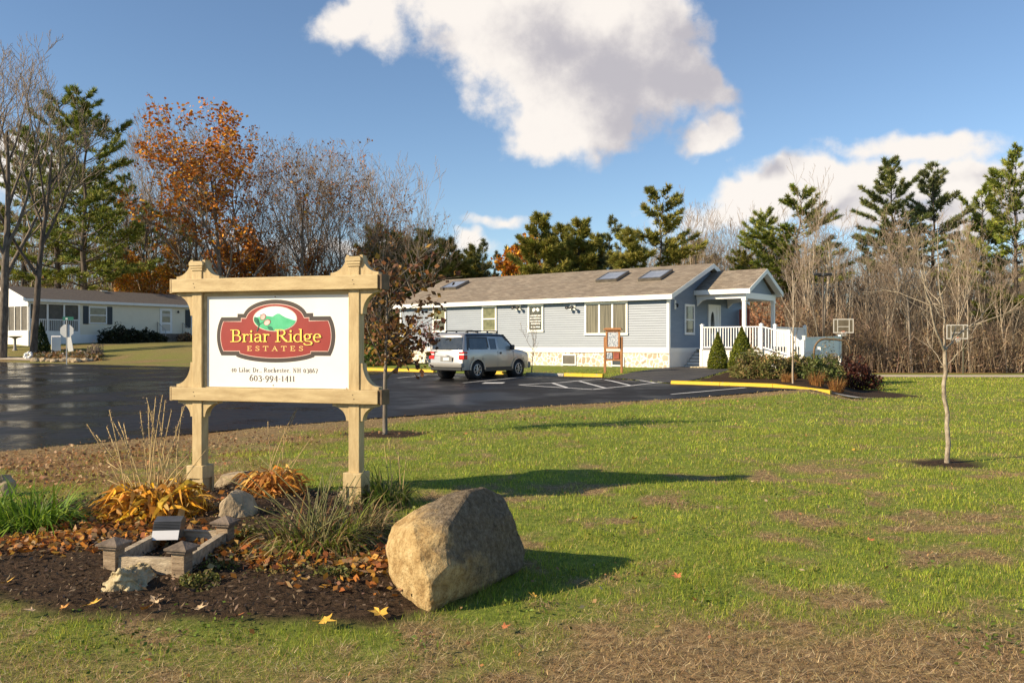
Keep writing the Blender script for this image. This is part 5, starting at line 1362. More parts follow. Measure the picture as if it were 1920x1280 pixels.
# --- undergrowth and far wood: nobody could count these
def brush(name, n_st, n_lf, pxr, Zr, hmax, cols, lcols, seed, label, sthk=.02, lsize=.3, ntw=0):
    g = np.random.default_rng(seed)
    px = g.uniform(*pxr, n_st); Z = g.uniform(*Zr, n_st); x = (px-960)/F*Z; z = ground(x, Z)
    h = hmax*g.uniform(.25, 1, n_st)**1.2
    lx, ly = g.normal(0, .16, (2, n_st))*h
    base = np.stack([x, Z, z-.1], 1); tip = np.stack([x+lx, Z+ly, z+h], 1)
    mid = (base+tip)/2+g.normal(0, .06, (n_st, 3))*h[:, None]
    az = g.uniform(0, 3.14, n_st); w = np.stack([np.cos(az), np.sin(az), 0*az], 1)*(sthk*g.uniform(.5, 1.5, n_st))[:, None]
    Vs = np.stack([base-w, base+w, mid+w*.7, mid-w*.7, mid-w*.7, mid+w*.7, tip+w*.15, tip-w*.15], 1).reshape(-1, 3)
    Cs = np.repeat(pick(g, n_st, cols), 8, 0)
    lp = g.uniform(*pxr, n_lf); lz = g.uniform(*Zr, n_lf); lx = (lp-960)/F*lz
    cl = fbm(lx, lz, .35, seed, 3); hh = hmax*np.clip(g.beta(1.1, 2.3, n_lf)*1.1, 0, 1)*(.35+1.1*cl)
    Pl = np.stack([lx, lz, ground(lx, lz)+hh], 1)
    lc = pick(g, n_lf, lcols)
    Vl, Cl = cards(Pl, g.uniform(.5, 1.3, n_lf)*lsize, g, .5, lc)
    if ntw:
        tp = g.uniform(*pxr, ntw); tz_ = g.uniform(*Zr, ntw); tx = (tp-960)/F*tz_; c2 = fbm(tx, tz_, .5, seed+1, 3)
        th = hmax*(.08+g.uniform(0, 1, ntw)**.8)*(.45+.9*c2); B = np.stack([tx, tz_, ground(tx, tz_)+th], 1)
        L = g.uniform(.5, 1.6, ntw)[:, None]; D = np.stack([g.normal(0, .45, ntw), g.normal(0, .45, ntw), g.uniform(.2, 1, ntw)], 1); D /= np.linalg.norm(D, axis=1)[:, None]
        W = np.cross(D, g.normal(size=(ntw, 3))); W = W/np.linalg.norm(W, axis=1)[:, None]*g.uniform(.009, .022, ntw)[:, None]
        Vt = np.stack([B-W, B+W, B+D*L+W*.3, B+D*L-W*.3], 1).reshape(-1, 3); Ct = np.repeat(pick(g, ntw, cols), 4, 0)
        Vl = np.concatenate([Vl, Vt]); Cl = np.concatenate([Cl, Ct])
    o = np_mesh(name, np.concatenate([Vs, Vl]), 4, M['leaf'], np.concatenate([Cs, Cl]))
    return tag(o, label, 'undergrowth', kind='stuff')
TAN = ((.34, .25, .165), (.42, .32, .22), (.26, .19, .13), (.18, .13, .09))
BRN = ((.30, .18, .09), (.24, .145, .075), (.36, .24, .13), (.17, .11, .065), (.36, .16, .06))
brush('undergrowth', 5200, 9000, (1410, 2000), (74, 82), 4.4, TAN, TAN+BRN[:1]+BRN[2:3], 201, 'tangled brown brush along the foot of the woods', ntw=14000)
brush('far_woods', 9000, 12000, (1180, 2050), (92, 122), 12.0, TAN, BRN+((.07, .075, .03),), 202, 'hazy mass of bare brown woods behind the lawn', .045, .45, ntw=60000)
brush('undergrowth', 3200, 9000, (-120, 820), (78, 92), 5.0, TAN, ((.42, .20, .02), (.30, .15, .03), (.10, .12, .02), (.16, .10, .05), (.40, .12, .02)), 203, 'autumn brush of yellow, orange and green behind the mobile home', ntw=10000)
brush('far_woods', 6000, 12000, (-150, 900), (100, 125), 12.0, ((.14, .11, .085), (.20, .15, .11)), ((.10, .075, .045), (.05, .055, .02), (.16, .09, .035), (.25, .12, .03)), 204, 'dim mass of autumn woods behind the sign', .05, .5, ntw=40000)
brush('undergrowth', 400, 3600, (1396, 1470), (62, 68), 4.3, TAN, ((.30, .13, .06), (.24, .10, .05), (.34, .17, .09)), 205, 'rust brown beech brush seen through the porch')

# --- shrubs
def shrub(name, loc, rx, ry, rz, n, size, cols, seed, label, cat='shrub', cone=False, stem=True, aspect=.5, lump=.35, parent_rot=0, group=None):
    g = np.random.default_rng(seed); root = empty(name, loc, parent_rot, label, cat, group)
    v = g.normal(size=(n, 3)); v /= np.linalg.norm(v, axis=1)[:, None]; v[:, 2] = np.abs(v[:, 2]) if not cone else v[:, 2]
    rad = g.uniform(.35, 1, n)**.4
    if cone:
        t = g.uniform(0, 1, n)**1.45; a = g.uniform(0, 2*np.pi, n); pr = np.sin(np.clip((1-t)*1.02, 0, 1)*np.pi/2)**1.05*np.clip(t*9+.55, 0, 1)
        bump = 1+lump*.35*(vnoise(a*4, t*14, seed)-.5)+.10*(vnoise(a*11, t*34, seed+1)-.5)
        P = np.stack([np.cos(a)*rx*pr*bump*rad, np.sin(a)*ry*pr*bump*rad, t*rz], 1)
    else:
        a = np.arctan2(v[:, 1], v[:, 0]); bump = 1+lump*(vnoise(a*1.6+7, v[:, 2]*3, seed)-.5)*2
        P = v*rad[:, None]*bump[:, None]*np.array([rx, ry, rz])
    V, C = cards(P, g.uniform(.6, 1.3, n)*size, g, aspect, pick(g, n, cols, .25))
    np_mesh('foliage', V, 4, M['leaf'], C, root)
    if stem:
        mb = MB(); r = random.Random(seed)
        for k in range(1 if cone else 9):
            a = r.uniform(0, 6.28); q = (math.cos(a)*rx*.6, math.sin(a)*ry*.6, rz*.75) if not cone else (0, 0, rz*.9)
            mb.tube([(0, 0, -.15), (q[0]*.4, q[1]*.4, rz*.35), q], [.04, .025, .012], 5)
        mb.build('stem', M['bark_dark'], root, fix=False)
    return root
def hpt(ex, ty_, z=0):
    """point given in the building's frame"""
    x = HA[0]+HR[0]*ex+HB[0]*ty_; y = HA[1]+HR[1]*ex+HB[1]*ty_
    return (x, y, gz(x, y)+z)
CG = ((.13, .155, .018), (.18, .20, .022), (.23, .24, .03), (.09, .12, .016))
x, y, z = at(1346, 37.2); shrub('spruce_shrub', (x, y, z-.02), .46, .46, 1.62, 9000, .10, CG, 301, 'smaller cone shaped dwarf spruce in front of the deck railing', cone=True, aspect=.35)
x, y, z = at(1391, 35.6); shrub('spruce_shrub', (x, y, z-.02), .58, .58, 1.82, 12000, .10, CG, 302, 'larger cone shaped dwarf spruce nearer the ramp', cone=True, aspect=.35)
RH = ((.14, .15, .04), (.20, .19, .06), (.27, .23, .09), (.10, .11, .03), (.28, .18, .08))
for i, (px, Z, rx, rz, lab) in enumerate(((1408, 31.6, .75, .92, 'rounded rhododendron at the left end of the bed behind the yellow kerb'), (1447, 31.0, .72, .82, 'rhododendron between the left end of the hedge and the sapling'), (1492, 31.4, .70, .80, 'rhododendron directly behind the thin reddish sapling'), (1532, 30.8, .78, .88, 'rhododendron at the right end of the hedge'), (1555, 32.2, .50, .7, 'sparse rhododendron beside the dark red shrub'))):
    x, y, z = at(px, Z); shrub('rhododendron', (x, y, z), rx, .65, rz, 2600, .13, RH if i != 3 else ((.09, .12, .03), (.13, .155, .045), (.17, .17, .06)), 310+i, lab, aspect=.42, group='rhododendrons along the ramp')
x, y, z = at(1601, 33.5); shrub('burgundy_shrub', (x, y, z), .92, .8, 1.08, 4200, .10, ((.045, .014, .012), (.075, .022, .016), (.03, .012, .010), (.11, .04, .02)), 320, 'dark burgundy shrub at the right end of the ramp', aspect=.6)
x, y, z = at(1562, 35); shrub('pale_shrub', (x, y, z), .55, .5, 1.45, 900, .12, ((.22, .20, .10), (.16, .15, .07), (.26, .20, .13)), 321, 'sparse tall grey green shrub in front of the blue grey ramp wall', aspect=.3)
def tussock(name, loc, n, h, spread, cols, seed, label, w=.008, cat='ornamental grass', lean=.5, seg=3, group=None, tilt=None, parts=True):
    g = np.random.default_rng(seed); root = empty(name, loc, 0, label, cat, group)
    a = g.uniform(0, 2*np.pi, n); r0 = np.sqrt(g.uniform(0, 1, n))*spread; b = np.stack([np.cos(a)*r0, np.sin(a)*r0, -.02+0*a], 1)
    a2 = a+g.normal(0, .7, n); hh = h*g.uniform(.45, 1.1, n); ln = lean*g.uniform(.25, 1.5, n)
    d = np.stack([np.cos(a2), np.sin(a2), 0*a2], 1); wv = np.stack([-np.sin(a2), np.cos(a2), 0*a2], 1)*(w*g.uniform(.6, 1.4, n))[:, None]
    pts = []
    for i in range(seg+1):
        t = i/seg; th = ln*t*1.25
        p = b+d*(hh*np.sin(th)*t*.95)[:, None]+np.array([0, 0, 1])*(hh*t*np.cos(np.minimum(th, 2.2)))[:, None]
        pts.append((p, wv*(1-t)**.6 if i < seg else wv*.05))
    V = np.concatenate([np.stack([pts[i][0]-pts[i][1], pts[i][0]+pts[i][1], pts[i+1][0]+pts[i+1][1], pts[i+1][0]-pts[i+1][1]], 1) for i in range(seg)], 1).reshape(-1, 3)
    C = np.repeat(pick(g, n, cols), 4*seg, 0)
    np_mesh('blades', V, 4, M['grass'], C, root)
    return root
OG_ = ((.36, .17, .05), (.30, .14, .05), (.42, .24, .08))
for px, Z, lab in ((1531, 28.4, 'tuft of orange brown grass below the rhododendron by the yellow kerb'), (1569, 28.0, 'rusty dry grass tuft at the right end of the bed'), (1478, 29.4, 'small rusty grass tuft at the foot of the thin sapling')):
    x, y, z = at(px, Z); tussock('dry_grass', (x, y, z), 260, .55 if px != 1478 else .38, .22, OG_, px, lab, .008)

# hedge and shrubs around the mobile home and behind the sign
DK = ((.022, .030, .012), (.035, .042, .016), (.015, .02, .009), (.05, .05, .022))
for i, (px, Z, rx, rz, lab) in enumerate(((216, 63.5, 1.25, 1.25, 'dark loose bush under the shuttered window'), (248, 65, 1.2, 1.1, 'dark bush in the middle of the mobile home front'), (281, 66, 1.25, .95, 'low dark bush left of the mobile home steps'), (350, 69, .8, .75, 'brown arching bush right of the mobile home steps'))):
    x, y, z = at(px, Z); shrub('bush', (x, y, z-.05), rx, .8, rz, 1500, .26, DK if i < 3 else BRN, 330+i, lab, aspect=.4)
x, y, z = at(77, 57.5); shrub('cone_shrub', (x, y, z-.02), .55, .55, 1.95, 3500, .16, ((.025, .05, .014), (.04, .07, .018), (.018, .035, .010)), 340, 'dark green cone shaped evergreen beside the porch', cone=True, aspect=.35)
x, y, z = at(179, 55.5); shrub('grey_shrub', (x, y, z), .55, .5, .85, 500, .16, ((.20, .17, .15), (.26, .20, .16)), 341, 'pale grey dead shrub at the right end of the stony garden bed', aspect=.3)
mb = MB(); gr_ = random.Random(17)
bed = None
g2 = np.random.default_rng(350); n = 1500; px = g2.uniform(62, 190, n); Z = g2.uniform(53.3, 56.2, n); x = (px-960)/F*Z
V, C = cards(np.stack([x, Z, ground(x, Z)+g2.uniform(0, .45, n)**1.5], 1), g2.uniform(.12, .3, n), g2, .7, pick(g2, n, ((.22, .13, .05), (.30, .17, .07), (.10, .10, .03), (.30, .26, .20))))
tag(np_mesh('garden_plants', V, 4, M['leaf'], C), 'low brown autumn plants in the garden bed by the porch', 'plants', kind='stuff')
for i in range(13):
    px = 66+i*8.6; x, y, z = at(px, 52.7+gr_.uniform(-.3, .3)); mb = MB(); bm = bmesh.new(); bmesh.ops.create_icosphere(bm, subdivisions=2, radius=gr_.uniform(.16, .28))
    for v in bm.verts: v.co = Vector((v.co.x*1.2, v.co.y, v.co.z*.75))*(1+.35*mnoise.noise(v.co*5+Vector((i*3, 0, 0))))
    me = bpy.data.meshes.new('garden_rock'); bm.to_mesh(me); bm.free(); me.materials.append(M['rock_grey']); o = link('garden_rock', me); o.location = (x, y, z+.06)
    tag(o, 'small grey rock edging the garden bed in front of the mobile home', 'rock', 'rocks edging the garden bed')
x, y, z = at(704, 46); shrub('green_shrub', (x, y, z), .85, .8, 2.35, 4200, .24, ((.07, .115, .02), (.10, .15, .03), (.14, .18, .045)), 345, 'bright green evergreen shrub right of the right sign post', cone=True, aspect=.35, lump=1.2)
x, y, z = at(742, 47); shrub('brown_shrub', (x, y, z), 1.0, .8, 1.5, 1400, .22, ((.06, .045, .03), (.10, .07, .04), (.04, .045, .018)), 346, 'dark brown shrub at the left end of the blue building')

# --- young trees
# brown leaved oak behind the sign
oak = empty('young_oak', at(722, 15.1), 0, 'young oak with brown curled leaves just behind the right sign post', 'tree')
sk, tips = skeleton(3.7, .05, 401, kids=(12, 4, 3), ang=(46, 40, 40), lenr=(.36, .5, .5), start=.42, up=.05, wob=.09, trunk=.80, rtip=.003)
ex = []
for k, (dx, dz, L) in enumerate(((.95, .62, 1.5), (.8, .5, 1.1), (1, .15, 1.0), (.6, .7, 1.25), (-.4, .8, .7), (.95, -.05, .8), (.9, .3, .95))):
    p = Vector((0, 0, (2.25, 2.0, 1.75, 2.5, 2.5, 1.35, 1.5)[k])); pts = [p]; rr = random.Random(k+9)
    for i in range(6):
        d = Vector((dx, rr.uniform(-.25, .25), dz-.10*i)).normalized(); p = p+d*L/6; pts.append(p)
        for q in range(3): tips.append((p+Vector((rr.gauss(0, .05), rr.gauss(0, .05), rr.gauss(0, .05))), d, .25))
    ex.append((pts, [.012*(1-.13*i) for i in range(7)], 1))
tree_meshes(sk+ex, M['bark_grey'], M['twig'], 2, oak)
leaf_crown(oak, tips, 4, .085, .115, ((.19, .085, .04), (.12, .055, .03), (.26, .12, .05), (.07, .04, .025), (.32, .18, .04)), 402, .62)
g2 = np.random.default_rng(403); n = 420; P = np.stack([g2.normal(-.02, .30, n), g2.normal(0, .3, n), g2.uniform(1.2, 1.95, n)], 1)
V, C = cards(P, g2.uniform(.06, .12, n), g2, .6, pick(g2, n, ((.20, .10, .045), (.12, .065, .03), (.36, .21, .04), (.26, .13, .05)))); np_mesh('leaves', V, 4, M['leaf'], C, oak)
# bare young tree on the lawn
yt = empty('young_tree', at(1777, 11.4), 0, 'bare young tree with a pale trunk standing alone on the lawn', 'tree')
limbs = []
def pl(pts, r0, r1, lv=1):
    P = []; V = [Vector(p) for p in pts]
    for i in range(len(V)-1):
        for k in range(3): P.append(V[i].lerp(V[i+1], k/3))
    P.append(V[-1]); n = len(P); rr = random.Random(int(r0*9999)+n)
    r0 *= .84; r1 *= .8
    P = [p+Vector((rr.gauss(0, .009), rr.gauss(0, .009), 0))*(0 < i < n-1) for i, p in enumerate(P)]
    limbs.append((P, [r0+(r1-r0)*(i/(n-1))**.8 for i in range(n)], lv)); return P
def ypt(px, py, dy=0): return ((px-1777)/F*(11.4+dy), dy, (868-py)/F*11.4)
pl([(0, 0, -.2), ypt(1777, 800), ypt(1772, 720), ypt(1771, 655)], .043, .030, 0)
main = [pl([ypt(1771, 660), ypt(1748, 625, -.1), ypt(1733, 570, -.15), ypt(1716, 530, -.2), ypt(1702, 470, -.25), ypt(1676, 405, -.3)], .024, .004),
 pl([ypt(1771, 655), ypt(1773, 600, .05), ypt(1766, 520, .1), ypt(1765, 440, .1), ypt(1767, 405, .1)], .020, .003),
 pl([ypt(1772, 658), ypt(1800, 635, .15), ypt(1850, 600, .25), ypt(1890, 560, .3)], .019, .004),
 pl([ypt(1790, 640, .1), ypt(1825, 560, .2), ypt(1846, 510, .2)], .011, .003),
 pl([ypt(1735, 575, -.15), ypt(1690, 548, .1), ypt(1664, 540, .2)], .010, .003),
 pl([ypt(1770, 570, .1), ypt(1758, 540, .3), ypt(1757, 460, .4)], .010, .003),
 pl([ypt(1766, 560, .1), ypt(1780, 500, -.2), ypt(1788, 440, -.3)], .010, .003),
 pl([ypt(1772, 690), ypt(1755, 655, .1), ypt(1752, 640, .15)], .009, .004), pl([ypt(1774, 685), ypt(1795, 655, -.1), ypt(1815, 625, -.2)], .010, .003),
 pl([ypt(1830, 612, .2), ypt(1880, 590, 0), ypt(1915, 572, -.1)], .010, .003), pl([ypt(1718, 535, -.2), ypt(1722, 590, -.5)], .007, .003)]
rr = random.Random(5)
for P in main:
    for k in range(9):
        i = rr.randrange(3, len(P)-1) if len(P) > 5 else 2; d = (P[min(i+1, len(P)-1)]-P[i-1]).normalized(); d = rot_dir(d, R(rr.uniform(25, 60)), rr.uniform(0, 6.28)); L = rr.uniform(.12, .45); q = P[i]; pts = [q]
        for s in range(3): d = (d+Vector((rr.gauss(0, .1), rr.gauss(0, .1), .12))).normalized(); q = q+d*L/3; pts.append(q)
        limbs.append((pts, [.0045, .0035, .003, .0022], 2))
tree_meshes(limbs, M['bark_young'], M['bark_young'], 2, yt)
# thin reddish sapling in front of the hedge, small bare tree and red maple by the wall
x, y, z = at(1487, 28.6); sp_, _ = bare('sapling', 4.3, .035, 411, 'thin reddish bare sapling standing in the shrub bed', bark='bark_tan', twig='sap_twig' if 'sap_twig' in M else 'twig', kids=(9, 3), ang=(28, 30), lenr=(.28, .4), start=.35, trunk=.95, lean=-.06, rtip=.005); sp_.location = (x, y, z)
x, y, z = at(996, 36.6); sp_, _ = bare('sapling', 3.0, .028, 412, 'small bare sapling against the blue wall right of the car', kids=(6, 4, 3), ang=(35, 32, 32), lenr=(.5, .45, .4), start=.4, rtip=.005); sp_.location = (x, y, z)
x, y, z = at(811, 41.2); t, tips = bare('red_maple', 2.6, .03, 413, 'small crimson leaved maple by the wall behind the car', kids=(7, 4, 3), ang=(45, 40, 40), lenr=(.5, .5, .5), start=.35, up=.02, rtip=.005); t.location = (x, y, z)
leaf_crown(t, tips, 5, .10, .10, ((.22, .025, .03), (.16, .02, .025), (.28, .06, .06)), 414, .8)

# ------------------------------------------------------------------ boulder and stones
def boulder_mat():
    m, nt, p = newmat('boulder_stone')
    p.inputs['Roughness'].default_value = .9; p.inputs['Specular IOR Level'].default_value = .2
    tc = nt.nodes.new('ShaderNodeTexCoord'); geo = nt.nodes.new('ShaderNodeSeparateXYZ'); nt.links.new(tc.outputs['Object'], geo.inputs[0])
    def nz(sc, det=9, rg=.68):
        n = nt.nodes.new('ShaderNodeTexNoise'); n.inputs['Scale'].default_value = sc; n.inputs['Detail'].default_value = det; n.inputs['Roughness'].default_value = rg
        nt.links.new(tc.outputs['Object'], n.inputs['Vector']); return n.outputs['Fac']
    def ramp(f, st):
        r = nt.nodes.new('ShaderNodeValToRGB')
        while len(r.color_ramp.elements) < len(st): r.color_ramp.elements.new(.5)
        for e, (q, c) in zip(r.color_ramp.elements, st): e.position = q; e.color = (*c, 1)
        nt.links.new(f, r.inputs[0]); return r.outputs[0]
    tan = ramp(nz(11), ((.25, (.15, .09, .034)), (.42, (.35, .23, .098)), (.58, (.52, .38, .185)), (.8, (.64, .52, .31))))
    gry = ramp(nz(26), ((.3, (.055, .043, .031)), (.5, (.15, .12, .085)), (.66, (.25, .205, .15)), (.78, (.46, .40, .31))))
    # grey weathering of the top, with the right side's shade painted in
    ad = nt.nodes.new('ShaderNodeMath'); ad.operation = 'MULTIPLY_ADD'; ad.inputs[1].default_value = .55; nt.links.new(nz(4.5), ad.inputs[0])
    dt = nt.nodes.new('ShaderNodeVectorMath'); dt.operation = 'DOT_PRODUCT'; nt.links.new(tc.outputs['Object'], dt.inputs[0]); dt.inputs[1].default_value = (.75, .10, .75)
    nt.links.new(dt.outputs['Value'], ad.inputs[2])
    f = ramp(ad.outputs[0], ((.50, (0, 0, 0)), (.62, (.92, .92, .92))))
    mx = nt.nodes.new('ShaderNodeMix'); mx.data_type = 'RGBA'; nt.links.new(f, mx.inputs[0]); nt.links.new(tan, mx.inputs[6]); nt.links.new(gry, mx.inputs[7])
    sp = ramp(nz(75, 4, .75), ((.34, (.45, .43, .40)), (.48, (1, 1, 1)), (.62, (1, 1, 1)), (.72, (1.35, 1.33, 1.28))))
    ml = nt.nodes.new('ShaderNodeMix'); ml.data_type = 'RGBA'; ml.blend_type = 'MULTIPLY'; ml.inputs[0].default_value = .9; nt.links.new(mx.outputs[2], ml.inputs[6]); nt.links.new(sp, ml.inputs[7])
    nt.links.new(ml.outputs[2], p.inputs['Base Color'])
    b = nt.nodes.new('ShaderNodeBump'); b.inputs['Strength'].default_value = 1.0; b.inputs['Distance'].default_value = .016; nt.links.new(nz(48), b.inputs['Height'])
    b2 = nt.nodes.new('ShaderNodeBump'); b2.inputs['Strength'].default_value = .5; b2.inputs['Distance'].default_value = .02; nt.links.new(nz(8), b2.inputs['Height']); nt.links.new(b.outputs[0], b2.inputs['Normal'])
    nt.links.new(b2.outputs[0], p.inputs['Normal'])
    return m
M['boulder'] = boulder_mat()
def ray(px, py, Z): return Vector(((px-960)/F*Z, Z, CAMZ+(HY-py)/F*Z))
def hull_rock(name, pts, m, label, cat='rock', cuts=4, amp=.03, sm=2, seed=0, fine=.008, bev=0.0):
    c = sum(pts, Vector())/len(pts); c.z = min(p.z for p in pts)
    bm = bmesh.new()
    for p in pts: bm.verts.new(p-c)
    r = bmesh.ops.convex_hull(bm, input=bm.verts[:])
    bmesh.ops.delete(bm, geom=[e for e in r['geom_interior'] if isinstance(e, bmesh.types.BMVert)], context='VERTS')
    bmesh.ops.bevel(bm, geom=bm.edges[:], offset=bev, segments=1, affect='EDGES') if bev > 0 else None
    bmesh.ops.triangulate(bm, faces=bm.faces[:])
    for k in range(cuts):
        L = max(e.calc_length() for e in bm.edges)
        es = [e for e in bm.edges if e.calc_length() > L*.42]
        bmesh.ops.subdivide_edges(bm, edges=es, cuts=1); bmesh.ops.triangulate(bm, faces=bm.faces[:])
    for _ in range(sm): bmesh.ops.smooth_vert(bm, verts=bm.verts[:], factor=.5, use_axis_x=True, use_axis_y=True, use_axis_z=True)
    bm.normal_update()
    for v in bm.verts:
        q = v.co+Vector((seed, seed*.7, 0))
        d = -max(0, .10-abs(mnoise.noise(q*3.1+Vector((3, 1, 7)))))*amp*4+mnoise.noise(q*4.5)*amp+mnoise.noise(q*13)*amp*.4+(abs(mnoise.noise(q*24))-.3)*fine
        v.co += v.normal*d
    me = bpy.data.meshes.new(name); bm.to_mesh(me); bm.free(); me.materials.append(m)
    me.polygons.foreach_set('use_smooth', [False]*len(me.polygons))
    o = link(name, me); o.location = c
    return tag(o, label, cat)
BP = [ray(*a) for a in ((905, 911, 5.80), (942, 925, 5.95), (880, 921, 5.65), (835, 927, 5.62), (770, 962, 5.60), (736, 985, 5.60), (721, 1025, 5.52), (731, 1085, 5.44), (766, 1112, 5.28), (800, 1145, 5.08),
      (773, 993, 5.26), (783, 1046, 5.10), (806, 1100, 5.03), (812, 1142, 5.06), (836, 985, 5.24), (842, 1062, 5.13), (866, 1060, 5.22), (958, 962, 5.88), (970, 985, 5.92), (986, 1036, 6.0), (978, 1064, 5.9), (930, 1090, 5.6), (862, 1116, 5.25),
      (800, 960, 6.3), (740, 1000, 6.2), (900, 1000, 6.6), (760, 1060, 6.2), (950, 1040, 6.5))]
for p in (ray(800, 1150, 5.14), ray(900, 1105, 5.6), ray(760, 1110, 5.6)): p.z = -.06; BP.append(p)
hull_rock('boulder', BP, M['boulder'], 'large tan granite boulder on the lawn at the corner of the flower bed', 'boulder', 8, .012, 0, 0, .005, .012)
def rock(px0, px1, py0, py1, Z, m, label, seed, cuts=4, amp=.02, pts=None, fine=.006):
    r = random.Random(seed); P = []
    for a, b in (pts or ((0, .9), (.1, .35), (.35, .05), (.75, 0), (1, .3), (.97, .95), (.5, 1.0))):
        px, py = px0+a*(px1-px0), py0+b*(py1-py0)
        P.append(ray(px, py, Z+.05*r.uniform(-1, 1))); P.append(ray(px, py, Z)+Vector((r.uniform(-.03, .03), .22*(px1-px0)/60, -.02)))
    for q in list(P):
        if q.z < .12: P.append(Vector((q.x, q.y, -.08)))
    return hull_rock('stone', P, m, label, 'stone', cuts, amp, 1, seed, fine)
rock(397, 466, 884, 922, 9.3, M['rock_pale_b'] if 'rock_pale_b' in M else M['rock_grey'], 'flat topped tan stone right of the left sign post base', 3, pts=((0, 1), (.05, .6), (.25, .2), (.85, 0), (1, .2), (1, .9), (.5, 1)))
rock(403, 472, 922, 985, 7.45, M['rock_grey'], 'rounded brown stone between the sign posts, behind the capped planter posts', 4, pts=((0, .9), (.12, .35), (.38, 0), (.75, .2), (1, .6), (1, 1), (.5, 1)))
rock(186, 272, 1066, 1108, 5.42, M['rock_pale'], 'rough cream stone in front of the planter frame', 5, 5, .045, pts=((0, .95), (.05, .6), (.2, .15), (.45, 0), (.62, .12), (.85, .55), (1, .85), (.6, 1), (.3, .9)), fine=.03)
rock(-26, 13, 888, 938, 8.9, M['rock_grey'], 'grey stone cut by the left picture edge', 6)
rock(634, 652, 918, 936, 8.75, M['rock_grey'], 'little grey stone behind the right sign post base', 7, 3, .01)

# ------------------------------------------------------------------ planter frame with capped posts, sign light
def wpt(px, py, lift=0.0):
    Z = CAMZ*F/(py-HY); return Vector(((px-960)/F*Z, Z, gz((px-960)/F*Z, Z)+lift))
Q2 = Vector((-2.20, 5.69, .06)); Q1 = Vector((-2.71, 5.81, .05)); Q3 = Vector((-2.19, 6.52, .06)); Q4 = Q1+Q3-Q2
LABQ = {0: 'capped wooden planter post nearest the cream stone', 1: 'capped planter post at the front right corner of the planter', 2: 'capped planter post half hidden at the back of the planter'}
planter = empty('planter_frame', Q2, 0, 'weathered square planter frame of boards between capped wooden posts', 'planter')
ang = math.atan2(Q2.y-Q1.y, Q2.x-Q1.x); planter.rotation_euler.z = ang
def loc_(v):
    d = v-Q2; return (d.x*math.cos(-ang)-d.y*math.sin(-ang), d.x*math.sin(-ang)+d.y*math.cos(-ang), d.z)
for q in (Q1, Q2, Q3):
    x, y, z = loc_(q); h = .15 if q is not Q4 else .12
    mb = MB(); mb.box(x-.048, x+.048, y-.048, y+.048, -.2, h*.55, b=.004); mb.box(x-.049, x+.049, y-.049, y+.049, h*.552, h, b=.004)
    o = mb.build('post', M['old_wood'], planter)
    mb = MB(); mb.box(x-.070, x+.070, y-.070, y+.070, h, h+.022, b=.004); w = .083
    mb.add([(x-w, y-w, h+.022), (x+w, y-w, h+.022), (x+w, y+w, h+.022), (x-w, y+w, h+.022), (x-w, y-w, h+.034), (x+w, y-w, h+.034), (x+w, y+w, h+.034), (x-w, y+w, h+.034), (x, y, h+.075)],
           [(3, 2, 1, 0), (0, 1, 5, 4), (1, 2, 6, 5), (2, 3, 7, 6), (3, 0, 4, 7), (4, 5, 8), (5, 6, 8), (6, 7, 8), (7, 4, 8)])
    mb.build('post_cap', M['cap_wood'], o)
for a, b in ((Q1, Q2), (Q2, Q3), (Q3, Q4), (Q4, Q1)):
    a = Vector(loc_(a)); b = Vector(loc_(b)); d = (b-a).normalized()*.050
    mb = MB(); mb.obox(a+d+Vector((0, 0, .045)), b-d+Vector((0, 0, .045)), .05, .12); mb.build('board', M['old_board'], planter)
ls = empty('sign_light', (-2.60, 6.47, .03), .1, 'bronze spotlight box tilted up towards the sign inside the planter', 'spotlight')
ls.scale = (.86, .86, .80)
mb = MB(); mb.tube([(0, 0, -.1), (0, 0, .14), (0, -.02, .17)], .02, 8); mb.box(-.05, .05, -.05, .05, .0, .03); mb.build('stem', M['black'], ls)
mb = MB()
P = [(-.13, .13), (.03, .13), (.12, .275), (.05, .315), (-.045, .285)]
mb.prism(P, 'x', -.115, .115); hs = mb.build('housing', M['lamp_metal'], ls)
mb = MB(); mb.add([(-.112, -.1335, .132), (.112, -.1335, .132), (.112, -.090, .210), (-.112, -.090, .210)], [(0, 1, 2, 3)]); mb.build('front_glint', M['plate_glint'], hs)
mb = MB()
for k in range(6): mb.obox((-.112, -.088+.0072*k, .217+.0125*k), (.112, -.088+.0072*k, .217+.0125*k), .004, .006)
mb.build('cooling_rib', M['black'], hs)

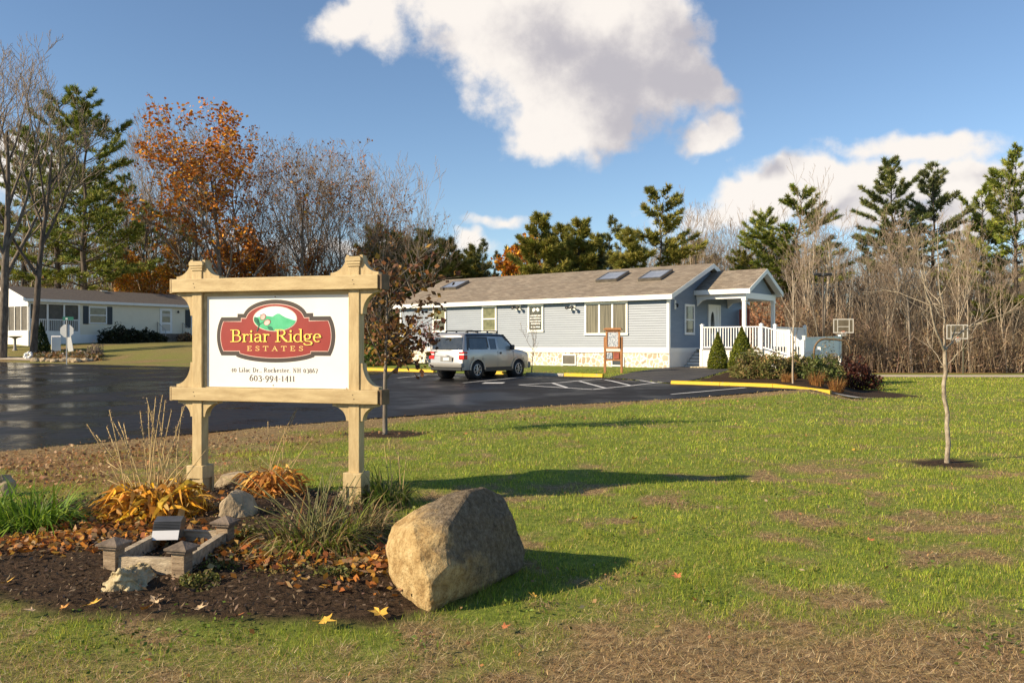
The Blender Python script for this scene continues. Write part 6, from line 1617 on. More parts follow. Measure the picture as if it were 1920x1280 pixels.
# ------------------------------------------------------------------ flower bed plants
def G3(px, py): 
    p = wpt(px, py); return (p.x, p.y, p.z+.03)
x, y, z = G3(60, 1000); tussock('daylily', (x, y, z), 420, .50, .30, ((.12, .22, .016), (.17, .28, .025), (.24, .34, .04), (.08, .15, .015)), 501, 'green arching daylily clump at the left edge of the bed', .010, 'plant', 1.15, 5)
x, y, z = G3(20, 985); tussock('daylily', (x-.25, y, z), 240, .48, .25, ((.12, .22, .016), (.17, .28, .025), (.24, .34, .04)), 502, 'green daylily clump cut by the left picture edge', .010, 'plant', 1.15, 5)
def hosta(name, loc, n, h, spread, seed, label, cols, w=.05):
    n = int(n*1.9); w = w*.62
    """wilted clump: broad drooping leaves on arching stalks"""
    g = np.random.default_rng(seed); root = empty(name, loc, 0, label, 'plant')
    a = g.uniform(0, 2*np.pi, n); r0 = g.uniform(0, .10, n); d = np.stack([np.cos(a), np.sin(a), 0*a], 1); sd = np.stack([-np.sin(a), np.cos(a), 0*a], 1)
    hh = h*g.uniform(.18, 1.1, n); rr = spread*g.uniform(.10, 1.1, n); kk = g.normal(0, .07, n); kp = g.uniform(2, 7, n); w = w*g.uniform(.45, 1.25, n)
    def pt(t): return d*(r0+rr*t)[:, None]+np.array([0, 0, 1])*(hh*(1.9*t-1.55*t*t)*1.45-.02)[:, None]+sd*(kk*np.sin(t*kp))[:, None]+np.array([0, 0, 1])*(kk*.5*np.sin(t*kp*1.3))[:, None]
    ts = [0, .25, .45, .6, .75, .9, 1.0]; ws = [.10, .10, .35, 1, .95, .5, .05]
    Vs = []; ph = g.uniform(0, 6, n)
    for i in range(len(ts)-1):
        q = []
        for k in (i, i+1):
            p = pt(ts[k]); curl = (w*ws[k]*g.uniform(.8, 1.0, n)); tw = sd*np.cos(ph+ts[k]*2)[:, None]*curl[:, None]+np.array([0, 0, 1])*(np.sin(ph+ts[k]*2)*curl*.8)[:, None]
            q += [p-tw, p+tw]
        Vs.append(np.stack([q[0], q[1], q[3], q[2]], 1))
    V = np.concatenate(Vs, 1).reshape(-1, 3); C = np.repeat(pick(g, n, cols, .22), 4*(len(ts)-1), 0)
    m = n*2; a = g.uniform(0, 6.28, m); r = spread*np.sqrt(g.uniform(0, 1.1, m)); P = np.column_stack([np.cos(a)*r, np.sin(a)*r, h*.75*np.clip(1-(r/spread)**2, 0, 1)*g.uniform(.3, 1.05, m)+.03])
    V2, C2 = cards(P, g.uniform(.05, .12, m)*(spread/.48), g, .55, pick(g, m, cols, .28))
    np_mesh('leaves', np.concatenate([V, V2]), 4, M['leaf'], np.concatenate([C, C2]), root)
    return root
HY_ = ((.72, .40, .03), (.66, .31, .03), (.74, .48, .07), (.46, .20, .03), (.56, .36, .12), (.28, .13, .03))
def stalks(root, lst, seed, m, seeds_m=None, r=.0045):
    rr = random.Random(seed)
    for (x0, y0, x1, y1, H, head) in lst:
        pts = []; n = 6
        for i in range(n+1):
            t = i/n; pts.append((x0+(x1-x0)*t**1.4, y0+(y1-y0)*t**1.4, H*t))
        mb = MB(); mb.tube(pts, [r*(1.1-.5*i/n) for i in range(n+1)], 5)
        o = mb.build('stalk', M[m], root)
        if head:
            mb = MB(); A, B = Vector(pts[-3]), Vector(pts[-1])
            for k in range(16):
                c = A.lerp(B, k/15)+Vector((rr.gauss(0, .008), rr.gauss(0, .008), 0)); s = rr.uniform(.008, .014)
                q = c+Vector((rr.uniform(-.022, .022), rr.uniform(-.022, .022), rr.uniform(-.015, .02)))
                mb.tube([c, c.lerp(q, .5), q], [.002, s*.55, .001], 4)
            mb.build('seed_head', M['seed_head'], o)
M['straw'] = mat('straw_stalk', (.42, .29, .11), .7, (.56, .42, .20), 6)
M['seed_head'] = mat('seed_head', (.16, .11, .075), .9, (.26, .19, .13), 20)
M['green_stem'] = mat('green_stem', (.10, .12, .03), .6, (.22, .18, .07), 5)
x, y, z = G3(278, 985); h1 = hosta('hosta', (x, y+.15, z), 230, .34, .48, 511, 'large wilted yellow hosta with tall dry stalks in front of the left post', HY_, .046)
rr = random.Random(512); lst = []
for px, py in ((163, 795), (180, 815), (205, 768), (200, 800), (212, 790), (222, 790), (232, 795), (230, 808), (263, 772), (275, 745), (278, 762), (285, 770), (292, 745), (305, 740), (310, 750), (298, 778), (322, 768), (330, 800), (342, 762), (347, 758)):
    Z = 7.6+rr.uniform(-.1, .35); t = ray(px, py, Z); bx = x+(t.x-x)*.35+rr.uniform(-.12, .12); by = y+.15+rr.uniform(-.1, .12)
    lst.append((bx-x, by-y-.15, t.x-x, t.y-y-.15, t.z-z, True))
for k in range(14): lst.append((rr.uniform(-.15, .15), rr.uniform(-.1, .1), rr.uniform(-.42, .45), rr.uniform(-.3, .3), rr.uniform(.35, .62), False))
stalks(h1, lst, 513, 'straw', r=.0055)
x, y, z = G3(512, 932); h2 = hosta('hosta', (x, y, z), 130, .28, .34, 521, 'smaller orange wilted hosta between the sign posts', ((.56, .25, .04), (.48, .19, .04), (.40, .16, .04), (.60, .34, .08)), .034)
rr = random.Random(522); lst = []
for px, py in ((502, 790), (518, 832), (534, 800), (553, 770), (556, 768), (590, 812), (572, 840), (545, 862)):
    t = ray(px, py, y+rr.uniform(-.1, .2)); lst.append((rr.uniform(-.1, .1), rr.uniform(-.06, .06), t.x-x, t.y-y, t.z-z, py < 800))
stalks(h2, lst, 523, 'straw')
x, y, z = G3(592, 1035); c3 = tussock('perennial_clump', (x, y, z), 620, .46, .34, ((.22, .27, .03), (.13, .17, .02), (.19, .22, .04), (.15, .18, .03), (.36, .27, .12), (.50, .38, .20), (.22, .11, .045), (.07, .06, .02)), 531, 'big half dead clump of green and straw leaves left of the boulder', .008, 'plant', 1.7, 5)
rr = random.Random(532); lst = [(rr.uniform(-.15, .15), rr.uniform(-.1, .1), rr.uniform(-.7, .45), rr.uniform(-.3, .3), rr.uniform(.3, .75), False) for k in range(20)]
for px, py in ((605, 890), (612, 905), (622, 880), (630, 870), (598, 912), (575, 905), (494, 918)):
    t = ray(px, py, y+.1); lst.append((rr.uniform(-.05, .1), 0, t.x-x, .1, t.z-z, False))
stalks(c3, lst, 533, 'green_stem', r=.0050)
x, y, z = G3(660, 1010); tussock('perennial_clump', (x, y, z), 330, .42, .25, ((.10, .10, .03), (.26, .19, .09), (.34, .25, .13), (.14, .14, .04), (.16, .08, .04)), 534, 'brown and green trailing clump between the big clump and the boulder', .007, 'plant', 1.5, 5)
x, y, z = G3(725, 945); c5 = tussock('daylily', (x, y, z), 330, .42, .22, ((.06, .11, .014), (.09, .15, .02), (.14, .17, .03), (.24, .20, .09)), 541, 'green and straw daylily clump at the foot of the right sign post', .008, 'plant', 1.2, 5)
stalks(c5, [(.02, .1, -.05, .15, .55, False), (.04, .1, .0, .15, .60, False), (.15, -.05, .12, -.05, .5, True), (.16, -.05, .2, -.02, .45, False)], 542, 'straw', r=.004)
x, y, z = G3(672, 945); tussock('daylily', (x, y, z), 130, .32, .12, ((.36, .30, .16), (.42, .36, .20), (.16, .17, .05)), 543, 'straw coloured wilting tuft leaning on the right post base', .007, 'plant', 1.3, 5)
for i, (px, py, lab) in enumerate(((372, 1108, 'mossy green sedum cushion in the bare soil in front of the planter'), (408, 1082, 'small sedum cushion right of the planter corner post'), (430, 1030, 'low dull green sedum beside the planter right board'), (470, 1015, 'low green sedum left of the big half dead clump'), (625, 1095, 'low sedum in front of the big half dead clump'), (205, 965, 'small dull green plant behind the left planter post'))):
    x, y, z = G3(px, py); shrub('sedum', (x, y, z-.01), .16 if i else .14, .10, .10, 420, .034, ((.10, .115, .025), (.14, .15, .03), (.08, .09, .03), (.18, .15, .05)), 550+i, lab, 'plant', stem=False, aspect=.5)

# fallen leaves
def leaf_shape(seed):
    r = random.Random(seed); n = 5; pts = []
    tips_ = ((0, 1.0), (62, .88), (-62, .88), (118, .55), (-118, .55))
    ring = sorted([(a, l, True) for a, l in tips_]+[(a, .42, False) for a in (31, -31, 90, -90)]+[(155, .25, False), (-155, .25, False)]+[(s*a, .62, False) for s in (1, -1) for a in (14, 48, 74)], key=lambda q: q[0])
    P = [(l*math.sin(R(a))*r.uniform(.9, 1.1), l*math.cos(R(a))*r.uniform(.9, 1.1)) for a, l, _ in ring]
    bm = bmesh.new(); c = bm.verts.new((0, -.05, 0)); vs = []
    cu = r.uniform(.15, .5); cv = r.uniform(-.2, .5)
    for x, y in P: vs.append(bm.verts.new((x, y, cu*x*x+cv*y*y*.5+r.uniform(-.05, .08))))
    for i in range(len(vs)): bm.faces.new((c, vs[i-1], vs[i]))
    q0 = bm.verts.new((-.02, -.1, .02)); q1 = bm.verts.new((.02, -.1, .02)); q2 = bm.verts.new((.08, -.95, .10)); q3 = bm.verts.new((.05, -.95, .10)); bm.faces.new((q0, q3, q2, q1))
    me = bpy.data.meshes.new('fallen_leaf'); bm.to_mesh(me); bm.free(); return me
LM = [leaf_shape(i) for i in range(5)]
LMAT = [mat('leaf_yellow', (.62, .34, .035), .6, (.70, .44, .07), 8), mat('leaf_orange', (.52, .20, .03), .6, (.60, .30, .06), 8), mat('leaf_tan', (.48, .32, .17), .7, (.58, .43, .26), 8), mat('leaf_rust', (.34, .10, .03), .7, (.46, .17, .06), 8)]
for (px, py, s, k, mi, lab) in ((712, 1164, .085, 0, 0, 'large yellow maple leaf on the soil left of the boulder tip'), (608, 1178, .075, 1, 0, 'yellow maple leaf on the front edge of the soil bed'), (981, 1228, .062, 2, 1, 'orange maple leaf in the grass at the bottom centre'),
    (173, 1145, .06, 3, 0, 'yellow leaf on the soil edge at lower left'), (272, 1155, .055, 4, 1, 'tan orange leaf in front of the cream stone'), (291, 1139, .06, 0, 2, 'pale beige oak leaf just above the tan orange leaf'), (120, 1152, .045, 1, 1, 'orange brown leaf left of the yellow leaf at lower left'),
    (12, 1104, .06, 2, 0, 'pale yellow leaf at the left edge on the soil'), (372, 1153, .05, 3, 2, 'narrow tan leaf on the soil right of the beige oak leaf'), (447, 1167, .04, 4, 3, 'small pinkish leaf beside the green grass tuft'), (150, 1052, .07, 0, 1, 'orange leaf lying left of the front planter post'), (60, 1158, .05, 1, 2, 'tan leaf on the dry grass at far lower left'),
    (790, 1135, .04, 2, 1, 'small orange leaf against the foot of the boulder'), (1002, 1128, .045, 3, 0, 'upright yellow leaf in the grass right of the boulder'), (945, 1187, .04, 4, 3, 'small rust leaf in the grass below the boulder shadow'), (1270, 1090, .05, 0, 3, 'rust leaf alone in the middle of the lawn'), (1632, 1020, .05, 1, 3, 'orange leaf on the lawn left of the young tree'), (1898, 1145, .05, 2, 2, 'pale curled leaf at the right edge of the lawn'),
    (1188, 980, .06, 3, 1, 'orange leaf in the grass right of the boulder shadow'), (1600, 848, .08, 4, 0, 'yellow leaf far out on the lawn left of the bare young tree'), (335, 1072, .05, 1, 3, 'rust leaf at the foot of the front right planter post'), (468, 1068, .06, 2, 2, 'tan curled leaf under the big half dead clump')):
    p = wpt(px, py, .045 if py > 1060 and px < 760 else .035); me = LM[k].copy(); me.materials.append(LMAT[mi]); o = link('fallen_leaf', me)
    r = random.Random(px); o.location = p; o.scale = (s, s, s); o.rotation_euler = (R(r.uniform(5, 38)), R(r.uniform(-20, 20)), r.uniform(0, 6.28))
    tag(o, lab, 'leaf', 'fallen maple leaves')
g2 = np.random.default_rng(560)
def scatter(name, polys, cols, size, seed, label, asp=.7, hh=.05, m='leaf', thick=None):
    g = np.random.default_rng(seed); Ps = []
    for (cx, cy, rx, ry, n) in polys:
        a = g.normal(size=(n, 2)); Ps.append(np.stack([cx+a[:, 0]*rx, cy+a[:, 1]*ry], 1))
    P = np.concatenate(Ps); z = ground(P[:, 0], P[:, 1])+.025+g.uniform(0, hh, len(P))
    V, C = cards(np.column_stack([P, z]), g.uniform(.6, 1.3, len(P))*size, g, asp, pick(g, len(P), cols, .25), .55)
    return tag(np_mesh(name, V, 4, M[m], C), label, 'litter', kind='stuff')
LC = ((.45, .18, .03), (.36, .13, .03), (.52, .28, .05), (.28, .11, .04), (.40, .26, .13))
def gp(px, py): p = wpt(px, py); return p.x, p.y
L_ = []
for px, py, rx, ry, n in ((50, 1045, .3, .12, 300), (380, 1030, .16, .16, 260), (420, 1055, .14, .10, 200), (560, 1075, .35, .12, 300), (300, 1025, .2, .12, 200), (95, 1030, .22, .14, 420), (150, 1000, .28, .22, 480), (215, 985, .30, .25, 480), (160, 1050, .10, .06, 40), (330, 975, .35, .18, 260), (390, 960, .22, .2, 160), (480, 1040, .18, .14, 120), (530, 1070, .12, .1, 60), (700, 1075, .12, .18, 120), (715, 1060, .08, .2, 90), (620, 1110, .3, .1, 50), (270, 1005, .28, .18, 420)):
    x, y = gp(px, py); L_.append((x, y, rx, ry, n))
scatter('leaf_litter', L_, LC, .062, 561, 'heaps of orange and brown fallen leaves on the flower bed', hh=.09)
L2 = []
for px, py, rx, ry, n in ((60, 880, .9, .6, 420), (180, 860, 1.0, .7, 420), (300, 850, .8, .7, 260), (430, 830, .9, .5, 160), (100, 905, .5, .3, 200), (760, 815, .8, .3, 90), (1000, 785, 1.4, .4, 120), (1300, 765, 1.6, .3, 120)):
    x, y = gp(px, py); L2.append((x, y, rx, ry, n))
scatter('leaf_litter', L2, ((.36, .20, .09), (.30, .15, .06), (.42, .27, .14), (.24, .13, .07)), .055, 562, 'brown leaf litter on the verge between the bed and the road', hh=.03)
L3 = []
for px, py, rx, ry, n in ((410, 1020, .16, .22, 420), (450, 1060, .20, .10, 260), (560, 1085, .35, .10, 420), (660, 1070, .25, .14, 360), (200, 950, .35, .25, 400), (470, 985, .22, .2, 260), (600, 990, .3, .2, 300), (700, 985, .2, .3, 300)):
    x, y = gp(px, py); L3.append((x, y, rx, ry, n))
scatter('groundcover', L3, ((.14, .16, .03), (.20, .20, .05), (.11, .12, .03), (.26, .20, .08), (.22, .13, .05)), .034, 566, 'low dull green ground cover creeping between the plants of the bed', hh=.07)
rr_ = np.random.default_rng(563); n = 15000; x = rr_.uniform(-6, 0, n); y = rr_.uniform(4.8, 9.6, n); k = inpoly(x, y, BED); x, y = x[k], y[k]
P = np.column_stack([x, y, ground(x, y)+.045+.03*sst(dpoly(x, y, BED, True), 0, 1)+rr_.uniform(-.01, .03, len(x))])
V, C = cards(P, rr_.uniform(.012, .05, len(x)), rr_, .35, pick(rr_, len(x), ((.06, .038, .024), (.11, .07, .043), (.03, .02, .014), (.17, .12, .08), (.10, .07, .05)), .3), .35)
tag(np_mesh('mulch', V, 4, M['chip'], C), 'dark bark mulch chips covering the flower bed', 'mulch', kind='stuff')

# ------------------------------------------------------------------ grass blades
def grass():
    g = np.random.default_rng(600); xs, ys, hs, ws = [], [], [], []
    for z0, z1, dens, h, w in ((3.1, 5.2, 5600, .041, .0030), (5.2, 7.5, 3900, .044, .0037), (7.5, 11, 2000, .050, .0052), (11, 16, 900, .060, .0075), (16, 24, 380, .065, .011), (24, 38, 130, .07, .018), (38, 62, 46, .09, .032)):
        x0, x1 = -.64*z1-.5, .64*z1+3
        if z0 >= 24: x0 = .0*z1
        n = int((x1-x0)*(z1-z0)*dens); x = g.uniform(x0, x1, n); y = g.uniform(z0, z1, n); k = (x > -.64*y-.5) & (x < .64*y+.5+2.5*g.uniform(0, 1, n)**1.5); x, y = x[k], y[k]
        xs.append(x); ys.append(y); hs.append(np.full(len(x), h)); ws.append(np.full(len(x), w))
    x, y, h, w = map(np.concatenate, (xs, ys, hs, ws))
    bad = inpoly(x, y, LOT)|inpoly(x, y, WALK)|inpoly(x, y, HEDGE_BED)|inpoly(x, y, COURT_PATH)
    q = (x-HA[0])*HB[0]+(y-HA[1])*HB[1]; bad |= (q > -1.5) & (x < 11)
    bad |= (y > 38) & (x/y < .35)
    db = np.where(inpoly(x, y, BED), dpoly(x, y, BED, True), -dpoly(x, y, BED, True))+(fbm(x, y, 1.6, 21, 4)-.5)*.55
    bad |= db > .02+.16*g.uniform(0, 1, len(x))**3
    BF = [(-.60, 5.06), (-.46, 5.02), (-.28, 5.2), (-.05, 5.55), (.10, 5.95)]; h = h*(1+.9*(1-sst(dpoly(x, y, BF), .03, .14)))
    bad |= np.hypot(x-5.82, (y-11.4)*1.1)+(fbm(x, y, 3, 41, 3)-.5)*.35 < .46
    bad |= np.hypot(x+2.25, (y-15.1)*1.1)+(fbm(x, y, 3, 41, 3)-.5)*.35 < .72
    bare_ = bare_patch(x, y); clump = fbm(x, y, 4.5, 61, 3)
    r = g.uniform(0, 1, len(x))
    bad |= r > (1-.25*bare_)*(.50+.9*clump)
    # on the lot edge keep only a ragged fringe
    k = ~bad; x, y, h, w, bare_, clump = x[k], y[k], h[k], w[k], bare_[k], clump[k]; n = len(x)
    dead = g.uniform(0, 1, n) < .13+.32*sst(fbm(x, y, 2.6, 77, 3), .48, .68)+.85*bare_**1.1
    hh = h*g.uniform(.40, 1.25, n)*(.28+1.35*clump**1.2)*np.where(dead, .75, 1.0); lean = np.where(dead, g.uniform(.5, 1.9, n), g.uniform(.1, .95, n))
    a = g.uniform(0, 2*np.pi, n); d = np.stack([np.cos(a), np.sin(a)], 1); a2 = g.uniform(0, np.pi, n); wv = np.stack([np.cos(a2), np.sin(a2), 0*a2], 1)*w[:, None]*.6
    near = 1-sst(np.hypot(x, y-5), 10, 30)
    z = ground(x, y)+near*((fbm(x, y, .8, 5, 3)-.5)*.05+(fbm(x, y, 5, 8, 3)-.5)*.022)-.004
    b = np.column_stack([x, y, z]); t = b+np.column_stack([d*(hh*np.sin(lean.clip(0, 1.45)))[:, None], hh*np.cos(lean.clip(0, 1.45))+.004])
    V = np.stack([b-wv, b+wv, t], 1).reshape(-1, 3)
    cg = pick(g, n, ((.275, .345, .030), (.345, .395, .042), (.19, .27, .022), (.44, .41, .085)), .26); cd = pick(g, n, ((.56, .40, .18), (.46, .31, .14), (.66, .50, .25), (.34, .21, .10)), .22)
    tone = fbm(x, y, .9, 71, 3)[:, None]; t2 = fbm(x, y, 6.5, 73, 2)[:, None]; cg = cg*(.45+.55*tone+.55*t2)+np.array([.10, .05, 0])*np.clip(tone-.5, 0, 1)
    C = np.where(dead[:, None], cd, cg)
    return tag(np_mesh('grass', V, 3, M['grass'], np.repeat(C, 3, 0)), 'short patchy lawn grass, green with straw coloured patches', 'grass', kind='stuff')
grass()
def thatch():
    g = np.random.default_rng(640); n = 90000; y = 3.1+6.5*g.uniform(0, 1, n)**1.4; x = g.uniform(-.64, .64, n)*y
    b_ = bare_patch(x, y); db = np.where(inpoly(x, y, BED), dpoly(x, y, BED, True), -dpoly(x, y, BED, True))+(fbm(x, y, 1.6, 21, 4)-.5)*.55
    k = (db < .02) & (g.uniform(0, 1, n) < b_*1.3*fbm(x, y, 7, 645, 2)*1.6) & ~inpoly(x, y, LOT); x, y = x[k], y[k]; n = len(x)
    z = ground(x, y)+(fbm(x, y, .8, 5, 3)-.5)*.05+(fbm(x, y, 5, 8, 3)-.5)*.022+g.uniform(.004, .022, n)
    a = g.uniform(0, 6.28, n); L = g.uniform(.03, .09, n); d = np.column_stack([np.cos(a)*L, np.sin(a)*L, g.normal(.012, .012, n)]); w = np.column_stack([-np.sin(a), np.cos(a), 0*a])*.0018
    P = np.column_stack([x, y, z]); V = np.stack([P-w, P+w, P+d], 1).reshape(-1, 3)
    tag(np_mesh('thatch', V, 3, M['grass'], np.repeat(pick(g, n, ((.55, .40, .20), (.42, .28, .13), (.66, .52, .30), (.28, .17, .08)), .2), 3, 0)), 'dead straw lying on the worn brown parts of the lawn', 'thatch', kind='stuff')
thatch()
# broader tufts and clover that stand out of the lawn
def lawn_leaves():
    g = np.random.default_rng(650); n = 420; y = 3.6+24*g.uniform(0, 1, n)**1.3; x = g.uniform(-.5, .6, n)*y; k = ~(inpoly(x, y, LOT)|inpoly(x, y, BED)|inpoly(x, y, WALK)|inpoly(x, y, HEDGE_BED)); x, y = x[k], y[k]; n = len(x)
    V, C = cards(np.column_stack([x, y, ground(x, y)+g.uniform(.02, .05, n)]), g.uniform(.018, .045, n), g, .7, pick(g, n, ((.46, .26, .11), (.38, .18, .06), (.55, .40, .24), (.30, .15, .07)), .25), .4)
    tag(np_mesh('leaf_litter', V, 4, M['leaf'], C), 'small brown leaves strewn thinly over the lawn', 'litter', kind='stuff')
lawn_leaves()
def weeds():
    g = np.random.default_rng(620); cs = []
    for px, py, r_, n in ((1290, 1010, .14, 70), (1160, 1010, .16, 90), (1330, 1125, .12, 60), (1855, 1210, .18, 140), (1000, 1150, .12, 70), (1080, 1080, .10, 50), (1450, 1070, .14, 70), (1660, 960, .15, 60), (1180, 1080, .14, 60), (430, 1185, .12, 80), (130, 1200, .25, 140), (250, 1215, .25, 140), (800, 1215, .14, 60), (1560, 1000, .2, 80), (1740, 1075, .2, 80), (1300, 950, .25, 120), (880, 990, .2, 0), (1500, 930, .3, 120)):
        x, y = gp(px, py); a = g.normal(size=(n, 2))*r_; cs.append(np.column_stack([x+a[:, 0], y+a[:, 1]]))
    P = np.concatenate(cs); P = np.column_stack([P, ground(P[:, 0], P[:, 1])+g.uniform(.01, .06, len(P))])
    V, C = cards(P, g.uniform(.018, .04, len(P)), g, .5, pick(g, len(P), ((.13, .19, .025), (.17, .23, .035), (.10, .15, .02)), .2), .5)
    tag(np_mesh('weeds', V, 4, M['grass'], C), 'broad leaved weeds scattered through the lawn', 'weeds', kind='stuff')
weeds()

# ------------------------------------------------------------------ sky, sun, camera
SUN_TO = Vector((-.92, -.40, 0)).normalized(); EL = R(27.5)
SUN_AZ = math.atan2(SUN_TO.x, SUN_TO.y)
w = bpy.data.worlds.new('World'); SC.world = w; w.use_nodes = True; nt = w.node_tree
for n in list(nt.nodes): nt.nodes.remove(n)
N, LK = nt.nodes, nt.links
out = N.new('ShaderNodeOutputWorld'); sky = N.new('ShaderNodeTexSky'); sky.sky_type = 'NISHITA'; sky.sun_disc = False
sky.sun_elevation = EL; sky.sun_rotation = SUN_AZ; sky.air_density = 1.0; sky.dust_density = .05; sky.ozone_density = 3.0; sky.altitude = 300
bg = N.new('ShaderNodeBackground'); bg.inputs[1].default_value = .092; LK.new(sky.outputs[0], bg.inputs[0])
tcw = N.new('ShaderNodeTexCoord')
def mth(op, a, b=None, c=None):
    n = N.new('ShaderNodeMath'); n.operation = op
    for i, v in enumerate((a, b, c)):
        if v is None: continue
        if isinstance(v, (int, float)): n.inputs[i].default_value = v
        else: LK.new(v, n.inputs[i])
    return n.outputs[0]
sep = N.new('ShaderNodeSeparateXYZ'); LK.new(tcw.outputs['Generated'], sep.inputs[0])
AZ = mth('ARCTAN2', sep.outputs[0], sep.outputs[1]); ELV = mth('ARCSINE', sep.outputs[2])
cmb = N.new('ShaderNodeCombineXYZ'); LK.new(AZ, cmb.inputs[0]); LK.new(ELV, cmb.inputs[1])
# cloud field as a node group: azimuth/elevation in, density out
gt = bpy.data.node_groups.new('cloud_field', 'ShaderNodeTree')
gt.interface.new_socket('P', in_out='INPUT', socket_type='NodeSocketVector'); gt.interface.new_socket('D', in_out='OUTPUT', socket_type='NodeSocketFloat')
gi, go = gt.nodes.new('NodeGroupInput'), gt.nodes.new('NodeGroupOutput'); GN, GL = gt.nodes, gt.links
def gm(op, a, b=None, c=None):
    n = GN.new('ShaderNodeMath'); n.operation = op
    for i, v in enumerate((a, b, c)):
        if v is None: continue
        if isinstance(v, (int, float)): n.inputs[i].default_value = v
        else: GL.new(v, n.inputs[i])
    return n.outputs[0]
gs = GN.new('ShaderNodeSeparateXYZ'); GL.new(gi.outputs[0], gs.inputs[0])
def gnoise(sc, det, rg=.6, off=0, sy=1.0):
    mp = GN.new('ShaderNodeMapping'); mp.inputs['Location'].default_value = (off, off*.7, off*.3); mp.inputs['Scale'].default_value = (1, sy, 1); GL.new(gi.outputs[0], mp.inputs[0])
    n = GN.new('ShaderNodeTexNoise'); n.inputs['Scale'].default_value = sc; n.inputs['Detail'].default_value = det; n.inputs['Roughness'].default_value = rg; GL.new(mp.outputs[0], n.inputs['Vector']); return n.outputs['Fac']
wx = gm('MULTIPLY', gm('SUBTRACT', gnoise(7, 4, .6, 3), .5), .14); wy = gm('MULTIPLY', gm('SUBTRACT', gnoise(7, 4, .6, 9), .5), .12)
X_, Y_ = gm('ADD', gs.outputs[0], wx), gm('ADD', gs.outputs[1], wy)
def ang_(px, py):
    a = math.atan2(px-960, F); e = math.atan2((HY-py)*math.cos(a), F); return a, e
acc = None
for px, py, rx, ry, rot, wt in ((935, 25, 170, 92, 22, 1.0), (1040, 95, 190, 120, 20, 1.1), (1090, 190, 150, 90, 10, 1.05), (1170, 95, 170, 110, 25, 1.1), (1040, 235, 90, 52, 0, .95), (1270, 120, 120, 62, 30, 1.0), (1345, 145, 70, 26, 32, .7), (1180, 20, 150, 70, 10, 1.0),
                                (1330, 258, 62, 38, -15, .85), (1378, 228, 40, 34, 0, .7), (665, 22, 85, 30, -30, .50), (735, 30, 60, 45, 20, .45),
                                (1440, 372, 95, 34, 0, .8), (1570, 348, 150, 46, -4, .85), (1760, 325, 180, 48, -3, .85), (1900, 335, 110, 44, 0, .8), (1700, 255, 120, 22, -4, .55), (1640, 400, 330, 32, 0, .75),
                                (875, 458, 36, 26, 0, .8), (950, 415, 60, 18, 0, .5), (20, 305, 60, 20, 0, .8), (60, 345, 90, 26, 0, .75), (700, 470, 260, 22, 0, .4)):
    a, e = ang_(px, py); c, s = math.cos(R(-rot)), math.sin(R(-rot)); A, B = rx/F*1.12, ry/F*1.12
    dx, dy = gm('SUBTRACT', X_, a), gm('SUBTRACT', Y_, e)
    u = gm('DIVIDE', gm('ADD', gm('MULTIPLY', dx, c), gm('MULTIPLY', dy, s)), A); v = gm('DIVIDE', gm('SUBTRACT', gm('MULTIPLY', dy, c), gm('MULTIPLY', dx, s)), B)
    d2 = gm('ADD', gm('MULTIPLY', u, u), gm('MULTIPLY', v, v))
    f = gm('MULTIPLY', gm('SUBTRACT', 1.0, gm('SQRT', d2)), wt)
    f = gm('MAXIMUM', f, -.6)
    acc = f if acc is None else gm('SMOOTH_MAX', acc, f, .25)
dens = gm('ADD', gm('ADD', acc, gm('MULTIPLY', gm('SUBTRACT', gnoise(11, 9, .64, 1), .5), 1.05)), gm('MULTIPLY', gm('SUBTRACT', gnoise(38, 8, .65, 5), .5), .42))
GL.new(dens, go.inputs[0])
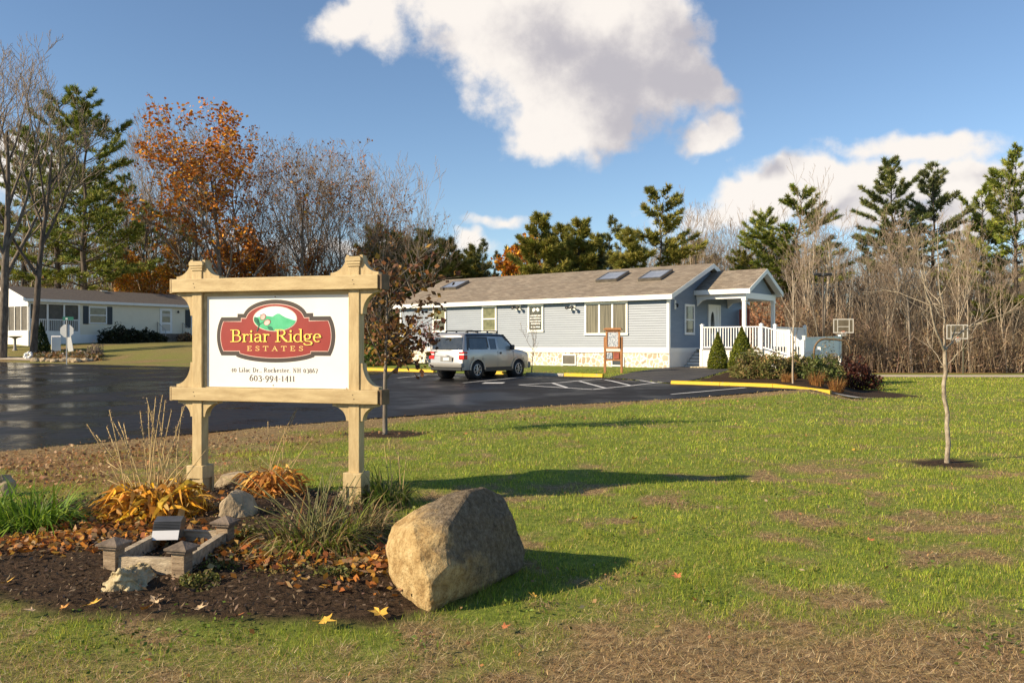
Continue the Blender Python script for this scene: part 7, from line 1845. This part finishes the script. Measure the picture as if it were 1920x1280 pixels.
def field(dx, dy):
    n = N.new('ShaderNodeGroup'); n.node_tree = gt; v = N.new('ShaderNodeVectorMath'); v.operation = 'ADD'; LK.new(cmb.outputs[0], v.inputs[0]); v.inputs[1].default_value = (dx, dy, 0); LK.new(v.outputs[0], n.inputs[0]); return n.outputs[0]
d0 = field(0, 0); d1 = field(-.075, .035)
def ss(v, a, b):
    n = N.new('ShaderNodeMapRange'); n.interpolation_type = 'SMOOTHSTEP'; n.inputs[1].default_value = a; n.inputs[2].default_value = b; LK.new(v, n.inputs[0]); return n.outputs[0]
alpha = ss(d0, -.12, .34)
shade = ss(d1, .10, .90)                  # how much cloud stands between here and the sun
ccol = N.new('ShaderNodeMix'); ccol.data_type = 'RGBA'; ccol.inputs[6].default_value = (.90, .84, .78, 1); ccol.inputs[7].default_value = (.49, .465, .495, 1); LK.new(shade, ccol.inputs[0])
cb = N.new('ShaderNodeBackground'); LK.new(ccol.outputs[2], cb.inputs[0]); cb.inputs[1].default_value = .70
mxs = N.new('ShaderNodeMixShader'); LK.new(mth('MULTIPLY', alpha, .97), mxs.inputs[0]); LK.new(bg.outputs[0], mxs.inputs[1]); LK.new(cb.outputs[0], mxs.inputs[2]); LK.new(mxs.outputs[0], out.inputs[0])

sl_ = bpy.data.lights.new('sun', 'SUN'); sl_.energy = 5.0; sl_.angle = R(.53); sl_.color = (1.0, .82, .57)
so = bpy.data.objects.new('sun', sl_); COL.objects.link(so)
sd_ = Vector((SUN_TO.x*math.cos(EL), SUN_TO.y*math.cos(EL), math.sin(EL)))
so.rotation_euler = sd_.to_track_quat('Z', 'Y').to_euler(); so.location = sd_*60
cam = bpy.data.cameras.new('camera'); cam.sensor_width = 36; cam.lens = 30.0; cam.shift_y = 3.0/1920; cam.clip_end = 2000; cam.clip_start = .1
co = bpy.data.objects.new('camera', cam); COL.objects.link(co); co.location = (0, 0, CAMZ); co.rotation_euler = (R(90), 0, 0); SC.camera = co
SC.view_settings.view_transform = 'Standard'; SC.view_settings.look = 'None'; SC.view_settings.exposure = .68; SC.view_settings.gamma = 1
SC.cycles.max_bounces = 6; SC.cycles.diffuse_bounces = 2; SC.cycles.glossy_bounces = 3; SC.cycles.transparent_max_bounces = 8
